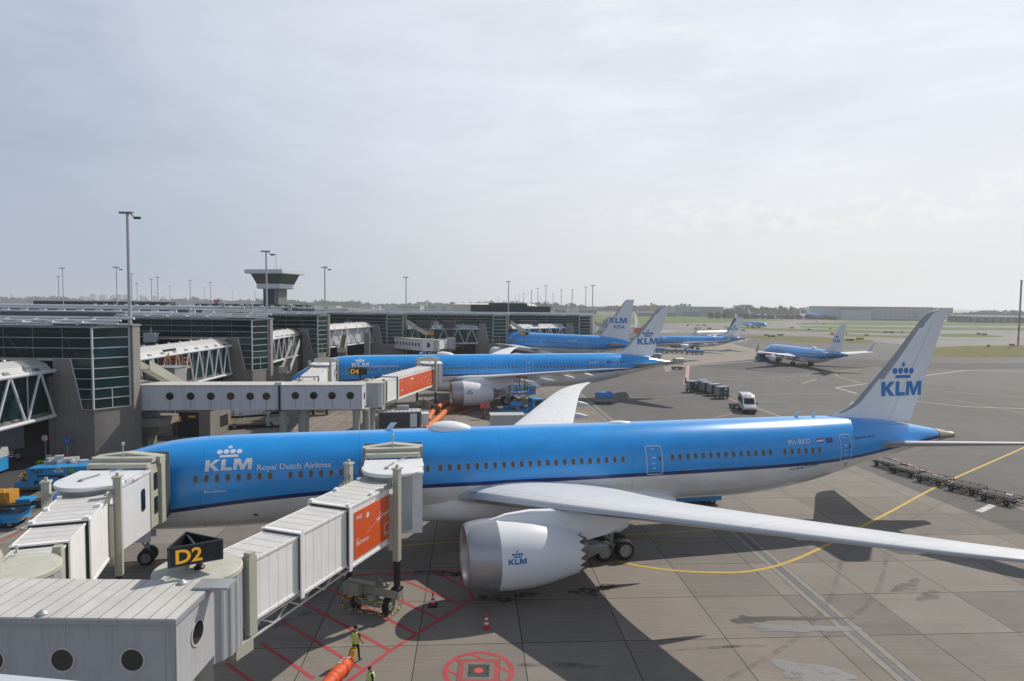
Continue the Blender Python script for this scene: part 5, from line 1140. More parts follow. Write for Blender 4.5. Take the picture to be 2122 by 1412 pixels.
def pb(m, name, mt, par, sm=None):
    m.v = [PO @ v for v in m.v]; return m.build(name, mt, par, sm)
def module(D, xpx, ytop, yband, Xl, end, depth, bay, rise=None, inward=True):
    c = YD(xpx, ytop, D); zt = c.z; zb = YD(xpx, yband, D).z; Xc = c.x; ex, ey = end; zg = 5.35
    m = MB()   # concrete: base, slanted pylon, end pylon, column
    m.prism([(Xc - 4.2, D), (Xc, D), (ex, ey), (ex, ey + 1.5), (Xc - 4.2, D + 6)], 0, zg)
    m.add([(Xc - 4.2, D - .05, zg), (Xc - 1.15, D - .05, zg), (Xc - 2.3, D - .05, zb), (Xc - 4.2, D - .05, zb), (Xc - 4.2, D + 2, zg), (Xc - 1.15, D + 2, zg), (Xc - 2.3, D + 2, zb), (Xc - 4.2, D + 2, zb)], [(0, 1, 2, 3), (7, 6, 5, 4), (1, 5, 6, 2), (0, 3, 7, 4), (3, 2, 6, 7)])
    m.prism([(ex, ey), (ex + .35, ey + .05), (ex + .2, ey + 1.7), (ex - .25, ey + 1.7)], 0, zt + .05)
    m.tube([(Xc - 4.6, D + .5, 0), (Xc - 4.6, D + .5, zb - 2)], .5, 20)
    w = pb(m, 'pier_wing', CONCW, PIER, 40)
    g = MB().add([(Xl, D, zb), (Xc, D, zb), (Xc, D, zt), (Xl, D, zt)], [(0, 1, 2, 3)]); pb(g, 'glass_band', PGL, w)
    g = MB().add([(Xc - 1.15, D, zg), (Xc, D, zg), (Xc, D, zb), (Xc - 2.3, D, zb)], [(0, 1, 2, 3)])
    g.add([(Xc, D, zg), (ex, ey, zg), (ex, ey, zt), (Xc, D, zt)], [(0, 1, 2, 3)]); pb(g, 'stair_glass', PGL2, w)
    n = MB(); rows = 3
    for k in range(rows + 1):
        z = zb + (zt - zb) * k / rows; n.beam((Xl, D - .04, z), (Xc, D - .04, z), .07, .055)
    n.beam((Xc, D - .03, zg), (Xc, D - .03, zt), .16, .16); n.beam((ex, ey - .03, zg), (ex, ey - .03, zt), .14, .14)
    k = 5
    for i in range(k): z = zg + (zb - zg) * i / k; n.beam((Xc - 1.15 - 1.15 * i / k, D - .03, z), (Xc, D - .03, z), .06, .06)
    for i in range(9): z = zg + (zt - zg) * i / 8; n.beam((Xc, D - .03, z), (ex, ey - .03, z), .09, .10)
    n.beam((Xc - 1.15, D - .06, zg), (Xc - 2.3, D - .06, zb), .10, .10)
    mx, my = (Xc + ex) / 2, (D + ey) / 2; n.beam((mx, my - .02, zg), (mx, my - .02, zg + 2.2), .07, .07)
    pb(n, 'mullion', MULL, w)
    n = MB(); x = Xc - bay
    while x > Xl: n.beam((x, D - .03, zb), (x, D - .03, zt), .07, .07); x -= bay
    pb(n, 'facade_glazing_bar', mat('dim glazing bar', (.10, .15, .145), .5), w)  # upright bars between the panes only; the glass is its own sheet
    n = MB().span(Xl, Xc - .3, D + .6, D + depth - .2, zb - .12, zb); n.span(Xl, Xc - .6, D + min(depth, 6.5), D + min(depth, 6.5) + .1, zb, zt)
    n.prism([(Xc - 4, D + 2.2), (Xc - .4, D + .6), (ex - .4, ey + .4), (ex - .6, ey + 2.8)], zg, zg + .1); n.prism([(Xc - 3.9, D + 2.2), (Xc - 3.7, D + 2.1), (ex - .6, ey + 2.7), (ex - .8, ey + 2.8)], zg, zt)
    pb(n, 'interior', INNER, w)
    n = MB(); x = Xc - 3
    while x > Xl + 2: n.beam((x, D + 2.2, zb), (x - 2.2, D + 2.4, zt), .22); n.beam((x + .6, D + 3.2, zt), (x - .3, D + 3.2, zb), .2); x -= bay * 2
    n.span(Xl, Xc - .6, D + 1.2, D + 1.3, zt - .55, zt - .40); n.span(Xl, Xc - .6, D + 3.0, D + 3.1, zt - .85, zt - .65)
    pb(n, 'interior_strut', INST, w)
    # roof: fascia, deck, sun-screen tubes on brackets, roof lights
    r = MB().span(Xl, Xc + .05, D - .12, D + depth, zt, zt + .22); r.prism([(Xc - .1, D - .12), (ex + .45, ey - .1), (ex + .3, ey + 1.8), (Xc - 1, D + 4)], zt + .06, zt + .28)
    rf = pb(r, 'roof', ROOFG, w)
    r = MB()
    for yy, zz, rr_ in ((-.75, .48, .10), (-.2, .75, .12), (2.2, .95, .15)): r.tube([(Xl, D + yy, zt + zz), (ex + .9, D + yy + .3, zt + zz)], rr_, 8)
    x = Xc - 1.0
    while x > Xl: r.beam((x, D - .9, zt + .40), (x, D + 2.4, zt + .85), .10, .22); r.box((x + .1, D - .55, zt + .62), (.75, .35, .22)); x -= bay
    pb(r, 'sun_screen', TUBEW, rf, 40)
    r = MB().span(Xc - 4.2, Xc + .4, D + .2, D + 2.2, zt + .22, zt + .55); r.span(Xl, Xc - 5, D + 3.0, D + 3.3, zt + .22, zt + .6); pb(r, 'roof_light', BLACK, rf)
    return Xc, zt, zb
MODS = [module(68, 190, 679.5, 743.5, -62, (-42.1, 71.0), 7.5, 3.1), module(108, 521.7, 664, 700, -66, (-42.0, 111.2), 9, 3.35), module(145, 658, 656, 682, -60, (-42.45, 148.2), 9, 3.5),
        module(180, 801.6, 653.5, 673.5, -52, (-30.9, 182.3), 10, 3.5), module(188, 1021.8, 655, 671.5, -31.4, (-1.7, 190.2), 10, 3.5), module(205, 1200.6, 656, 670.8, -1.2, (25.0, 207.2), 12, 3.5)]
# the body of the pier behind the wings and its stepped roofs
m = MB()
for x0, x1, y0, y1, z in ((-150, -52, 76, 108, 9.6), (-150, -66, 108, 125, 14.2), (-66, -47, 117.2, 145, 9.8), (-190, -60, 125, 170, 14.5), (-150, -52, 170, 205, 14.6), (-52, -34, 190.2, 215, 13.6), (-34, -6, 198.2, 226, 13.4), (-6, 21, 217.2, 232, 13.3)): m.span(x0, x1, y0, y1, 0 if y0 > 100 else 5, z)
bd = pb(m, 'pier_body', INNER, PIER)
m = MB()
for x0, x1, y0, y1, z, t in ((-150, -52, 76, 107.5, 9.6, .15), (-66, -47, 117.2, 144.5, 9.8, .15)): m.span(x0, x1 + .3, y0, y1, z, z + t)
pb(m, 'low_roof', ROOFD, bd)
m = MB()
for x0, x1, y0, y1, z, t in ((-150, -66, 111, 125, 14.2, .5), (-190, -60, 125.2, 170, 14.5, .7), (-150, -52, 170.2, 205, 14.6, .6), (-52, -34, 190.4, 215, 13.6, .35), (-34, -5.5, 198.4, 226, 13.4, .3), (-5.5, 21.5, 217.4, 232, 13.3, .3)): m.span(x0, x1, y0, y1, z, z + t)
pb(m, 'upper_roof', ROOFG, bd)
m = MB()
for y0, z, x0, x1 in ((110.6, 14.9, -150, -58), (124.8, 15.3, -120, -62), (169.6, 15.4, -190, -56), (150, 15.4, -150, -62)): m.tube([(x0, y0, z), (x1, y0, z)], .2, 8)
for k in range(26): m.box((-140 + 3.4 * k, 118, 14.95), (1.2, .4, .5)); 
for k in range(22): m.box((-120 + 3.0 * k, 186, 15.5), (.9, .4, .6))
pb(m, 'roof_tube', TUBEW, bd, 40)
for x, y_, z, s in ((-60.5, 150, 15.2, .9), (-67, 150, 15.2, 1), (-63.5, 152, 15.2, .7), (-62.3, 152, 15.2, .6), (-50.5, 147, 14.9, 1)): pb(MB().lathe([(0, .4 * s), (1.1 * s, .4 * s), (1.1 * s, .65 * s), (1.4 * s, .6 * s), (1.55 * s, .02)], (x, y_, z), (0, 0, 1), 16), 'roof_vent', GALV, bd, 40)
mat('plant room cladding', (.045, .05, .055), .6, var=.1)
for q in ((-145, -104, 196, 200, 15.2, 16.4), (-96, -62, 196, 200, 15.2, 16.0), (-8, 5, 219, 225, 13.6, 17.2), (5, 13, 220, 225, 13.6, 16.2), (-14, -8, 218, 224, 13.6, 16.6), (-27, -23, 182.5, 186, 10.0, 11.6), (-19.5, -16.2, 182.5, 186, 10.0, 11.9), (2.4, 8, 198, 202, 10, 11.9)): pb(MB().span(*q), 'plant_room', MATS['plant room cladding'], bd)
for x, y_, s in ((-59.0, 105.5, 1.0), (-44.7, 176, 1.0), (-22, 186.8, .9), (4.5, 203, .9)):
    m = MB().box((x, y_, 10.9), (1.9 * s, 1.2, 1.5)).box((x, y_, 11.9), (.1, .1, 1.2)); pb(m, 'rooftop_unit', GALV, bd)
# ------------------------------------------------------------ truss footbridges alongside the pier
def truss(label, a, b, zb, zt, w, bays, roofh=1.0, phase=0, closed=False, group='truss footbridges along the pier', open_bay=None):
    a, b = Vector((*a, 0)), Vector((*b, 0)); d = b - a; L = d.length; az = math.atan2(d.y, d.x)
    R = thing('truss_footbridge', label, 'footbridge', a, az, group)   # x along, -y towards the apron
    m = MB().tube([(-.2, 0, zt), (L + .2, 0, zt)], .21, 12).tube([(-.2, 0, zb), (L, 0, zb)], .21, 12); ch = m.build('chord', TUBEW, R, 40)
    m = MB(); s = L / bays
    for k in range(bays):
        m.tube([(s * k + .15, 0, zb), (s * (k + .5), 0, zt)], .125, 8); m.tube([(s * (k + .5) + .1, 0, zt), (s * (k + 1) - .1, 0, zb)], .125, 8)
        m.tube([(s * (k + .25), w * .0 + .55, zb + .2), (s * (k + .25), .55, zt - .2)], .07, 6)
    m.build('brace', TUBEW, R, 40)
    m = MB().span(0, L, .6, w, zb + .15, zb + .4); m.span(0, L, .1, .6, zb + .1, zb + .2); m.build('deck', CONCW, R)
    m = MB().span(0, L, .75, w, zb + .4, zt - .25); m.build('side_glass', PGL2 if not closed else WALKS, R)
    m = MB(); m.loft([[(x, .15, zt + .05), (x, .75, zt + .75), (x, w * .55, zt + roofh + .25), (x, w + .2, zt + roofh + .1), (x, w + .2, zt - .1), (x, .75, zt - .2)] for x in (0, L)])
    rf = m.build('roof', ROOFW, R)
    m = MB()
    for k in range(bays):
        x = s * (k + .5); m.add([(x - .35, .1, zt + .10), (x + .55, .1, zt + .10), (x + .35, .42, zt + .46), (x - .35, .42, zt + .50)], [(0, 1, 2, 3)])
        m.span(x - .05, x + .05, .15, .75, zt - .25, zt)
    m.build('roof_gusset', mat('gusset grey', (.16, .165, .17), .6), rf)
    m = MB()
    for k in range(1, bays): m.box((s * k, w * .55, zt + roofh + .38), (.25, .2, .2))
    m.build('roof_lamp', WHITE, rf)
    if open_bay: 
        x = s * open_bay; m = MB().span(x - 1.6, x + 1.6, .48, .7, zt + .2, zt + .74); m.build('open_hatch', BLACK, rf)
    return R
truss('near white tubular truss footbridge ending at the first slanted concrete pylon', (-46.9, 26), (-48.1, 67.6), 4.75, 9.5, 3.6, 10)
truss('white tubular truss footbridge behind the workers on the scissor lift', (-46.6, 72.5), (-46.7, 107.2), 4.9, 9.55, 3.6, 11, open_bay=5.2)
truss('white tubular truss footbridge between the second and third stair towers', (-45.6, 112.5), (-47.3, 144.4), 5.2, 9.7, 3.4, 9)
truss('grey walled truss footbridge with dark sloping columns beneath it', (-45.3, 149.5), (-38.6, 179), 6.0, 10.3, 3.4, 5, closed=True)
truss('truss footbridge in front of the fifth stair tower, long pale roof', (-29.4, 182.6), (-9.8, 187.4), 5.4, 9.6, 3.2, 5)
truss('farthest truss footbridge, beside the last stair tower', (0.2, 191.5), (16.7, 203.6), 5.4, 9.6, 3.2, 5)
m = MB()
for x, y_ in ((-44.0, 150.5), (-41.8, 160), (-38.5, 171)): m.prism([(x - .7, y_), (x + .7, y_), (x + .7, y_ + .8), (x - .7, y_ + .8)], 0, 9)
m.build('footbridge_column', CONCW, bpy.data.objects['truss_footbridge.003'], M=bpy.data.objects['truss_footbridge.003'].matrix_basis.inverted())
# ------------------------------------------------------------ escape stairs
def stair(label, p0, p1, w, z0, z1, zland=None):
    p0, p1 = Vector((*p0, 0)), Vector((*p1, 0)); d = p1 - p0; L = d.length
    R = thing('escape_stair', label, 'stair', p0, math.atan2(d.y, d.x), 'escape stairs beside the pylons')
    m = MB()
    for y_ in (0, w): m.add([(0, y_, z0), (L, y_, z1), (L, y_, z1 + 1.15), (0, y_, z0 + 1.15), (0, y_ + .08, z0), (L, y_ + .08, z1), (L, y_ + .08, z1 + 1.15), (0, y_ + .08, z0 + 1.15)], [(0, 1, 2, 3), (7, 6, 5, 4), (3, 2, 6, 7), (1, 0, 4, 5), (1, 5, 6, 2), (0, 3, 7, 4)])
    m.span(L, L + 2.2, 0, .08, z1, z1 + 1.1); m.span(L + 2.12, L + 2.2, 0.08, w, z1, z1 + 1.1)
    m.build('parapet', BEIGE, R)
    m = MB(); n = int(abs(z1 - z0) / .19)
    for k in range(n): m.span(L * k / n, L * (k + 1.2) / n, .08, w, z0 + (z1 - z0) * k / n, z0 + (z1 - z0) * k / n + .06)
    m.span(L, L + 2.1, .08, w, z1 - .02, z1 + .06); m.span(L + .2, L + .4, .2, .4, 0, z1); m.span(L + 1.8, L + 2.0, .2, .4, 0, z1); m.build('tread', BEIGED, R); return R
stair('beige escape stair behind the first concrete end pylon', (-41.6, 74.0), (-40.6, 80.5), 1.4, 9.0, 5.6)
stair('beige escape stair beside the second concrete end pylon', (-41.3, 121), (-40.5, 113.5), 1.4, 8.8, 4.6)
stair('beige escape stair beside the third concrete end pylon', (-41.6, 158), (-40.5, 150.5), 1.4, 9.2, 5.4)
stair('beige escape stair beside the fourth concrete end pylon, under the long pale roof', (-29.8, 181.6), (-24.4, 181.0), 1.4, 11.0, 8.0)
stair('beige escape stair beside the fifth concrete end pylon', (-.4, 189.6), (4.4, 189.2), 1.4, 10.9, 7.8)
stair('beige escape stair beside the last concrete end pylon', (26.3, 206.4), (31, 206), 1.4, 10.7, 7.8)
# ------------------------------------------------------------ control tower
CT = thing('control_tower', 'apron control tower with a wide flat roof and slanted dark glass cabin', 'control tower', (-86.2, 236, 0), rad(-13))
m = MB().span(-3.4, .9, -2.6, 3, 0, 22.2); m.build('shaft', mat('dark blue cladding', (.016, .019, .03), .5, var=.1), CT)
m = MB().span(.9, 2.7, -2.5, 3, 0, 22.2); m.build('stair_shaft', mat('grey cladding', (.20, .20, .195), .6, var=.08), CT)
m = MB(); m.loft([[(-x, -x, z), (x, -x, z), (x, x, z), (-x, x, z)] for x, z in ((4.3, 21.4), (4.65, 21.8), (4.65, 23.2))]); m.build('cab_base', mat('pale cladding', (.72, .73, .74), .5), CT)
m = MB(); m.loft([[(-x, -x, z), (x, -x, z), (x, x, z), (-x, x, z)] for x, z in ((4.55, 23.2), (5.95, 26.75))]); cg = m.build('cab_glass', mat('tower glass', (.05, .075, .075), .08, spec=.7, var=.6, vs=.5), CT)
m = MB()
for f in range(4):
    q = Matrix.Rotation(f * pi / 2, 4, 'Z')
    for k in range(7):
        u = -1 + 2 * k / 6; m.beam(q @ Vector((4.57 * u, -4.57, 23.2)), q @ Vector((5.97 * u, -5.97, 26.75)), .16)
    for z in (24.0, 25.9): x = 4.55 + 1.4 * (z - 23.2) / 3.55; m.beam(q @ Vector((-x, -x - .02, z)), q @ Vector((x, -x - .02, z)), .12)
m.build('cab_mullion', BLACK, cg)
m = MB().span(-7.4, 7.4, -7.4, 7.4, 26.75, 26.9); m.span(-7.5, 7.5, -7.5, 7.5, 26.9, 28.2); m.build('roof', slat_mat('roof fascia', (.70, .71, .73), (.52, .53, .55), 1.2, 0, .04, .5, .04), CT)
m = MB().tube([(.3, 0, 28.2), (.3, 0, 34.2)], .09, 8).tube([(4.6, -4, 28.2), (4.6, -4, 29.2)], .06, 8); m.build('antenna', mat('antenna red white', (.42, .30, .29), .5), CT)
# ------------------------------------------------------------ floodlight masts
MASTM = mat('mast steel', (.46, .47, .49), .5, .1, var=.08, vs=.5)
LAMPM = mat('floodlight housing', (.075, .08, .085), .5)
NTH = 'first second third fourth fifth sixth seventh eighth ninth tenth eleventh twelfth'.split()
def mast(label, x, ytop, D, r=.17, head=1, zb=0.0, mats=None, group='floodlight masts'):
    p = YD(x, ytop, D); h = p.z
    R = thing('floodlight_mast', label, 'floodlight mast', (p.x, p.y, zb), 0, group)
    if mats:
        m = MB(); n = 14
        for k in range(n): m.tube([(0, 0, h * k / n), (0, 0, h * (k + 1) / n)], r, 10, (k + 1) % 2 if k < 6 else 1)
        m.build('pole', mats, R, 40)
    else: MB().tube([(0, 0, 0), (0, 0, h * .45), (0, 0, h * .451), (0, 0, h)], [r * 1.15, r * 1.1, r * .85, r * .65], 12).build('pole', MASTM, R, 40)
    m = MB(); m.box((-.1, 0, h + .05), (1.5, .4, .09))
    for k in range(4): m.box((-.65 + .38 * k, -.15, h - .06), (.3, .4, .14))
    m.build('lamp_head', mat('floodlight bar', (.20, .21, .22), .5), R)
    if head >= 1 and D < 170:
        m = MB().beam((.3, 0, h - .05), (.75, 0, h - .55), .09).beam((.7, 0, h - .5), (1.45, 0, h - .62), .12, .16)
        for k in range(3): m.box((.85 + .27 * k, -.05, h - .58), (.18, .24, .26))
        m.build('camera_arm', BLACK, R)
        m = MB().box((r + .25, 0, h * .62), (.22, .22, .3)).beam((0, 0, h * .63), (r + .25, 0, h * .63), .06).box((0, 0, h * .40), (r * 2.8, r * 2.8, .25)); m.build('camera_bracket', LAMPM, R)
mast('tallest floodlight mast, standing beside the first green glass stair tower', 264, 441, 73, .24)
mast('floodlight mast in front of the control tower', 551.5, 521, 112, .21)
mast('floodlight mast right of the control tower, with a camera arm', 673, 554, 150, .2)
mast('floodlight mast beside the fourth concrete end pylon', 841.5, 575, 184, .2, 1)
mast('floodlight mast beside the fifth concrete end pylon', 1054, 584, 193, .2, 1)
mast('floodlight mast on the last concrete end pylon', 1228.5, 592, 210, .2, 1)
mast('red and white banded mast standing on the dry grass at the right edge', 2117, 581, 300, .38, 1, 0, [mat('mast red', (.42, .09, .06), .5), mat('mast grey', (.30, .30, .31), .5)], None)
L_ = [(121, 573), (129.5, 556), (241, 554), (272.5, 567.5), (284, 587), (313.5, 578.5), (326.5, 574.5), (352, 593), (394, 581), (424, 597), (436, 586), (481.5, 602.5), (529, 606)]
for i, (x, y_) in enumerate(L_):
    yh = 618.5 + .0104 * x; D = min(520, max(150, 9.2 * 1340 / (yh - y_)))
    if x == 241: D = 165
    mast(f'slim floodlight mast, {NTH[i]} from the left over the pier roofs' if i < 12 else 'slim floodlight mast just left of the control tower', x, y_, D, .16 if D < 260 else .2, 0 if i not in (2, 3) else 1)
R_ = [(1033.5, 614), (1068.5, 613.5), (1076, 611), (1084.8, 608), (1101.6, 603.5), (1114.7, 598), (1119.5, 614), (1131.7, 592.5), (1146.2, 608.5), (1163.3, 601), (1186, 601), (1214.3, 595)]
for i, (x, y_) in enumerate(R_):
    yh = 618.5 + .0104 * x; D = 8.2 * 1340 / (yh - y_); mast(f'distant floodlight mast, {NTH[i]} from the left in the row behind the pier end', x, y_, D, .2 if D < 350 else .26, 0)
# ---------------------------------------------------------------- vehicles and ramp equipment
VW = mat('vehicle white', (.72, .73, .74), .25, coat=.4, var=.02, vs=2)
VD = mat('vehicle black plastic', (.022, .022, .024), .55)
RUST = mat('worn steel deck', (.20, .165, .12), .75, .2, var=.3, vs=3)
BLUED = mat('dark blue paint', (.02, .085, .25), .45, var=.1, vs=2)
TARP = mat('blue tarpaulin', (.07, .22, .52), .6, var=.15, vs=2.5, bump=.4, bs=5)
SILV = mat('cart silver', (.33, .35, .38), .5, .3, var=.15, vs=3)
HEADL = mat('headlight lens', (.75, .75, .70), .15)
PLATE = mat('yellow plate', (.65, .42, .03), .5)
def wheels(par, spots, r, w, name='wheel'):
    for x, y in spots:
        o = MB().lathe([(-w / 2, r * .55), (-w / 2, r * .88), (-w * .3, r), (w * .3, r), (w / 2, r * .88), (w / 2, r * .55)], (x, y, r), (0, 1, 0), 20).build(name, TYRE, par, 40)
        h = MB()
        for q in (-1, 1): h.lathe([(0, .01), (-.01, r * .3), (-.02, r * .56)], (x, y + q * w / 2, r), (0, q, 0), 14)
        h.build('rim', HUB, o, 30)
def side_body(prof, w, inset=None):
    """vehicle body: side profile (x forward, z) swept across the width, narrowed towards the roof"""
    m = MB(); n = len(prof); L = []
    for t in (-1, -.92, .92, 1):
        ring = []
        for x, z in prof:
            k = 1 - (inset(x, z) if inset else 0); e = .03 if abs(t) == 1 else 0
            ring.append((x * (1 - e * .3), t * w / 2 * k, z - (e if z > 1.2 else 0)))
        L.append(ring)
    return m.loft(L[::-1], 0, (True, True))
# white minibus
def minibus(label, loc, rz):
    R = thing('minibus', label, 'van', loc, rz)
    P = [(-2.9, .45), (2.75, .42), (3.0, .55), (3.02, .95), (2.85, 1.15), (2.1, 1.42), (1.35, 2.35), (.9, 2.68), (.2, 2.82), (-2.6, 2.82), (-2.85, 2.65), (-2.95, 1.5)]
    b = side_body(P, 1.99, lambda x, z: .10 * max(0, (z - 1.3) / 1.5) ** 1.3 + (.06 if x > 2.8 else 0)).build('body', VW, R, 35)
    m = MB().add([(2.12, -.82, 1.44), (2.12, .82, 1.44), (1.40, .76, 2.30), (1.40, -.76, 2.30)], [(0, 1, 2, 3)]); m.v = [v + Vector((.03, 0, .02)) for v in m.v]; m.build('windscreen', GLASSD, R)
    for sy in (-1, 1):
        m = MB()
        for x0, x1 in ((.35, 1.45), (-1.1, .25), (-2.6, -1.2)):
            m.add([(x0, sy * 1.003, 1.5), (x1, sy * 1.003, 1.5), (x1 - (.35 if x1 > 1 else 0), sy * .955, 2.25), (x0, sy * .955, 2.25)], [(0, 1, 2, 3)])
        m.build('side_window', GLASSD, R)
        MB().box((1.75, sy * 1.12, 1.55), (.16, .2, .36)).build('mirror', VD, R)
        MB().add([(2.93, sy * .62, .98), (2.90, sy * .93, .98), (2.72, sy * .95, 1.2), (2.80, sy * .66, 1.14)], [(0, 1, 2, 3)]).build('headlight', HEADL, R)
    MB().box((3.0, 0, .55), (.12, 1.9, .34)).box((0, -.99, .5), (5.4, .05, .2)).box((0, .99, .5), (5.4, .05, .2)).build('bumper', VD, R)
    MB().add([(3.04, -.55, .80), (3.04, .55, .80), (2.93, .6, 1.06), (2.93, -.6, 1.06)], [(0, 1, 2, 3)]).build('grille', VD, R)
    MB().box((3.07, 0, .62), (.02, .55, .12)).build('number_plate', RED, R)
    m = MB()
    for k in range(5): m.box((-2.0 + .9 * k, -.3 + .15 * (k % 3), 2.84), (.4, .2, .05))
    m.build('roof_fitting', VW, R)
    MB().box((1.0, .3, 2.72), (.1, .1, .08)).build('beacon', VD, R)
    wheels(R, [(1.95, -.85), (1.95, .85), (-1.75, -.85), (-1.75, .85)], .35, .24); return R
p = G(1556, 858); minibus('white minibus facing us with dark windscreen and red front plate', (p.x + .3, p.y + 2.6, 0), rad(-100))
def car(name, label, loc, rz, h=1.8, L=4.4, group=None, plate=PLATE):
    R = thing(name, label, 'car', loc, rz, group); k = h / 1.8; a = L / 2
    P = [(-a, .3), (a - .2, .28), (a, .45), (a, .75), (a - .15, .95 * k), (a - 1.0, 1.08 * k), (a - 1.75, 1.68 * k), (a - 2.2, 1.8 * k), (-a + .25, 1.8 * k), (-a + .02, 1.3 * k)]
    side_body(P, 1.82, lambda x, z: .12 * max(0, (z - 1.0) / .8)).build('body', VW, R, 35)
    m = MB().add([(a - 1.0, -.74, 1.1 * k), (a - 1.0, .74, 1.1 * k), (a - 1.72, .68, 1.64 * k), (a - 1.72, -.68, 1.64 * k)], [(0, 1, 2, 3)]); m.v = [v + Vector((.03, 0, .02)) for v in m.v]; m.build('windscreen', GLASSD, R)
    for sy in (-1, 1):
        MB().add([(-a + .6, sy * .905, 1.1 * k), (a - 1.3, sy * .905, 1.1 * k), (a - 1.9, sy * .845, 1.62 * k), (-a + .6, sy * .845, 1.62 * k)], [(0, 1, 2, 3)]).build('side_window', GLASSD, R)
        MB().box((a - .06, sy * .68, .82), (.14, .34, .16)).build('headlight', HEADL, R)
    MB().box((a, 0, .58), (.05, 1.0, .22)).box((a - .02, 0, .34), (.08, 1.7, .16)).build('grille', VD, R)
    MB().box((a + .035, 0, .48), (.02, .5, .11)).build('number_plate', plate, R)
    wheels(R, [(a - .85, -.8), (a - .85, .8), (-a + .85, -.8), (-a + .85, .8)], .32, .2); return R
p = G(452, 868); car('parked_car', 'white car with yellow number plate parked beyond the long grey walkway', (p.x + .6, p.y + 1.8, 0), rad(-140), 1.8)
p = G(503, 867); car('parked_van', 'white van parked behind the rusty pallet loader', (p.x + .5, p.y + 2.0, 0), rad(-150), 2.1, 5.0)
p = G(557, 858); car('parked_car', 'white car half hidden behind the walkway column', (p.x + .4, p.y + 2.0, 0), rad(-60), 1.7)
p = YD(552, 790, 104); car('parked_van', 'white and purple van under the truss footbridge', (p.x - .5, 103, 0), rad(-20), 2.1, 5.2)
MB().box((.2, -.93, 1.1), (2.6, .02, .8)).build('purple_side_panel', mat('purple vinyl', (.10, .03, .13), .4), bpy.data.objects['parked_van.001'])
# container dollies (boxes on small trailers)
def dolly_base(R, L=2.5, W=1.9, z=.5, col=VD):
    m = MB()
    for y_ in (-W / 2, 0, W / 2): m.span(-L / 2, L / 2, y_ - .05, y_ + .05, z - .12, z)
    for k in range(7): m.span(-L / 2 + L * k / 6 - .05, -L / 2 + L * k / 6 + .05, -W / 2, W / 2, z - .02, z + .05)
    m.span(L / 2, L / 2 + .9, -.04, .04, z - .12, z - .05); d = m.build('chassis', col, R)
    wheels(d, [(-L * .33, -W * .42), (-L * .33, W * .42), (L * .33, -W * .42), (L * .33, W * .42)], .2, .14)
ULDG = mat('container grey', (.085, .095, .105), .45, .2, var=.12, vs=2)
def uld(label, loc, rz):
    R = thing('container_cart', label, 'container cart', loc, rz, 'blue and grey baggage containers on dollies'); dolly_base(R, 2.3, 1.75, .52)
    m = MB(); m.prism([(-1.0, .58), (1.0, .58), (1.0, 2.2), (-1.0, 2.2)], -.8, .8, 0, Matrix(((1, 0, 0, 0), (0, 0, 1, 0), (0, 1, 0, 0), (0, 0, 0, 1))))
    b = m.build('container', BLUED, R)
    m = MB().span(-.98, .98, -.825, -.80, .6, 2.12); m.build('container_door', ULDG, b)
    m = MB().span(-.99, .99, -.83, -.80, 2.04, 2.12); m.span(-1.0, 1.0, -.8, .8, 2.2, 2.23); m.span(-1.02, -.98, -.83, .8, .58, 2.2); m.span(.98, 1.02, -.83, .8, .58, 2.2); m.build('container_frame', SILV, b)
    m = MB().span(.15, .6, -.835, -.825, 1.65, 1.9); m.lathe([(0, .1), (.01, .01)], (.3, -.835, 1.15), (0, -1, 0), 12); m.build('container_label', LETW, b); return R
for k, (x, y_, lb) in enumerate(((1437, 814, 'blue and grey baggage container standing apart, left of the row of four'), (1459, 812, 'rearmost of the four blue grey containers bunched together'), (1467, 816.5, 'second of the four bunched containers, white dot on its grey door'), (1482, 821, 'third of the four bunched containers, half hidden by the front one'), (1498, 827, 'frontmost of the four bunched blue grey containers'))):
    p = G(x, y_); uld(lb, (p.x, p.y + .8, 0), rad(12))
# baggage carts
def bagcart(label, loc, rz, tarp=TARP, h=1.0, group='baggage carts'):
    R = thing('baggage_cart', label, 'baggage cart', loc, rz, group); dolly_base(R, 2.9, 1.5, .55, SILV)
    m = MB()
    for x in (-1.45, 1.45): m.span(x - .03, x + .03, -.75, .75, .6, 1.5)
    m.span(-1.45, 1.45, -.76, -.73, .62, .95); m.span(-1.45, 1.45, .73, .76, .62, .95)
    for k in range(6): m.span(-1.4 + .55 * k, -1.36 + .55 * k, -.77, -.73, .6, 1.4)
    m.build('cage', SILV, R)
    rs = random.Random(int(loc[0] * 10)); rg = []
    for k in range(9):
        x = -1.42 + 2.84 * k / 8; e = .75 if k in (0, 8) else 1; jj = [rs.uniform(-.04, .04) for _ in range(7)]
        rg.append([(x, -.80, 1.05), (x, -.80 + jj[0], 1.30), (x, -.62 + jj[1], 1.2 + h * .55 * e + jj[2]), (x, -.2, 1.25 + h * .68 * e + jj[3]), (x, .3, 1.25 + h * .66 * e + jj[4]), (x, .66 + jj[5], 1.2 + h * .5 * e), (x, .8, 1.3), (x, .8, 1.05)])
    MB().loft(rg, 0).build('tarpaulin', tarp, R, 60); return R
p = G(1253, 838); bagcart('single baggage cart under a blue tarpaulin on the open asphalt', (p.x, p.y + .9, 0), rad(3), h=1.25)
for x, y_, lb, tp in ((1368, 731, 'leftmost of the five baggage carts under the parked short haul airliner', TARP), (1389, 732.5, 'second baggage cart from the left, pale grey cover', SILV), (1409, 733, 'middle baggage cart of the five, pale grey cover', SILV), (1430.5, 734.5, 'fourth baggage cart from the left, blue cover', TARP), (1450, 735.5, 'rightmost of the five baggage carts, blue cover', TARP)):
    p = G(x, y_); bagcart(lb, (p.x, p.y + .8, 0), rad(4), tp, .7)
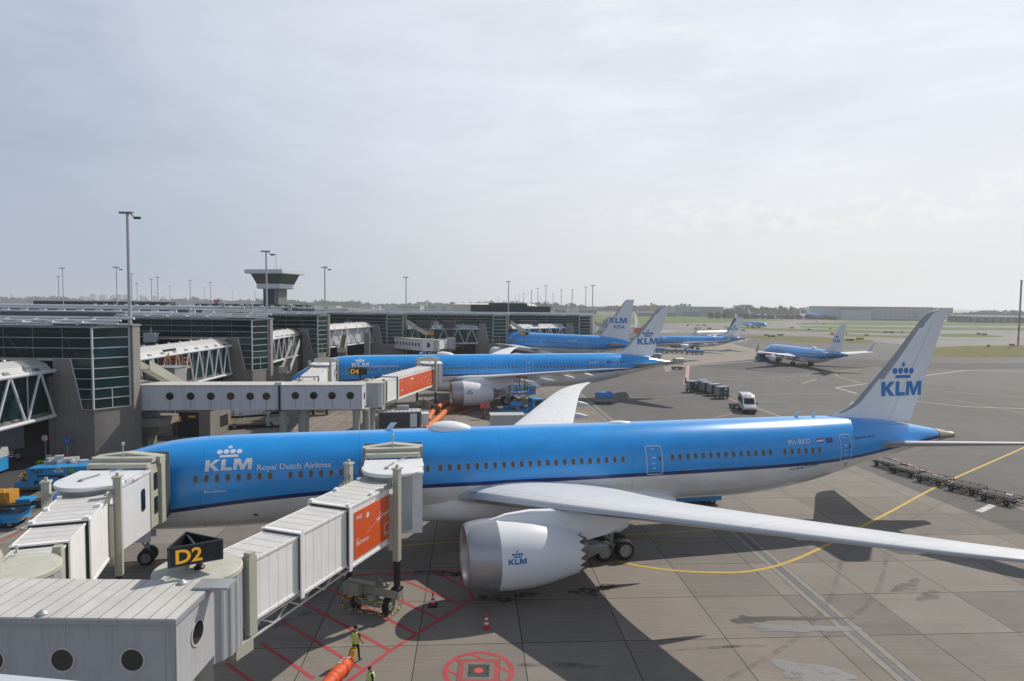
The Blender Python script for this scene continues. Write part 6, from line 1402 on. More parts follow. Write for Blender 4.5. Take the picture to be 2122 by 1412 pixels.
for x, y_, lb in ((627, 776, 'blue covered baggage cart near the nose of the middle airliner, left one'), (641, 773, 'blue covered baggage cart near the nose of the middle airliner, rear one'), (634, 779, 'blue covered baggage cart near the nose of the middle airliner, front one'), (741, 735, 'blue covered baggage cart in the dark under the pier'), (764, 738, 'light blue wrapped baggage cart under the pier, right of the dark gap'), (778, 739.5, 'pale blue baggage cart by the concrete pier wall')):
    p = YD(x, y_, 116 if x < 700 else 150); bagcart(lb, (p.x, p.y, max(0, p.z - 2.3) * 0), rad(10), TARP, .8)
# open roller dollies
def dolly(label, loc, rz, group='roller dollies', w=1.8, L=2.7):
    R = thing('roller_dolly', label, 'dolly', loc, rz, group); m = MB()
    for sy in (-1, 1): m.span(-L / 2, L / 2, sy * w / 2 - .05, sy * w / 2 + .05, .42, .56); m.tube([(-L / 2, sy * w / 2, .72), (L / 2, sy * w / 2, .72)], .03, 6)
    for k in range(9): x = -L / 2 + L * k / 8; m.span(x - .04, x + .04, -w / 2, w / 2, .46, .52)
    for k in range(5):
        for sy in (-1, 1): x = -L / 2 + L * k / 4; m.span(x - .03, x + .03, sy * w / 2 - .03, sy * w / 2 + .03, .5, .74)
    m.span(L / 2, L / 2 + .8, -.05, .05, .3, .38)
    f = m.build('frame', mat('dolly black steel', (.022, .023, .025), .6), R)
    m = MB()
    for k in range(12): x = -L / 2 + .2 + (L - .4) * k / 11; m.tube([(x, -w / 2 + .1, .57), (x, w / 2 - .1, .57)], .06, 8)
    m.build('roller', mat('roller steel', (.05, .052, .055), .6), R, 40)
    wheels(R, [(-L * .34, -w * .4), (-L * .34, w * .4), (L * .3, -w * .4), (L * .3, w * .4)], .22, .16); return R
PTS = [G(1842, 969), G(1880, 983), G(1934, 1001), G(2001, 1019), G(2071, 1040)]
for k, p in enumerate(PTS):
    a, b = PTS[max(k - 1, 0)], PTS[min(k + 1, 4)]; dolly('black roller dolly, %s in the chain of five by the nearest tail' % ('rearmost', 'second from the rear', 'middle one', 'second from the front', 'frontmost and nearest')[k], (p.x, p.y, 0), math.atan2(b.y - a.y, b.x - a.x) + rad(14))
p = G(1403, 766); dolly('black roller dolly alone below the tailplane of the middle airliner', (p.x, p.y, 0), rad(6))
p = G(1527, 846); dolly('small empty dolly parked behind the white minibus', (p.x, p.y, 0), rad(10), w=1.4, L=2.4)
p = G(1407, 755); bagcart('grey wrapped baggage cart behind the tailplane of the middle airliner', (p.x, p.y + .8, 0), rad(20), SILV, .8)
p = G(1361, 744); bagcart('grey baggage cart at the fin of the middle airliner', (p.x, p.y + .8, 0), rad(5), SILV, .8)
# flat dolly by the left edge
p = G(96, 1046); R = dolly('flat rusty pallet dolly beside the blue pallet transporter', (p.x, p.y + .6, 0), rad(8), w=2.3, L=3.2)
MB().span(-1.6, 1.6, -1.15, 1.15, .62, .66).build('deck_plate', RUST, R); MB().span(-.3, .4, -1.14, 1.14, .66, .68).build('walk_strip', GREYM, R)
# pallet loader behind the walkway
p = G(527, 884); R = thing('pallet_loader', 'rusty steel pallet loader with two roller decks seen under the long walkway', 'pallet loader', (p.x, p.y, 0), rad(20))
m = MB().span(-3.6, 1.4, -1.6, 1.6, .5, .66); MB
for k in range(18): m.span(-3.5 + .28 * k, -3.38 + .28 * k, -1.55, 1.55, .66, .74)
m.build('main_deck', RUST, R)
m = MB().span(1.4, 4.4, -1.7, 1.7, 2.3, 2.48)
for k in range(11): m.span(1.5 + .28 * k, 1.62 + .28 * k, -1.6, 1.6, 2.48, 2.56)
m.build('upper_deck', RUST, R)
m = MB()
for sy in (-1.6, -.5, .5, 1.6): m.span(1.6, 1.9, sy - .12, sy + .12, .3, 2.3); m.span(3.9, 4.2, sy - .12, sy + .12, .3, 2.3)
m.span(1.5, 4.4, -1.6, 1.6, .3, .8); m.build('frame', mat('loader white', (.50, .50, .47), .6, var=.2, vs=2), R)
m = MB()
for sy in (-1.75, 1.75): m.tube([(1.4, sy, 2.5), (1.4, sy, 3.5), (4.4, sy, 3.5), (4.4, sy, 2.5)], .04, 6); m.tube([(-3.6, sy, .8), (-3.6, sy, 1.3), (-2.2, sy, 1.3)], .04, 6)
m.build('guard_rail', YEL, R)
wheels(R, [(2.0, -1.5), (2.0, 1.5), (-2.4, -1.4), (-2.4, 1.4)], .4, .3)
# dark plant shed below the walkway
p = G(397, 906); R = thing('plant_shed', 'small concrete shed with black double doors and yellow warning labels', 'shed', (p.x, p.y, 0), rad(-2))
m = MB().span(-2.0, 2.4, 0, 5.5, 0, 3.35); m.build('wall', CONCW, R); MB().span(-2.1, 2.5, -.08, 5.6, 3.35, 3.5).build('roof', ROOFD, R)
d = MB().span(-1.8, .95, -.06, 0, 0, 3.1).build('door', BLACK, R); MB().span(-1.65, -1.25, -.09, -.06, 1.9, 2.6).span(-.3, .55, -.09, -.06, 2.45, 2.7).build('warning_label', YEL, d); MB().span(2.40, 2.44, 2.5, 4.6, .8, 2.2).build('vent', VD, R)
R = thing('gatehouse', 'beige box cabin on legs under the long walkway', 'cabin', (p.x - 4.2, p.y + .5, 0)); MB().span(-2.2, 1.6, 0, 4, 0, 4.2).build('wall', mat('cabin panel', (.30, .285, .25), .7, var=.1, vs=1), R); MB().span(-2.0, -1.2, -.04, 0, .2, 2.3).build('door', GREYM, R)
# concrete bearing head carrying the walkway
R = thing('walkway_support', 'weathered concrete hammerhead pier carrying the left end of the long walkway', 'support', (-42.2, 75.0, 0))
m = MB().span(-2.6, 2.4, -2.2, 1.8, 2.6, 3.5); m.add([(-2.4, -2.0, 2.6), (2.2, -2.0, 2.6), (1.2, -1.2, 1.4), (-2.4, -1.2, 1.4), (-2.4, 1.6, 2.6), (2.2, 1.6, 2.6), (1.2, 1.0, 1.4), (-2.4, 1.0, 1.4)], [(0, 1, 2, 3)[::-1], (4, 5, 6, 7), (1, 5, 6, 2)[::-1], (2, 6, 7, 3)[::-1], (0, 3, 7, 4)[::-1]]); m.span(-2.4, .2, -1.0, .9, 0, 1.4); m.build('concrete_head', CONCW, R)
m = MB().span(-.5, .6, -1.2, .2, 3.5, 4.1).span(-1.6, -1.0, -1.0, .4, 3.5, 4.5).span(.9, 1.3, -.8, -.2, 3.5, 4.5); m.build('bearing', GREYM, R)
# mechanical cabin behind the walkway
p = YD(333, 790, 82); R = thing('machine_cabin', 'grey metal cabin below the scissor lift, open slot in its wall', 'cabin', (p.x, 82, 4.4)); MB().span(-2.0, 1.8, 0, 3, 0, 3.9).build('wall', mat('cabin grey', (.30, .30, .31), .5, var=.06), R); MB().span(-2.1, 1.9, -.1, 3.1, 3.9, 4.05).build('roof', GREYM, R); MB().span(-1.5, .4, -.03, 0, 2.2, 2.6).build('vent', mat('vent brown', (.12, .11, .09), .7), R)
# pallet transporter at the left
p = G(60, 1022); R = thing('pallet_transporter', 'blue pallet transporter lettered TLD and KLM carrying wrapped cargo', 'transporter', (p.x, p.y, 0), rad(5))
m = MB().add([(-1.2, 0, .35), (5.6, 0, .62), (5.6, 0, 2.35), (-.1, 0, 2.15), (-.1, 0, 1.05), (-1.2, 0, .9)] + [(-1.2, 1.5, .35), (5.6, 1.5, .62), (5.6, 1.5, 2.35), (-.1, 1.5, 2.15), (-.1, 1.5, 1.05), (-1.2, 1.5, .9)], [(0, 1, 2, 3, 4, 5), (11, 10, 9, 8, 7, 6)] + [(i, i + 6, (i + 1) % 6 + 6, (i + 1) % 6) for i in range(6)])
bd = m.build('body', KBLUE, R)
fn = lambda u, v: Vector((u, -.012, v)); mapped('maker_lettering', flat_mesh(None, text2d('TLD', .03), .34, (.15, 1.72), 1.1), fn, LETN, bd, 0); mapped('airline_logo', flat_mesh(klm2d() + crown2d(1.7, 1.15, 1.1), None, .24, (2.1, 1.80)), fn, LETW, bd, 0)
m = MB().span(.7, 2.9, -.02, 0, 1.42, 1.56).span(3.3, 5.6, -.02, 0, 1.55, 1.70).span(2.5, 2.95, -.02, 0, .85, 1.45).span(3.9, 4.3, -.02, 0, .95, 1.5).span(.45, .85, -.02, 0, .78, 1.08).span(1.6, 1.9, -.02, 0, .8, .95); m.build('grille', VD, bd)
m = MB().span(3.05, 3.15, -.03, 0, .7, 2.25); m.build('trim', GREYM, bd)
MB().lathe([(0, .26), (.01, .01)], (3.6, -.015, 1.98), (0, -1, 0), 18).build('green_decal', mat('green decal', (.16, .42, .05), .5), bd)
MB().span(-1.2, 5.6, -.04, 0, .32, .55).build('lower_skirt', RUST, R)
MB().span(5.6, 9, 0, 2.8, .6, .8).span(0, 9, 1.5, 2.8, .6, .8).build('roller_bed', RUST, R)
wheels(R, [(3.7, .3), (4.6, .3), (8, .3), (0.6, .4)], .3, .25)
m = MB(); rs = random.Random(3)
for k in range(60): m.box((.4 + 4.6 * rs.random(), 1.6 + 1.0 * rs.random(), 1.0 + 1.7 * rs.random() * (1 - abs(k / 60 - .5) * .6)), (.7, .6, .5), 0, rs.random())
tag(m.build('wrapped_cargo', mat('clear wrap', (.52, .53, .54), .25, var=.3, vs=5, bump=.8, bs=8), None, None, None, R.matrix_basis), 'heap of plastic wrapped cargo on the blue pallet transporter', 'cargo')
MB().tube([(-.75, .35, .95), (-.75, .35, 1.55), (-.55, .35, 1.75), (-.2, .35, 1.7), (-.15, .35, 1.2)], .04, 8).tube([(-1.1, .9, .9), (-1.15, .8, 1.4)], .03, 6).lathe([(0, .18), (.03, .18)], (-1.15, .8, 1.42), (-.6, 0, .7), 16).build('seat_hoop', YEL, R, 40)
MB().span(-.7, -.2, .3, .85, .9, 1.05).build('seat', VD, R)
p = G(-20, 985); R = thing('covered_trolley', 'white topped trolley cut by the left edge of the picture', 'trolley', (p.x - .4, p.y, 0), rad(5)); MB().span(-1.5, 1.2, 0, 1.4, .3, 1.6).build('body', KBLUE, R); MB().loft([[(x, -.1, 1.6), (x, -.05, 2.3), (x, .5, 2.7), (x, 1.2, 2.5), (x, 1.5, 1.6)] for x in (-1.5, .8, 1.25)]).build('cover', mat('clear wrap', (0, 0, 0)), R, 50)
# belt loader at the far left
p = G(-6, 1090); R = thing('belt_loader', 'blue belt loader with an orange cab frame at the left edge', 'belt loader', (p.x, p.y, 0), rad(8))
MB().span(-3, 1.9, -.9, .8, .45, 1.05).span(-3, .8, -1.1, -.2, .3, .8).span(1.3, 2.3, .0, .9, 1.2, 1.95).build('body', KBLUE, R); m = MB().beam((-4, -.4, 1.35), (3.2, -.1, 1.7), .8, .16).build('belt', VD, R)
MB().span(-1.2, .9, .0, 1.2, 1.3, 2.5).build('cab', mat('orange cab', (.55, .25, .03), .5, var=.1), R); MB().tube([(.9, 0, 1.3), (.5, 0, 2.7), (-1.0, 0, 2.7)], .06, 8).build('cab_frame', YEL, R, 40)
m = MB()
for k in range(5): m.tube([(2.6 + .25 * k, -.4 + .1 * k, 1.8), (3.3 + .3 * k, -.3, 1.3 - .1 * k), (4.0, -.2 + .05 * k, 1.0)], .035, 6)
m.box((2.9, -.1, 1.75), (.6, .5, .3)); m.build('cable_bundle', VD, R, 40); MB().beam((2.0, -.7, .75), (4.2, -.5, .7), .08).build('tow_bar', YEL, R); wheels(R, [(1.3, -.7), (1.3, .7), (-2.2, -.7)], .35, .25)
# pushback tug at the nose of the taxiing jet
p = G(1592, 749); R = thing('pushback_tug', 'low blue towbarless tug under the nose of the pushed back airliner', 'tug', (p.x, p.y, 0), rad(2))
MB().prism([(-3.4, .35), (3.6, .35), (3.6, .95), (-.6, 1.1), (-.8, 1.45), (-3.4, 1.45)], -1.9, 1.9, 0, Matrix(((1, 0, 0, 0), (0, 0, 1, 0), (0, 1, 0, 0), (0, 0, 0, 1)))).build('body', BLUED, R)
MB().span(-3.2, -1.4, -1.0, .9, 1.45, 2.4).build('cab_glass', GLASSD, R); MB().span(-3.3, -1.3, -1.1, 1.0, 2.4, 2.55).span(-3.3, -3.2, -1.1, -1.0, 1.4, 2.4).span(-1.4, -1.3, -1.1, -1.0, 1.4, 2.4).span(-3.3, -3.2, .9, 1.0, 1.4, 2.4).build('cab_frame', KBLUE, R); wheels(R, [(-2.3, -1.7), (2.2, -1.7), (-2.3, 1.7), (2.2, 1.7)], .5, .4)
# refuelling truck under the wing of the middle airliner
p = G(1082, 862); R = thing('fuel_truck', 'light blue hydrant fuel dispenser truck with a raised platform under the wing', 'fuel truck', (p.x, p.y, 0), rad(18))
MB().span(-3.4, 3.2, -1.1, 1.1, .55, .8).span(-3.4, .6, -1.15, 1.15, .8, 1.15).build('chassis', KBLUE, R)
side_body([(1.3, .7), (3.3, .7), (3.35, 1.5), (3.1, 2.5), (2.9, 2.65), (1.3, 2.65)], 2.2, lambda x, z: .05 * max(0, (z - 1.4))).build('cab', KBLUE, R, 35)
m = MB().add([(1.7, -1.105, 1.6), (2.9, -1.105, 1.6), (2.8, -1.06, 2.4), (1.7, -1.06, 2.4)], [(0, 1, 2, 3)]).add([(3.36, -.95, 1.55), (3.36, .95, 1.55), (3.16, .9, 2.45), (3.16, -.9, 2.45)], [(0, 1, 2, 3)]).span(3.3, 3.5, -1.45, -1.2, 1.5, 2.1); m.build('cab_window', GLASSD, R)
m = MB().lathe([(0, .55), (.05, .6), (1.5, .6), (1.55, .55), (1.55, .02)], (-1.9, -.2, 1.75), (1, 0, 0), 24).lathe([(0, .62), (.08, .62), (.08, .02)], (-.4, -.2, 1.75), (1, 0, 0), 24).lathe([(0, .62), (.08, .62), (.08, .02)], (-1.95, -.2, 1.75), (1, 0, 0), 24); m.build('hose_reel', KBLUE, R, 40)
m = MB(); rs = random.Random(8)
for k in range(40): m.box((-3.2 + 3.6 * rs.random(), -1.1 + 1.2 * rs.random(), 1.1 + .6 * rs.random()), (.1 + .4 * rs.random(), .1 + .25 * rs.random(), .1 + .4 * rs.random()))
for k in range(8): m.tube([(-3.2 + .5 * k, -1.12, .9), (-3.1 + .5 * k, -1.2, 1.5), (-2.8 + .4 * k, -.9, 1.7)], .05, 6)
m.build('pipework', mat('pipework blue', (.04, .20, .42), .4, .2, var=.3, vs=6), R)
MB().span(-1.5, -.9, -1.3, -1.2, 1.2, 1.65).build('control_box', ORANGE, R)
m = MB()
for sy in (-.4, .4):
    m.beam((-1.0, sy, 2.2), (1.3, sy, 3.3), .1); m.beam((1.3, sy, 2.2), (-1.0, sy, 3.3), .1)
m.build('scissor_arm', mat('dark red steel', (.22, .02, .03), .5), R)
m = MB().span(-1.6, 1.8, -.8, .8, 3.3, 3.45)
for x in (-1.6, -.5, .6, 1.8):
    for y_ in (-.8, .8): m.span(x - .04, x + .04, y_ - .04, y_ + .04, 3.4, 4.6)
for z in (3.95, 4.6):
    for y_ in (-.8, .8): m.span(-1.6, 1.8, y_ - .04, y_ + .04, z - .05, z + .05)
m.span(.7, 1.8, -.84, -.78, 3.5, 4.5); m.span(-1.6, -.9, -.84, -.78, 3.9, 4.6); m.build('platform', KBLUE, R)
MB().lathe([(0, .2), (.01, .01)], (1.45, -.85, 4.05), (0, -1, 0), 16).build('round_decal', RED, R)
MB().tube([(-.4, 0, 4.0), (-.45, .2, 5.2), (-.35, .5, 5.9)], .07, 8).tube([(.3, 0, 4.0), (.4, .2, 5.3), (.3, .5, 5.9)], .07, 8).build('wing_hose', VD, R, 40); MB().span(-.9, .9, .3, .8, 5.75, 6.05).build('wing_coupling_flag', RED, R)
MB().span(-4.2, -1.9, -1.5, -1.2, .3, .45).span(-3.4, -1.8, -1.25, -1.15, .55, .7).build('rear_guard', RED, R); wheels(R, [(2.3, -1.0), (2.3, 1.0), (-1.2, -1.0), (-2.4, -1.0), (-2.0, 1.0)], .45, .3)
# hydrant hose, flag post
q1, q2, q3, q4 = G(955, 861), G(980, 851), G(1002, 868), G(1052, 866)
m = MB().tube([(q1.x, q1.y, .3), (q1.x + 1.4, q1.y + .5, .7), (q2.x, q2.y, 1.0), (q2.x + .5, q2.y - .3, .55), (q3.x, q3.y, .5), (q4.x, q4.y, .6)], .09, 8)
for k in range(6): m.box((q1.x + .25 * k, q1.y + .1 * k, .25 + .05 * k), (.3, .3, .3), 0, .5 * k)
m.box((q3.x, q3.y, .3), (.3, .3, .6)); m.box((q3.x - .1, q3.y - .2, .1), (.6, .5, .15)); o = m.build('hydrant_hose', mat('dark red hose', (.20, .02, .025), .5, var=.3, vs=4), None, 40); tag(o, 'dark red hydrant coupler and hose lying between engine and fuel truck', 'hose')
p = G(1005, 868); R = thing('flag_post', 'thin post with a red board marked by two white crosses', 'marker', (p.x, p.y, 0)); MB().tube([(0, 0, 0), (0, 0, 2.4)], .03, 6).build('post', GALV, R); b = MB().span(-.75, .75, -.03, .03, 1.55, 2.4).build('board', mat('red board', (.6, .09, .06), .5), R)
m = MB()
for x in (-.36, .36): m.beam((x - .25, -.04, 1.7), (x + .25, -.04, 2.25), .09, .02); m.beam((x - .25, -.045, 2.25), (x + .25, -.045, 1.7), .09, .02)
m.build('white_cross', LETW, b)
# orange air hoses and the unit they come from
HOSE = mat('orange air hose', (.66, .17, .035), .6, var=.12, vs=3, bump=.3, bs=14)
def hose(label, pts, r):
    P = curve([(a.x, a.y) for a in pts], 8); m = MB(); n = len(P); m.tube([(q.x, q.y, r * .95) for q in P], [r * (1 + .03 * (k % 2)) for k in range(n)], 14); return tag(m.build('air_hose', HOSE, None, 60), label, 'hose', 'orange air hoses')
hose('orange air hose, left one, curving under the engine of the middle airliner', px([(886, 878), (893, 864), (904, 853), (920, 842), (938, 835), (960, 833), (985, 838)]), .42)
hose('orange air hose, right one, beside the small striped cone', px([(880, 896), (893, 886), (909, 872), (924, 858), (945, 849), (975, 844), (1010, 841)]), .42)
p = G(846, 892); R = thing('air_conditioning_unit', 'grey roofed air conditioning trailer that the orange hoses leave', 'ground unit', (p.x - 1.2, p.y, 0), rad(10)); MB().span(-2.6, 2.8, -1.2, 1.2, .5, 2.55).build('body', mat('unit dark grey', (.06, .065, .07), .5), R); MB().span(-2.7, 2.9, -1.3, 1.3, 2.55, 2.68).build('roof', slat_mat('unit roof', (.48, .49, .50), (.26, .27, .28), .55, 0, .12, .5, .1), R); MB().span(-.3, 1.3, .4, 1.2, 2.68, 3.2).build('roof_fan', GALV, R); MB().span(2.9, 3.9, -.9, .9, .8, 2.3).build('outlet_box', WHITE, R)
MB().span(1.4, 2.3, -1.22, -1.2, .6, 2.4).build('door', WHITE, R); wheels(R, [(-1.8, -1), (1.8, -1), (-1.8, 1), (1.8, 1)], .35, .2)
p = G(1050, 893); R = thing('ground_power_unit', 'pale flat roofed ground unit behind the nearest airliner crown', 'ground unit', (p.x - .4, p.y, 0), rad(6)); MB().span(-1.8, 2.6, -1.1, 1.1, .4, 2.2).build('body', mat('unit white', (.5, .5, .49), .5, var=.08), R); MB().span(-1.9, 2.7, -1.2, 1.2, 2.2, 2.3).build('roof', ROOFW, R); wheels(R, [(-1.2, -.9), (1.8, -.9)], .35, .2)
# cargo loader behind the nearest fuselage
p = G(1470, 1060); R = thing('cargo_loader', 'blue cargo loader with black KLM panel half hidden under the nearest airliner tail', 'cargo loader', (p.x, p.y + 1.5, 0), rad(10))
MB().span(-2.8, 1.6, 0, 3, .4, 2.0).build('body', KBLUE, R); b = MB().span(-.5, 1.58, -.05, 0, .9, 1.75).build('panel', VD, R); mapped('panel_logo', flat_mesh(klm2d() + crown2d(1.7, 1.15, 1.1), None, .2, (.15, 1.15)), lambda u, v: Vector((u, -.06, v)), LETW, b, 0)
m = MB()
for k in range(9): m.box((-.6 + .26 * k, -.02, 1.9), (.13, .08, .1))
m.build('hazard_strip', YEL, R); MB().span(1.7, 2.3, .2, .6, 1.7, 2.0).build('step', YEL, R); wheels(R, [(-2, .2), (.8, .2)], .35, .25); MB().lathe([(0, .07), (.02, .01)], (1.35, -.06, 1.3), (0, -1, 0), 10).build('lamp', HEADL, R)
# traffic cones
def cone(label, x, y_, h=.95):
    p = G(x, y_); R = thing('traffic_cone', label, 'traffic cone', (p.x, p.y, .02), 0, 'red and white traffic cones'); k = h
    MB().lathe([(0, .20), (.03, .19), (.03, .15), (k * .3, .125), (k * .3, .125)], (0, 0, 0), (0, 0, 1), 24).lathe([(k * .44, .104), (k * .58, .083)], (0, 0, 0), (0, 0, 1), 24).lathe([(k * .72, .062), (k * .97, .025), (k, .0)], (0, 0, 0), (0, 0, 1), 24).build('cone_body', mat('cone red', (.55, .035, .03), .5), R, 40)
    MB().lathe([(k * .3, .126), (k * .44, .105)], (0, 0, 0), (0, 0, 1), 24).lathe([(k * .58, .084), (k * .72, .063)], (0, 0, 0), (0, 0, 1), 24).build('reflective_band', mat('reflective white', (.72, .72, .72), .3), R, 40); return R
R = cone('striped cone on a black rubber base inside the red hatching', 897, 1256, .78); MB().box((0, 0, .03), (.5, .5, .08)).build('rubber_base', VD, R)
cone('striped cone without a base in the wing shadow, nearer the painted circle', 1008, 1303, .82)
cone('small striped cone beside the orange air hose', 943, 851, .9); cone('small striped cone under the middle airliner, right of the lift columns', 878, 831, .9); cone('tiny red cone beside the parked white car', 433, 868, .8)
# signs and barrier at the left
def post_sign(label, x, yb, yt, face, r):
    p = G(x, yb); z = YD(x, yt, p.y).z; R = thing('road_sign', label, 'road sign', (p.x, p.y, 0)); MB().tube([(0, 0, 0), (0, 0, z + r)], .035, 8).build('post', GALV, R)
    d = MB().lathe([(0, r), (.02, r), (.02, .01)], (0, -.05, z), (0, -1, 0), 28).build('sign_disc', face[0], R); return R, d, z, r
R, d, z, r = post_sign('round red rimmed sign forbidding pedestrians by the concrete base', 95, 957, 908, (RED,), .40)
MB().lathe([(0, r * .76), (.005, .01)], (0, -.075, z), (0, -1, 0), 28).build('sign_field', LETW, d); MB().box((0, -.085, z + .14), (.07, .01, .08)).beam((0, -.085, z + .1), (.02, -.085, z - .05), .08, .01).beam((.0, -.085, z - .05), (-.1, -.085, z - .2), .04, .01).beam((.02, -.085, z - .05), (.1, -.085, z - .2), .04, .01).build('walking_figure', BLACK, d)
R, d, z, r = post_sign('round blue direction sign on a thin post by the concrete base', 140.5, 957, 914, (mat('sign blue', (.02, .16, .50), .4),), .40)
MB().beam((-.1, -.08, z - .25), (-.1, -.08, z + .15), .07, .01).beam((-.1, -.081, z + .12), (.12, -.081, z + .12), .07, .01).beam((.06, -.08, z + .05), (.2, -.08, z + .12), .06, .01).beam((-.1, -.082, z - .1), (.15, -.082, z - .1), .06, .01).build('white_arrow', LETW, d)
p = G(119, 960); R = thing('barrier_board', 'red and white striped barrier board on two posts', 'barrier', (p.x, p.y, 0)); m = MB()
for k in range(4): m.span(-1.1 + .55 * k, -.55 + .55 * k, -.03, .03, .62, .88, k % 2)
m.build('board', [LETW, RED], R); MB().span(-.8, -.74, 0, .05, 0, .9).span(.9, .96, 0, .05, 0, .9).build('post', GALV, R)
p = G(90, 962); m = MB(); rs = random.Random(4)
for k in range(16): m.box((p.x - .6 + 1.2 * rs.random(), p.y, .15 + .2 * rs.random()), (.5, .3, .12), 0, rs.random() * 3)
tag(m.build('safety_vest', mat('lime cloth', (.42, .55, .03), .8), None), 'crumpled lime safety vests lying by the barrier', 'vest')
# lorry trailers in the undercroft
R = thing('lorry_trailer', 'grey box trailer with white side guards in the dark below the near footbridge', 'trailer', (-53.5, 66.5, 0), rad(60)); MB().span(-7, 2.0, -1.2, 1.2, 1.3, 3.9).build('box', mat('trailer grey', (.20, .205, .215), .5, var=.1), R)
m = MB()
for z in (.5, .75, 1.0): m.span(-6.5, -3.6, -1.22, -1.16, z, z + .13); m.span(-2.0, 1.0, -1.22, -1.16, z, z + .13)
m.build('side_guard', mat('guard white', (.55, .55, .54), .5), R); wheels(R, [(-2.7, -1.0), (1.4, -1.0)], .5, .3)
# concrete blocks and bollards by the wall of the fourth tower
for k, (x, lb) in enumerate(((789, 'white concrete block by the pier wall, leftmost'), (815, 'white bollard drum left of the orange one'), (834, 'white bollard drum beside the orange one'), (867, 'white bollard drum below the far walkway'))):
    p = YD(x, 738, 160); R = thing('bollard', lb, 'bollard', (p.x, 160, 0)); MB().lathe([(0, .5), (.1, .52), (1.5, .48), (1.6, .4), (1.6, .02)], (0, 0, 0), (0, 0, 1), 16).build('drum', mat('drum white', (.5, .5, .49), .6, var=.1), R, 40); MB().lathe([(0, .5), (.2, .5)], (0, 0, 1.1), (0, 0, 1), 16).build('band', GALV, R)
p = YD(840, 738, 160); R = thing('bollard', 'orange bollard drum by the pier wall', 'bollard', (p.x, 160, 0)); MB().lathe([(0, .4), (2.0, .38), (2.05, .02)], (0, 0, 0), (0, 0, 1), 14).build('drum', mat('drum orange', (.6, .10, .03), .6), R, 40); MB().lathe([(0, .42), (.2, .42)], (0, 0, 1.3), (0, 0, 1), 14).build('band', LETW, R)
# catering truck below the far bridge
p = YD(958, 738, 176); R = thing('catering_truck', 'white catering truck parked under the far boarding bridge', 'truck', (p.x - 2, 177, 0), rad(-10)); MB().span(-9, 1, -1.2, 1.2, 1.2, 2.4).build('ladder_frame', mat('truck grey', (.25, .26, .27), .5, var=.2), R); side_body([(1.2, .6), (3.4, .6), (3.5, 1.6), (3.1, 2.6), (1.2, 2.7)], 2.3).build('cab', VW, R, 35); MB().add([(3.52, -1, 1.6), (3.52, 1, 1.6), (3.15, .95, 2.5), (3.15, -.95, 2.5)], [(0, 1, 2, 3)]).build('windscreen', GLASSD, R); wheels(R, [(2.3, -1.1), (-5, -1.1), (-6.2, -1.1)], .5, .3)
# scissor lift
p = YD(376, 757, 90); R = thing('scissor_lift', 'orange railed scissor lift with sand coloured arms in front of the footbridge', 'scissor lift', (p.x, 87.0, 0), rad(0)); zp = YD(376, 759, 87).z
SAND = mat('sand paint', (.46, .36, .17), .5, var=.1, vs=2); ORR = mat('orange rail', (.62, .12, .03), .5)
MB().span(-1.9, 2.3, -.85, .85, zp - .3, zp).build('deck', SAND, R); m = MB(); nst = 4; h = (zp - 1.3) / nst
for k in range(nst):
    for sy in (-.6, .6): m.beam((-1.2, sy, 1.0 + h * k), (1.4, sy, 1.0 + h * (k + 1)), .14, .2); m.beam((1.4, sy * .8, 1.0 + h * k), (-1.2, sy * .8, 1.0 + h * (k + 1)), .14, .2)
m.build('scissor_arm', SAND, R); MB().span(-1.6, 1.8, -.8, .8, .4, 1.0).build('chassis', SAND, R); wheels(R, [(-1.2, -.8), (1.4, -.8), (-1.2, .8), (1.4, .8)], .4, .3)
m = MB()
for x in (-2.9, -1.9, -.8, .3, 1.4, 2.3):
    for y_ in (-.85, .85): m.tube([(x, y_, zp), (x, y_, zp + 1.15)], .04, 6)
for z in (zp + .6, zp + 1.15):
    for y_ in (-.85, .85): m.tube([(-2.9, y_, z), (2.3, y_, z)], .04, 6)
    for x in (-2.9, 2.3): m.tube([(x, -.85, z), (x, .85, z)], .04, 6)
m.span(-2.9, -1.9, -.8, .8, zp - .25, zp - .05); m.build('guard_rail', ORR, R, 40)
LIFT = (p.x, 87.0, zp)
# taxiway guidance boards
SGB = mat('guidance board black', (.05, .045, .03), .5); SGY = mat('guidance board amber', (.34, .22, .045), .6); SGR = mat('guidance board red', (.22, .03, .03), .5)
B_ = [(1442, 681.5, 6, 0), (1450, 681.2, 4, 1), (1470, 682, 8, 0), (1425, 675, 5, 2), (1446, 675.2, 4, 2), (1459, 675, 7, 0), (1562, 680.5, 5, 2), (1572, 680, 9, 1), (1641, 680.5, 8, 2), (1676, 684, 6, 2), (1588, 696.5, 9, 1), (1617, 696, 13, 1), (1599, 698.5, 14, 0), (1724.5, 693.5, 8, 1), (1754, 693.2, 3, 1), (1796, 696, 9, 1), (1761, 706.5, 16, 0), (1782, 703.8, 16, 1), (1835, 690, 8, 2), (1848, 690.3, 10, 2), (1869, 689.8, 4, 0), (2028, 693.2, 8, 0), (2039.5, 694.4, 10, 2), (2048, 719.5, 6, 1), (2097, 717, 11, 1), (1508, 682, 5, 0), (1692, 667.6, 5, 2), (1707, 672.6, 4, 2), (1720, 682, 4, 2), (1540, 686, 8, 0)]
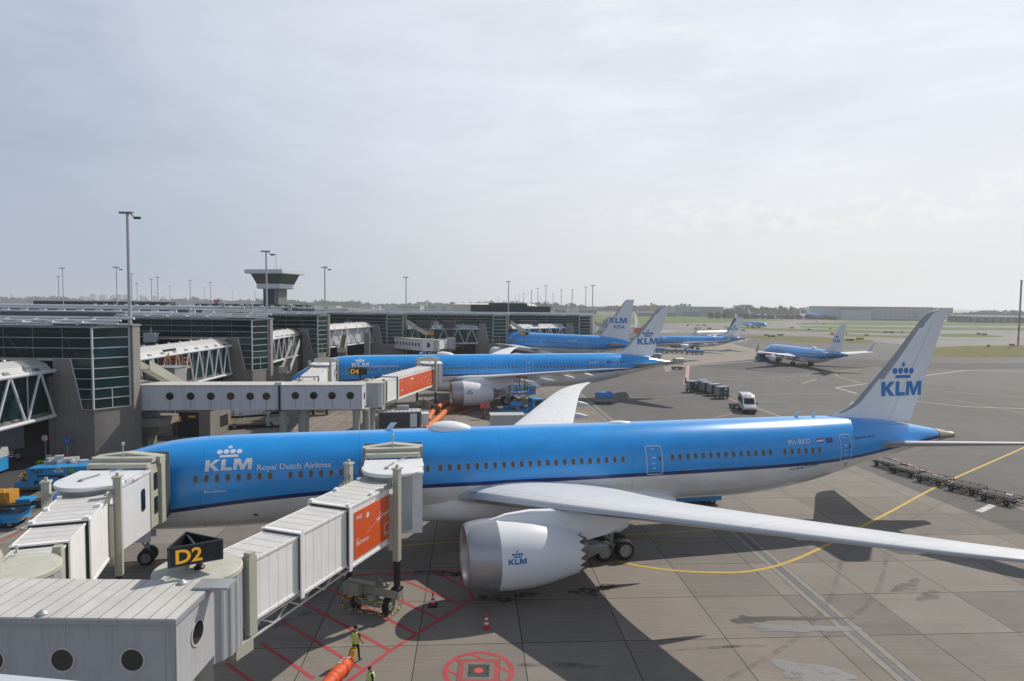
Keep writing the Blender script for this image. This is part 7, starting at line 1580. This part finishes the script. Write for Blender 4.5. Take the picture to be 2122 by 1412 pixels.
for i, (x, yb, wpx, c) in enumerate(B_):
    p = G(x, yb + .8); D = p.y; w = wpx * D / 1340; R = thing('taxiway_sign', 'low %s taxiway guidance board, one of many along the grass strips' % ('black and amber', 'amber', 'dark red')[c], 'taxiway sign', (p.x, p.y, 0), 0, 'low %s taxiway boards' % ('black and amber', 'amber', 'dark red')[c])
    hh = .9 if D > 260 else 1.2; MB().span(-w / 2, w / 2, -.12, .12, .25, .25 + hh).build('board', (SGB, SGY, SGR)[c], R); MB().span(-w * .3, -w * .3 + .1, -.05, .05, 0, .25).span(w * .3, w * .3 + .1, -.05, .05, 0, .25).build('leg', GALV, R)
    if c == 0: MB().span(-w * .38, w * .05, -.14, -.12, .4, .1 + hh).build('amber_panel', SGY, R)
# viewing terrace coping at the bottom left corner
a_, b_ = YD(-30, 1395, 7.0), YD(215, 1417, 6.9); m = MB().beam((a_.x, a_.y - .15, a_.z - .16), (b_.x, b_.y - .15, b_.z - .16), .34, .30); tag(m.build('terrace_coping', mat('terrace coping metal', (.60, .62, .66), .35, .2), None), 'smooth pale metal coping at the bottom left corner', 'coping')
# ---------------------------------------------------------------- far aircraft
small_jet('regional_airliner', 'small pale blue airliner taxiing far away, just right of the short haul fin', (199, 505, 0), rad(118), hi=False, k=.85, winglets=True)
small_jet('narrow_body_airliner', 'tiny white airliner facing us in front of the office block', (352, 905, 0), rad(100), hi=False, k=1.1)
small_jet('narrow_body_airliner', 'tiny white airliner facing us in front of the big grey hangar, left one', (413, 905, 0), rad(80), hi=False, k=1.1)
small_jet('wide_body_airliner', 'tiny long blue airliner parked beside the big grey hangar', (458, 890, 0), rad(172), hi=False, k=1.35, winglets=False)
FLY = small_jet('narrow_body_airliner', 'tiny white airliner coming in to land over the skyline', (-1048, 1900, 38), rad(95), LIV_W, hi=False, k=.9, winglets=False)
small_jet('narrow_body_airliner', 'airliner hidden behind the pier end, only its white fin with navy dots shows', (-.5, 246, 0), rad(-6), LIV_W, logo=False, hi=False, k=1.0, fin_mat=mat('sun fin', (.62, .63, .65), .4), winglets=False)
a = bpy.data.objects['narrow_body_airliner.007'] if 'narrow_body_airliner.007' in bpy.data.objects else None
small_jet('narrow_body_airliner', 'blue airliner far behind, glimpsed between the two white fins', (78, 354, 0), rad(243), hi=False, k=1.0, logo=False, winglets=False)
small_jet('wide_body_airliner', 'white tail fin showing above the terminal roofs far on the left', (-262, 378, 0), rad(20), LIV_W, hi=False, k=1.22, logo=False, winglets=False)
for x, y_, n in ((700, 641, 'first'), (735, 641.5, 'second'), (796, 642, 'third')):
    p = G(x, y_ + 1.5); small_jet('business_jet', f'tiny white parked business jet beyond the pier roof, {n} from the left', (p.x, p.y, 0), rad(170), LIV_W, logo=False, hi=False, k=.5, winglets=False)
for o in [o for o in bpy.data.objects if o.get('label', '').startswith('airliner hidden behind')]:
    fo = [c for c in kids(o) if c.name.startswith('tail_fin')][0]; m = MB()
    for r_i in range(4):
        for k in range(5): a_ = rad(35 + 28 * k); m.box((36.1 + (.6 + .75 * r_i) * cos(a_), -.28, 8.2 + (.6 + .8 * r_i) * sin(a_)), (.42, .03, .42), 0)
    m.build('fin_dots', LETN, fo); MB().span(28.5, 37.5, -1.95, -1.5, 3.9, 4.9).build('red_band', RED, o)
bridge('faint far boarding bridge with an orange board glimpsed between the two white fins', (46, 283), (61, 299), (-.25, -.97), .3, .55, [('ING', .05, .80, .085, .01)])
# ---------------------------------------------------------------- buildings on the horizon
def wall_mat(name, col, strip, n, axis=2, period=3.6, frac=.45):
    if name in MATS: return MATS[name]
    m = mat(name, col, .6, var=.05, vs=.05); t = m.node_tree; b = t.nodes['Principled BSDF']; src = b.inputs['Base Color'].links[0].from_socket
    c = [q for q in t.nodes if q.type == 'TEX_COORD'][0]; s = t.nodes.new('ShaderNodeSeparateXYZ'); t.links.new(c.outputs['Object'], s.inputs[0])
    a = t.nodes.new('ShaderNodeMath'); a.operation = 'PINGPONG'; t.links.new(s.outputs[axis], a.inputs[0]); a.inputs[1].default_value = period / 2
    l = t.nodes.new('ShaderNodeMath'); l.operation = 'LESS_THAN'; t.links.new(a.outputs[0], l.inputs[0]); l.inputs[1].default_value = period / 2 * frac
    x = t.nodes.new('ShaderNodeMix'); x.data_type = 'RGBA'; t.links.new(l.outputs[0], x.inputs[0]); t.links.new(src, x.inputs[6]); x.inputs[7].default_value = (*strip, 1); t.links.new(x.outputs[2], b.inputs['Base Color']); return m
HANG = wall_mat('hangar sheet', (.42, .44, .46), (.37, .39, .41), 0, 0, 6, .3); HANGD = mat('hangar door', (.24, .26, .29), .6); HANGL = mat('hangar pale door', (.55, .56, .57), .6); OFFW = wall_mat('office bands', (.46, .49, .53), (.18, .21, .26), 0); FARROOF = mat('far roof', (.40, .40, .39), .5); OFFP = wall_mat('pale office bands', (.52, .53, .54), (.30, .32, .35), 0, 2, 3.8, .4)
def building(label, x0, x1, yt, yb, wm, depth=40, name='hangar', cat='hangar', D=None, parts=(), roof=None):
    p = G((x0 + x1) / 2, yb) if D is None else YD((x0 + x1) / 2, yb, D); D = p.y; X0, X1 = YD(x0, yb, D).x, YD(x1, yb, D).x; h = YD((x0 + x1) / 2, yt, D).z
    R = thing(name, label, cat, ((X0 + X1) / 2, D, 0)); w = X1 - X0
    MB().span(-w / 2, w / 2, 0, depth, 0, h).build('wall', wm, R); MB().span(-w / 2 - .5, w / 2 + .5, -.5, depth + .5, h, h + .6).build('roof', roof or FARROOF, R)
    for nm, u0, u1, v0, v1, mt, off in parts: MB().span(-w / 2 + w * u0, -w / 2 + w * u1, -off, -.02, h * v0, h * v1).build(nm, mt, R)
    return R, w, h
building('grey two tone hangar left of the office block', 1399, 1498.5, 636.5, 656.5, HANG, 60, parts=(('door', .15, .52, .02, .5, HANGD, .4), ('wall_panel', .51, 1.0, 0, 1, mat('pale hangar sheet', (.33, .345, .36), .6), .3)))
building('seven storey blue grey office block on the horizon', 1526, 1561, 634, 652, OFFW, 20, 'office_block', 'office building', parts=(('plant_room', .2, .9, 1.0, 1.12, HANGD, -4),))
R, w, h = building('largest grey hangar, with pale doors at its left half', 1740, 1931, 637, 664.5, HANG, 90, parts=(('door', .015, .34, .04, .74, HANGL, .5), ('dark_band', .0, .345, .76, .92, HANGD, .6), ('plinth', .345, 1.0, 0, .1, HANGD, .6)))
mapped('faint_logo', flat_mesh(klm2d() + crown2d(1.7, 1.2, 1.3), None, h * .16), lambda u, v: Vector((w * .27 + u, -.7, h * .22 + v)), mat('faint blue sign', (.20, .26, .36), .6), R, 0)
building('grey office block behind the nearest tail fin', 1950, 1974, 639, 662, OFFW, 25, 'office_block', 'office building')
building('long low building with a pale roof strip at the far right', 2009, 2200, 657, 670, wall_mat('dock wall', (.17, .185, .19), (.10, .11, .12), 0, 0, 9, .45), 40, 'warehouse', 'warehouse', parts=(('roof_strip', 0, 1, .86, .98, HANGL, .6),))
building('tiny flat shed between the hangars and the low building', 1980, 2004, 655, 664, HANGL, 20, 'shed', 'shed')
p = G(1022, 650); R, w, h = building('wide hangar with a bright sloping roof behind the pier', 939, 1094, 632.5, 649.5, mat('cream hangar sheet', (.36, .35, .31), .6, var=.04, vs=.05), 55, parts=(('door', .21, .32, .0, .95, HANGD, .5), ('door', .52, .68, 0, .95, HANGD, .5), ('plinth', 0, 1, 0, .12, mat('blue plinth', (.16, .22, .30), .6), .6)))
m = MB().add([(-w / 2 - 1, -1, h + .3), (w / 2 + 1, -1, h + .3), (w / 2 + 6, 40, h * 1.28), (-w / 2 + 5, 40, h * 1.24), (w / 2 + 20, 52, h * .9), (w / 2 + 1, -1, 0), (w / 2 + 20, 52, 0)], [(0, 1, 2, 3), (1, 5, 6, 4), (1, 4, 2)]); m.build('sloped_roof', mat('bright roof sheet', (.60, .56, .46), .4), R)  # one even bright cream tone for the whole sloping roof
building('pale hangar with a dark triangular roof behind the floodlight mast', 797, 871, 634, 646.5, HANGL, 50, parts=(('dark_gable', .35, 1.0, .62, .98, HANGD, .6), ('door', .55, .8, 0, .35, HANG, .4)))
building('narrow white tower block beside the pale hangar', 868, 883, 627.5, 646, OFFP, 20, 'office_block', 'office building')
building('white banded office beside the wide hangar, blue sign on its wall', 882, 939, 633, 647, OFFP, 30, 'office_block', 'office building', parts=(('blue_sign', .10, .34, .62, .82, mat('far blue sign', (.08, .13, .30), .5), .6), ('glass_corner', .62, .72, .0, .85, HANGD, .5)))
building('low grey freight shed right of the control tower', 592, 640, 635, 643, HANG, 40, 'warehouse', 'warehouse'); building('low pale freight shed left of the floodlight mast', 642, 697, 634.5, 643, HANGL, 40, 'warehouse', 'warehouse', parts=(('door', .2, .3, 0, .6, HANGD, .4), ('door', .5, .6, 0, .6, HANGD, .4)))
building('tiny white block among the trees beyond the pier', 779, 786, 634, 641, OFFP, 20, 'office_block', 'office building'); building('tiny grey block among the trees, left of the white one', 752, 772, 635, 640.5, HANG, 20, 'shed', 'shed')
building('long low dark shed behind the dark plant room', 1150, 1236, 642, 651, wall_mat('shed bands', (.15, .16, .17), (.10, .11, .12), 0, 0, 12, .5), 40, 'warehouse', 'warehouse'); building('white box building on the edge of the wood', 1176, 1199.5, 638.5, 643.5, mat('bright wall', (.62, .62, .61), .5), 20, 'shed', 'shed', D=1000)
building('low grey sheds in front of the wood, right of the ASIA fin', 1325, 1398, 648.5, 656, HANGD, 30, 'warehouse', 'warehouse')
# city skyline, several kilometres off
CITY = [wall_mat('tower slab %d' % k, c, tuple(v * .7 for v in c), 0, 2, 14, .4) for k, c in enumerate(((.20, .22, .25), (.28, .30, .32), (.42, .42, .41), (.16, .18, .21)))]
T_ = [(51, 61, 615.7), (64, 68, 617), (151, 162, 616), (163, 172.5, 614.5), (174.5, 180, 609.8), (180.5, 187, 612), (187.5, 197, 611), (197.5, 203, 613.5), (203.5, 211, 613.8), (210, 218, 612.2), (220, 228, 612), (232, 241, 611.2), (242, 250, 611.8), (250.5, 258, 612.4), (267, 272.5, 611.2), (293, 303, 616.3), (305, 312, 613.5), (313, 319, 615.5), (391, 396, 620), (439, 448, 619)]
for i, (x0, x1, yt) in enumerate(T_):
    D = 4200; a_, b_ = YD(x0, yt, D), YD(x1, yt, D); R = thing('tower_block', f'hazy tower block on the city skyline, number {i + 1} counted from the left edge', 'tower block', ((a_.x + b_.x) / 2, D + (i % 3) * 60, 0), 0, 'tower blocks of the city skyline'); w = b_.x - a_.x
    MB().span(-w / 2, w / 2, 0, 25, 0, a_.z).build('wall', CITY[i % 4], R); MB().span(-w * .3, w * .2, 4, 18, a_.z, a_.z + 4).build('roof', CITY[3], R)
R = thing('lattice_mast', 'thin radio mast left of the skyline', 'mast', (YD(23.5, 620, 3000).x, 3000, 0)); MB().tube([(0, 0, 0), (0, 0, 42)], 1.2, 6).build('pole', HANGD, R); MB().box((0, 0, 36), (6, 2, 5)).build('antenna', HANGD, R)
p = YD(449, 626, 500); R = thing('radar_tower', 'small red radar tower behind the pier roofs', 'radar tower', (p.x, 500, 0)); MB().span(-1.2, 1.2, -1.2, 1.2, 0, p.z).build('frame', mat('radar red', (.22, .05, .04), .6), R); MB().box((0, 0, p.z + 1), (4.5, .8, 1.6)).build('antenna', MATS['radar red'], R)
# ---------------------------------------------------------------- woods along the horizon
LEAF = [mat('wood foliage %d' % k, c, .9) for k, c in enumerate(((.030, .052, .024), (.042, .066, .030), (.022, .040, .020), (.052, .074, .035)))]
def wood(label, pts, hgt, D, seed, step, rows=3):
    """clumps of leaf-sized faces; the tree tops follow an uneven line"""
    rs = random.Random(seed); m = MB(); X0, X1 = YD(pts[0], 640, D).x, YD(pts[1], 640, D).x; x = X0
    ph = [rs.random() * 9 for _ in range(5)]
    while x < X1:
        g = .72 + .16 * sin(x / 90 + ph[0]) + .12 * sin(x / 37 + ph[1]) + .08 * sin(x / 15 + ph[2])
        for r in range(rows):
            H = hgt * g * rs.uniform(.72, 1.14) * (1 - .10 * r); cx, cy = x + rs.uniform(-step, step), D + r * 22 - 25 + rs.uniform(-8, 8); wd = hgt * rs.uniform(.32, .58); mi = rs.choice((0, 0, 1, 1, 2, 3))
            m.beam((cx, cy, 0), (cx, cy, H * .5), .8, .8, 2)
            for k in range(30):
                u, v = rs.gauss(0, .42), rs.random() ** .8; ww = wd * (1 - .75 * max(0, v - .35) ** 1.4); c = Vector((cx + u * ww, cy + rs.gauss(0, .5) * ww, H * (.06 + .90 * v)))
                s = hgt * rs.uniform(.06, .13); q = Matrix.Rotation(rs.uniform(0, 6.3), 3, 'Z') @ Matrix.Rotation(rs.uniform(-1.2, 1.2), 3, 'X')
                m.add([c + q @ Vector((-s, 0, -s * .8)), c + q @ Vector((s, .2 * s, -s * .6)), c + q @ Vector((s * .7, 0, s)), c + q @ Vector((-s * .6, -.2 * s, s * .9))], [(0, 1, 2, 3)], mi)
        x += step
    o = m.build('treeline', LEAF); o['kind'] = 'stuff'; o['label'] = label; o['category'] = 'wood'
wood('hazy wood along the horizon behind the terminal roofs on the left', (-60, 560), 27, 2300, 1, 11)
wood('hazy wood on the horizon between the control tower and the wide hangar', (540, 1130), 24.5, 1900, 2, 9)
wood('hazy wood on the horizon behind the KLM ASIA fin', (1080, 1420), 25, 1650, 3, 8)
wood('low hazy trees between the hangars on the right', (1400, 2210), 17, 1250, 4, 6)
wood('row of darker bushes in front of the hangars', (1465, 1745), 9, 890, 5, 4, 2)
# ---------------------------------------------------------------- people
SKIN = mat('skin', (.42, .23, .15), .55); HAIR = mat('dark hair', (.03, .018, .012), .6); NAVY = mat('navy cloth', (.018, .02, .035), .85); BLK = mat('black cloth', (.014, .014, .016), .85); VEST = mat('lime vest', (.52, .66, .02), .75, var=.08, vs=8); BAND = mat('silver band', (.60, .61, .60), .35); SHOE = mat('shoe black', (.015, .014, .013), .5); EYE = mat('eye dark', (.01, .01, .01), .3); GLOVE = mat('work glove', (.12, .12, .14), .8)
BASE = dict(pelvis=(0, 0, .96), waist=(0, 0, 1.10), chest=(0, .01, 1.32), neck=(0, 0, 1.49), head=(0, -.02, 1.62), top=(0, -.01, 1.75),
            shL=(.19, .01, 1.43), elL=(.25, .03, 1.15), wrL=(.27, -.06, .90), shR=(-.19, .01, 1.43), elR=(-.25, .03, 1.15), wrR=(-.27, -.06, .90),
            hiL=(.10, 0, .92), knL=(.11, -.02, .50), anL=(.11, .02, .09), toL=(.12, -.17, .04), hiR=(-.10, 0, .92), knR=(-.11, -.02, .50), anR=(-.11, .02, .09), toR=(-.12, -.17, .04))
RADS = dict(pelvis=.135, waist=.125, chest=.145, neck=.058, head=.098, top=.06, shL=.062, elL=.045, wrL=.032, shR=.062, elR=.045, wrR=.032, hiL=.088, knL=.060, anL=.046, toL=.036, hiR=.088, knR=.060, anR=.046, toR=.036)
BONES = [('pelvis', 'waist'), ('waist', 'chest'), ('chest', 'neck'), ('neck', 'head'), ('head', 'top'), ('chest', 'shL'), ('shL', 'elL'), ('elL', 'wrL'), ('chest', 'shR'), ('shR', 'elR'), ('elR', 'wrR'), ('pelvis', 'hiL'), ('hiL', 'knL'), ('knL', 'anL'), ('anL', 'toL'), ('pelvis', 'hiR'), ('hiR', 'knR'), ('knR', 'anR'), ('anR', 'toR')]
def person(label, loc, rz, pose=None, shirt=BLK, legs=NAVY, cap=None, vest=True, sleeves=True, hand=SKIN, scale=1.0, group=None):
    J = {k: Vector(v) for k, v in BASE.items()}
    for k, v in (pose or {}).items(): J[k] = Vector(v)
    names = list(J); vs = [J[n] for n in names]; ed = [(names.index(a), names.index(b)) for a, b in BONES]; rd = [RADS[n] for n in names]
    for s in 'LR':   # palm, four fingers, thumb
        w = J['wr' + s]; d = (w - J['el' + s]).normalized(); side = Vector((0, -1, 0)) if abs(d.y) < .8 else Vector((0, 0, -1)); lat = d.cross(side).normalized(); side = lat.cross(d).normalized()
        iw = names.index('wr' + s); pm = len(vs); vs.append(w + d * .07); rd.append(.030); ed.append((iw, pm))
        for k in range(4):
            o = side * (.030 - .02 * k); L = (.075, .085, .08, .06)[k]; i = len(vs); inn = lat * (-1 if s == 'L' else 1)
            vs += [w + d * .095 + o, w + d * (.095 + L * .55) + o + inn * .012, w + d * (.095 + L * .85) + o + inn * .035]; rd += [.011, .0095, .008]; ed += [(pm, i), (i, i + 1), (i + 1, i + 2)]
        i = len(vs); vs += [w + d * .045 + side * .045, w + d * .09 + side * .065 + lat * (-.015 if s == 'L' else .015)]; rd += [.012, .009]; ed += [(pm, i), (i, i + 1)]
    fd = Vector((0, -1, 0)); i = len(vs); vs.append(J['head'] + Vector((0, -.105, -.005))); rd.append(.016); ed.append((names.index('head'), i))
    me = bpy.data.meshes.new('body'); me.from_pydata([tuple(v) for v in vs], ed, []); ob = bpy.data.objects.new('body', me); COL.objects.link(ob)
    sm = ob.modifiers.new('skin', 'SKIN'); sm.use_smooth_shade = True
    if not me.skin_vertices: 
        bpy.context.view_layer.objects.active = ob
    for k, sv in enumerate(me.skin_vertices[0].data):
        sv.radius = (rd[k], rd[k] * (.78 if k < 3 else 1)); sv.use_root = (k == 0)
    ss = ob.modifiers.new('sub', 'SUBSURF'); ss.levels = ss.render_levels = 1
    bm_ = bpy.data.meshes.new_from_object(ob.evaluated_get(bpy.context.evaluated_depsgraph_get())); bpy.data.objects.remove(ob)
    for mt in (SKIN, shirt, legs, SHOE, HAIR, hand): bm_.materials.append(mt)
    def seg(p, a, b): d = b - a; t = max(0, min(1, (p - a).dot(d) / d.length_squared)); return (p - a - d * t).length
    for f in bm_.polygons:
        p = f.center; f.use_smooth = True; bd = min(((seg(p, J[a], J[b]), a, b) for a, b in BONES)); a, b = bd[1], bd[2]; mi = 1
        if b in ('head', 'top'): mi = 0
        if b == 'top' and p.z > J['head'].z + .03 and (p.y > J['head'].y - .06 or p.z > J['top'].z - .03): mi = 4
        if b.startswith(('hi', 'kn')) or (b == 'waist' and p.z < J['pelvis'].z + .05): mi = 2
        if b.startswith('an'): mi = 2 if (p - J[b]).length > .1 else 3
        if b.startswith('to'): mi = 3
        if b.startswith('wr'): mi = 1 if sleeves else 0
        if b.startswith('el') and not sleeves: mi = 1 if (p - J[a]).length < .17 else 0
        for s in 'LR':
            if (p - J['wr' + s]).length < .19 and (p - J['el' + s]).length > (J['wr' + s] - J['el' + s]).length: mi = 5
        f.material_index = mi
    B = bpy.data.objects.new('person', bm_); COL.objects.link(B); B.location = loc; B.rotation_euler = (0, 0, rz); B.scale = (scale,) * 3; tag(B, label, 'person', group)
    m = MB(); h = J['head']
    for sx in (-1, 1):
        for k in range(1): m.lathe([(0, .013), (.006, .010), (.009, .001)], h + Vector((sx * .034, -.090, .03)), (0, -1, 0), 10)
    m.build('eye', EYE, B)
    MB().lathe([(0, .022), (.004, .01)], h + Vector((0, -.094, -.055)), (0, -1, 0), 10).build('mouth', mat('lips', (.25, .09, .07), .5), B)
    for sx in (-1, 1): MB().lathe([(0, .028), (.018, .024), (.02, .005)], h + Vector((sx * .092, .01, .01)), (sx, .2, 0), 10).build('ear', SKIN, B)
    if vest:
        P = [(J['pelvis'] + Vector((0, 0, -.02)), .205, .150), (J['pelvis'].lerp(J['waist'], .6), .195, .148), (J['waist'].lerp(J['chest'], .35), .20, .152), (J['chest'], .215, .168), (J['chest'].lerp(J['neck'], .45), .205, .150), (J['chest'].lerp(J['neck'], .75), .15, .115), (J['neck'] + Vector((0, 0, -.02)), .085, .08)]
        m = MB(); fine = []
        for (p, a, b), (q, c, d) in zip(P, P[1:]):
            for k in range(3): t = k / 3; fine.append((p.lerp(q, t), a + (c - a) * t, b + (d - b) * t))
        fine.append(P[-1]); n = 28
        m.loft([[p + Vector((a * cos(2 * pi * k / n), b * sin(2 * pi * k / n), 0)) for k in range(n)] for p, a, b in fine], 0, (False, False))
        for fi in range(len(m.f)):
            r = fi // n
            if r == 4 or r == 7: m.m[fi] = 1
            if r > 8 and (fi % n) in (3, 4, 10, 11, 17, 18, 24, 25): m.m[fi] = 1
        m.build('safety_vest', [VEST, BAND], B, 60)
    if cap:
        m = MB().lathe([(-.015, .108), (.03, .107), (.07, .092), (.10, .055), (.112, .002)], h + Vector((0, .0, .045)), (0, 0, 1), 20); m.add([h + Vector((.085 * sin(t), -.09 - .085 * cos(t), .045)) for t in (-1.4, -.7, 0, .7, 1.4)] + [h + Vector((.09, -.05, .05)), h + Vector((-.09, -.05, .05))], [(0, 1, 2, 3, 4, 5, 6)]); m.build('cap', cap, B, 50)
    return B
g = G(737, 1372); P1 = (g.x, g.y, 0)
person('standing worker in a lime vest and navy cap holding the yellow hose collar', P1, rad(158), dict(head=(.03, -.05, 1.61), top=(.03, -.05, 1.74), wrR=(-.16, -.32, .84), elR=(-.25, -.04, 1.12), wrL=(.16, -.30, .82), elL=(.25, -.02, 1.12), anL=(.13, .16, .09), toL=(.14, -.03, .04), knL=(.12, -.02, .50), knR=(-.11, -.1, .5), anR=(-.10, -.14, .09), toR=(-.11, -.33, .04)), sleeves=False, cap=NAVY, hand=GLOVE)
g = G(768, 1462); person('bareheaded dark haired worker in a lime vest at the bottom edge', (g.x, g.y, 0), rad(-60), dict(wrR=(-.24, -.1, .95)), sleeves=True)
person('worker in an orange hard hat standing in the middle of the lift platform', (LIFT[0] - .15, LIFT[1] - .1, LIFT[2]), rad(170), dict(wrL=(.25, -.35, 1.35), elL=(.27, -.1, 1.2)), cap=ORANGE, group='workers on the scissor lift')
person('worker in a white hard hat leaning forward at the right of the lift platform', (LIFT[0] + 1.0, LIFT[1] + .1, LIFT[2]), rad(140), dict(chest=(0, -.10, 1.27), neck=(0, -.17, 1.42), head=(0, -.26, 1.52), top=(0, -.28, 1.64), shL=(.19, -.12, 1.37), shR=(-.19, -.12, 1.37), elL=(.24, -.25, 1.12), elR=(-.24, -.25, 1.12), wrL=(.2, -.45, 1.02), wrR=(-.2, -.45, 1.02)), cap=LETW, group='workers on the scissor lift')
person('worker bending low at the left of the lift platform', (LIFT[0] - 2.3, LIFT[1] + .1, LIFT[2]), rad(-150), dict(waist=(0, -.06, 1.04), chest=(0, -.28, 1.14), neck=(0, -.44, 1.20), head=(0, -.55, 1.22), top=(0, -.66, 1.26), shL=(.19, -.33, 1.15), shR=(-.19, -.33, 1.15), elL=(.22, -.42, .9), elR=(-.22, -.42, .9), wrL=(.14, -.55, .72), wrR=(-.14, -.55, .72)), cap=LETW, group='workers on the scissor lift')
SEAT = dict(pelvis=(0, 0, .96), hiL=(.10, 0, .94), hiR=(-.10, 0, .94), knL=(.13, -.42, .96), knR=(-.13, -.42, .96), anL=(.13, -.45, .52), anR=(-.13, -.45, .52), toL=(.13, -.63, .46), toR=(-.13, -.63, .46), wrL=(.2, -.38, 1.12), wrR=(-.2, -.38, 1.12), elL=(.27, -.12, 1.16), elR=(-.27, -.12, 1.16))
T = [o for o in bpy.data.objects if o.name.startswith('pallet_transporter')][0]; q = T.matrix_basis @ Vector((-.45, .55, .16)); person('driver in a lime vest seated on the blue pallet transporter', q, rad(-85), SEAT, legs=mat('blue trousers', (.02, .06, .16), .8), sleeves=False)
T = bpy.data.objects['fuel_truck']; q = T.matrix_basis @ Vector((.6, -.2, 3.45)); person('refueller in a lime vest on the raised platform under the wing', q, rad(20), dict(wrL=(.22, -.3, 1.4), elL=(.27, -.08, 1.25)))
# bundled orange hose pulled by the standing worker
hx = [G(731, 1345, .75), G(727, 1362, .5), G(722, 1376, .62), G(712, 1400, .5), G(704, 1425, .35), G(698, 1450, .3)]
HB = thing('hose_bundle', 'slumped orange air hose with a yellow collar at the worker\'s feet', 'hose', (hx[3].x, hx[3].y, 0)); o_ = Vector((hx[3].x, hx[3].y, 0)); off = lambda L: [p - o_ for p in L]
w1 = Vector((P1[0], P1[1], 0)); a0 = w1 + Vector((-.02, -.34, .80)); a1 = w1 + Vector((-.10, -.52, .48)); a2 = w1 + Vector((-.22, -.85, .40)); a3 = w1 + Vector((-.45, -1.5, .30)); a4 = w1 + Vector((-.65, -2.2, .26)); a5 = w1 + Vector((-.8, -3.2, .24))
rs = random.Random(9); P = curve([(a.x, a.y) for a in (a1, a2, a3, a4, a5)], 10); n = len(P); zz = [.46, .36, .30, .27, .24]
m = MB(); m.tube([Vector((q.x, q.y, zz[min(4, k // 10)] + (zz[min(4, k // 10 + 1)] - zz[min(4, k // 10)]) * (k % 10) / 10)) - o_ for k, q in enumerate(P)], [.13 + .19 * min(1, k / 9) + rs.uniform(-.035, .035) for k in range(n)], 18)
m.build('hose_body', mat('orange hose cloth', (.72, .10, .02), .6, var=.12, vs=5, bump=.9, bs=6), HB, 80)
m = MB()
for k in range(7): t = k / 6; c = a0.lerp(a1, t) - o_; m.tube([c + Vector((.15 * cos(2 * pi * j / 16), .13 * sin(2 * pi * j / 16), .03 * sin(2 * pi * j / 16))) for j in range(17)], .026, 6)
m.tube([a0.lerp(a1, k / 4) - o_ for k in range(5)], [.10, .12, .13, .13, .15], 14); m.build('hose_collar', mat('yellow collar', (.62, .36, .02), .5, var=.15, vs=9), HB, 50)
m = MB(); q = Vector(P[8]) - o_
for k in range(3): m.box((q.x - .02 - .07 * k, q.y - .05 - .16 * k, .66 - .02 * k), (.34, .09, .02), 0, .25)
m.build('reflective_patch', BAND, HB)
# low crate cut by the bottom edge
p = G(652, 1475); R = thing('equipment_case', 'pale lid of an equipment case at the bottom edge', 'case', (p.x, p.y, 0)); MB().span(-.65, .65, -.6, .6, .1, .8).build('body', mat('case grey', (.2, .21, .21), .5), R); MB().span(-.7, .7, -.65, .65, .8, .86).build('lid', mat('case lid', (.42, .43, .42), .4, var=.08), R)
# ---------------------------------------------------------------- haze
hz = MB().span(-3200, 3200, -70, 5200, -1.0, 75); ho = hz.build('haze', bpy.data.materials.new('haze air')); ho['kind'] = 'stuff'
hm = ho.data.materials[0]; hm.use_nodes = True; t = hm.node_tree; t.nodes.clear(); o_ = t.nodes.new('ShaderNodeOutputMaterial'); v = t.nodes.new('ShaderNodeVolumePrincipled'); v.inputs['Color'].default_value = (.93, .955, .985, 1); v.inputs['Density'].default_value = .00021; v.inputs['Anisotropy'].default_value = .35; t.links.new(v.outputs[0], o_.inputs['Volume'])
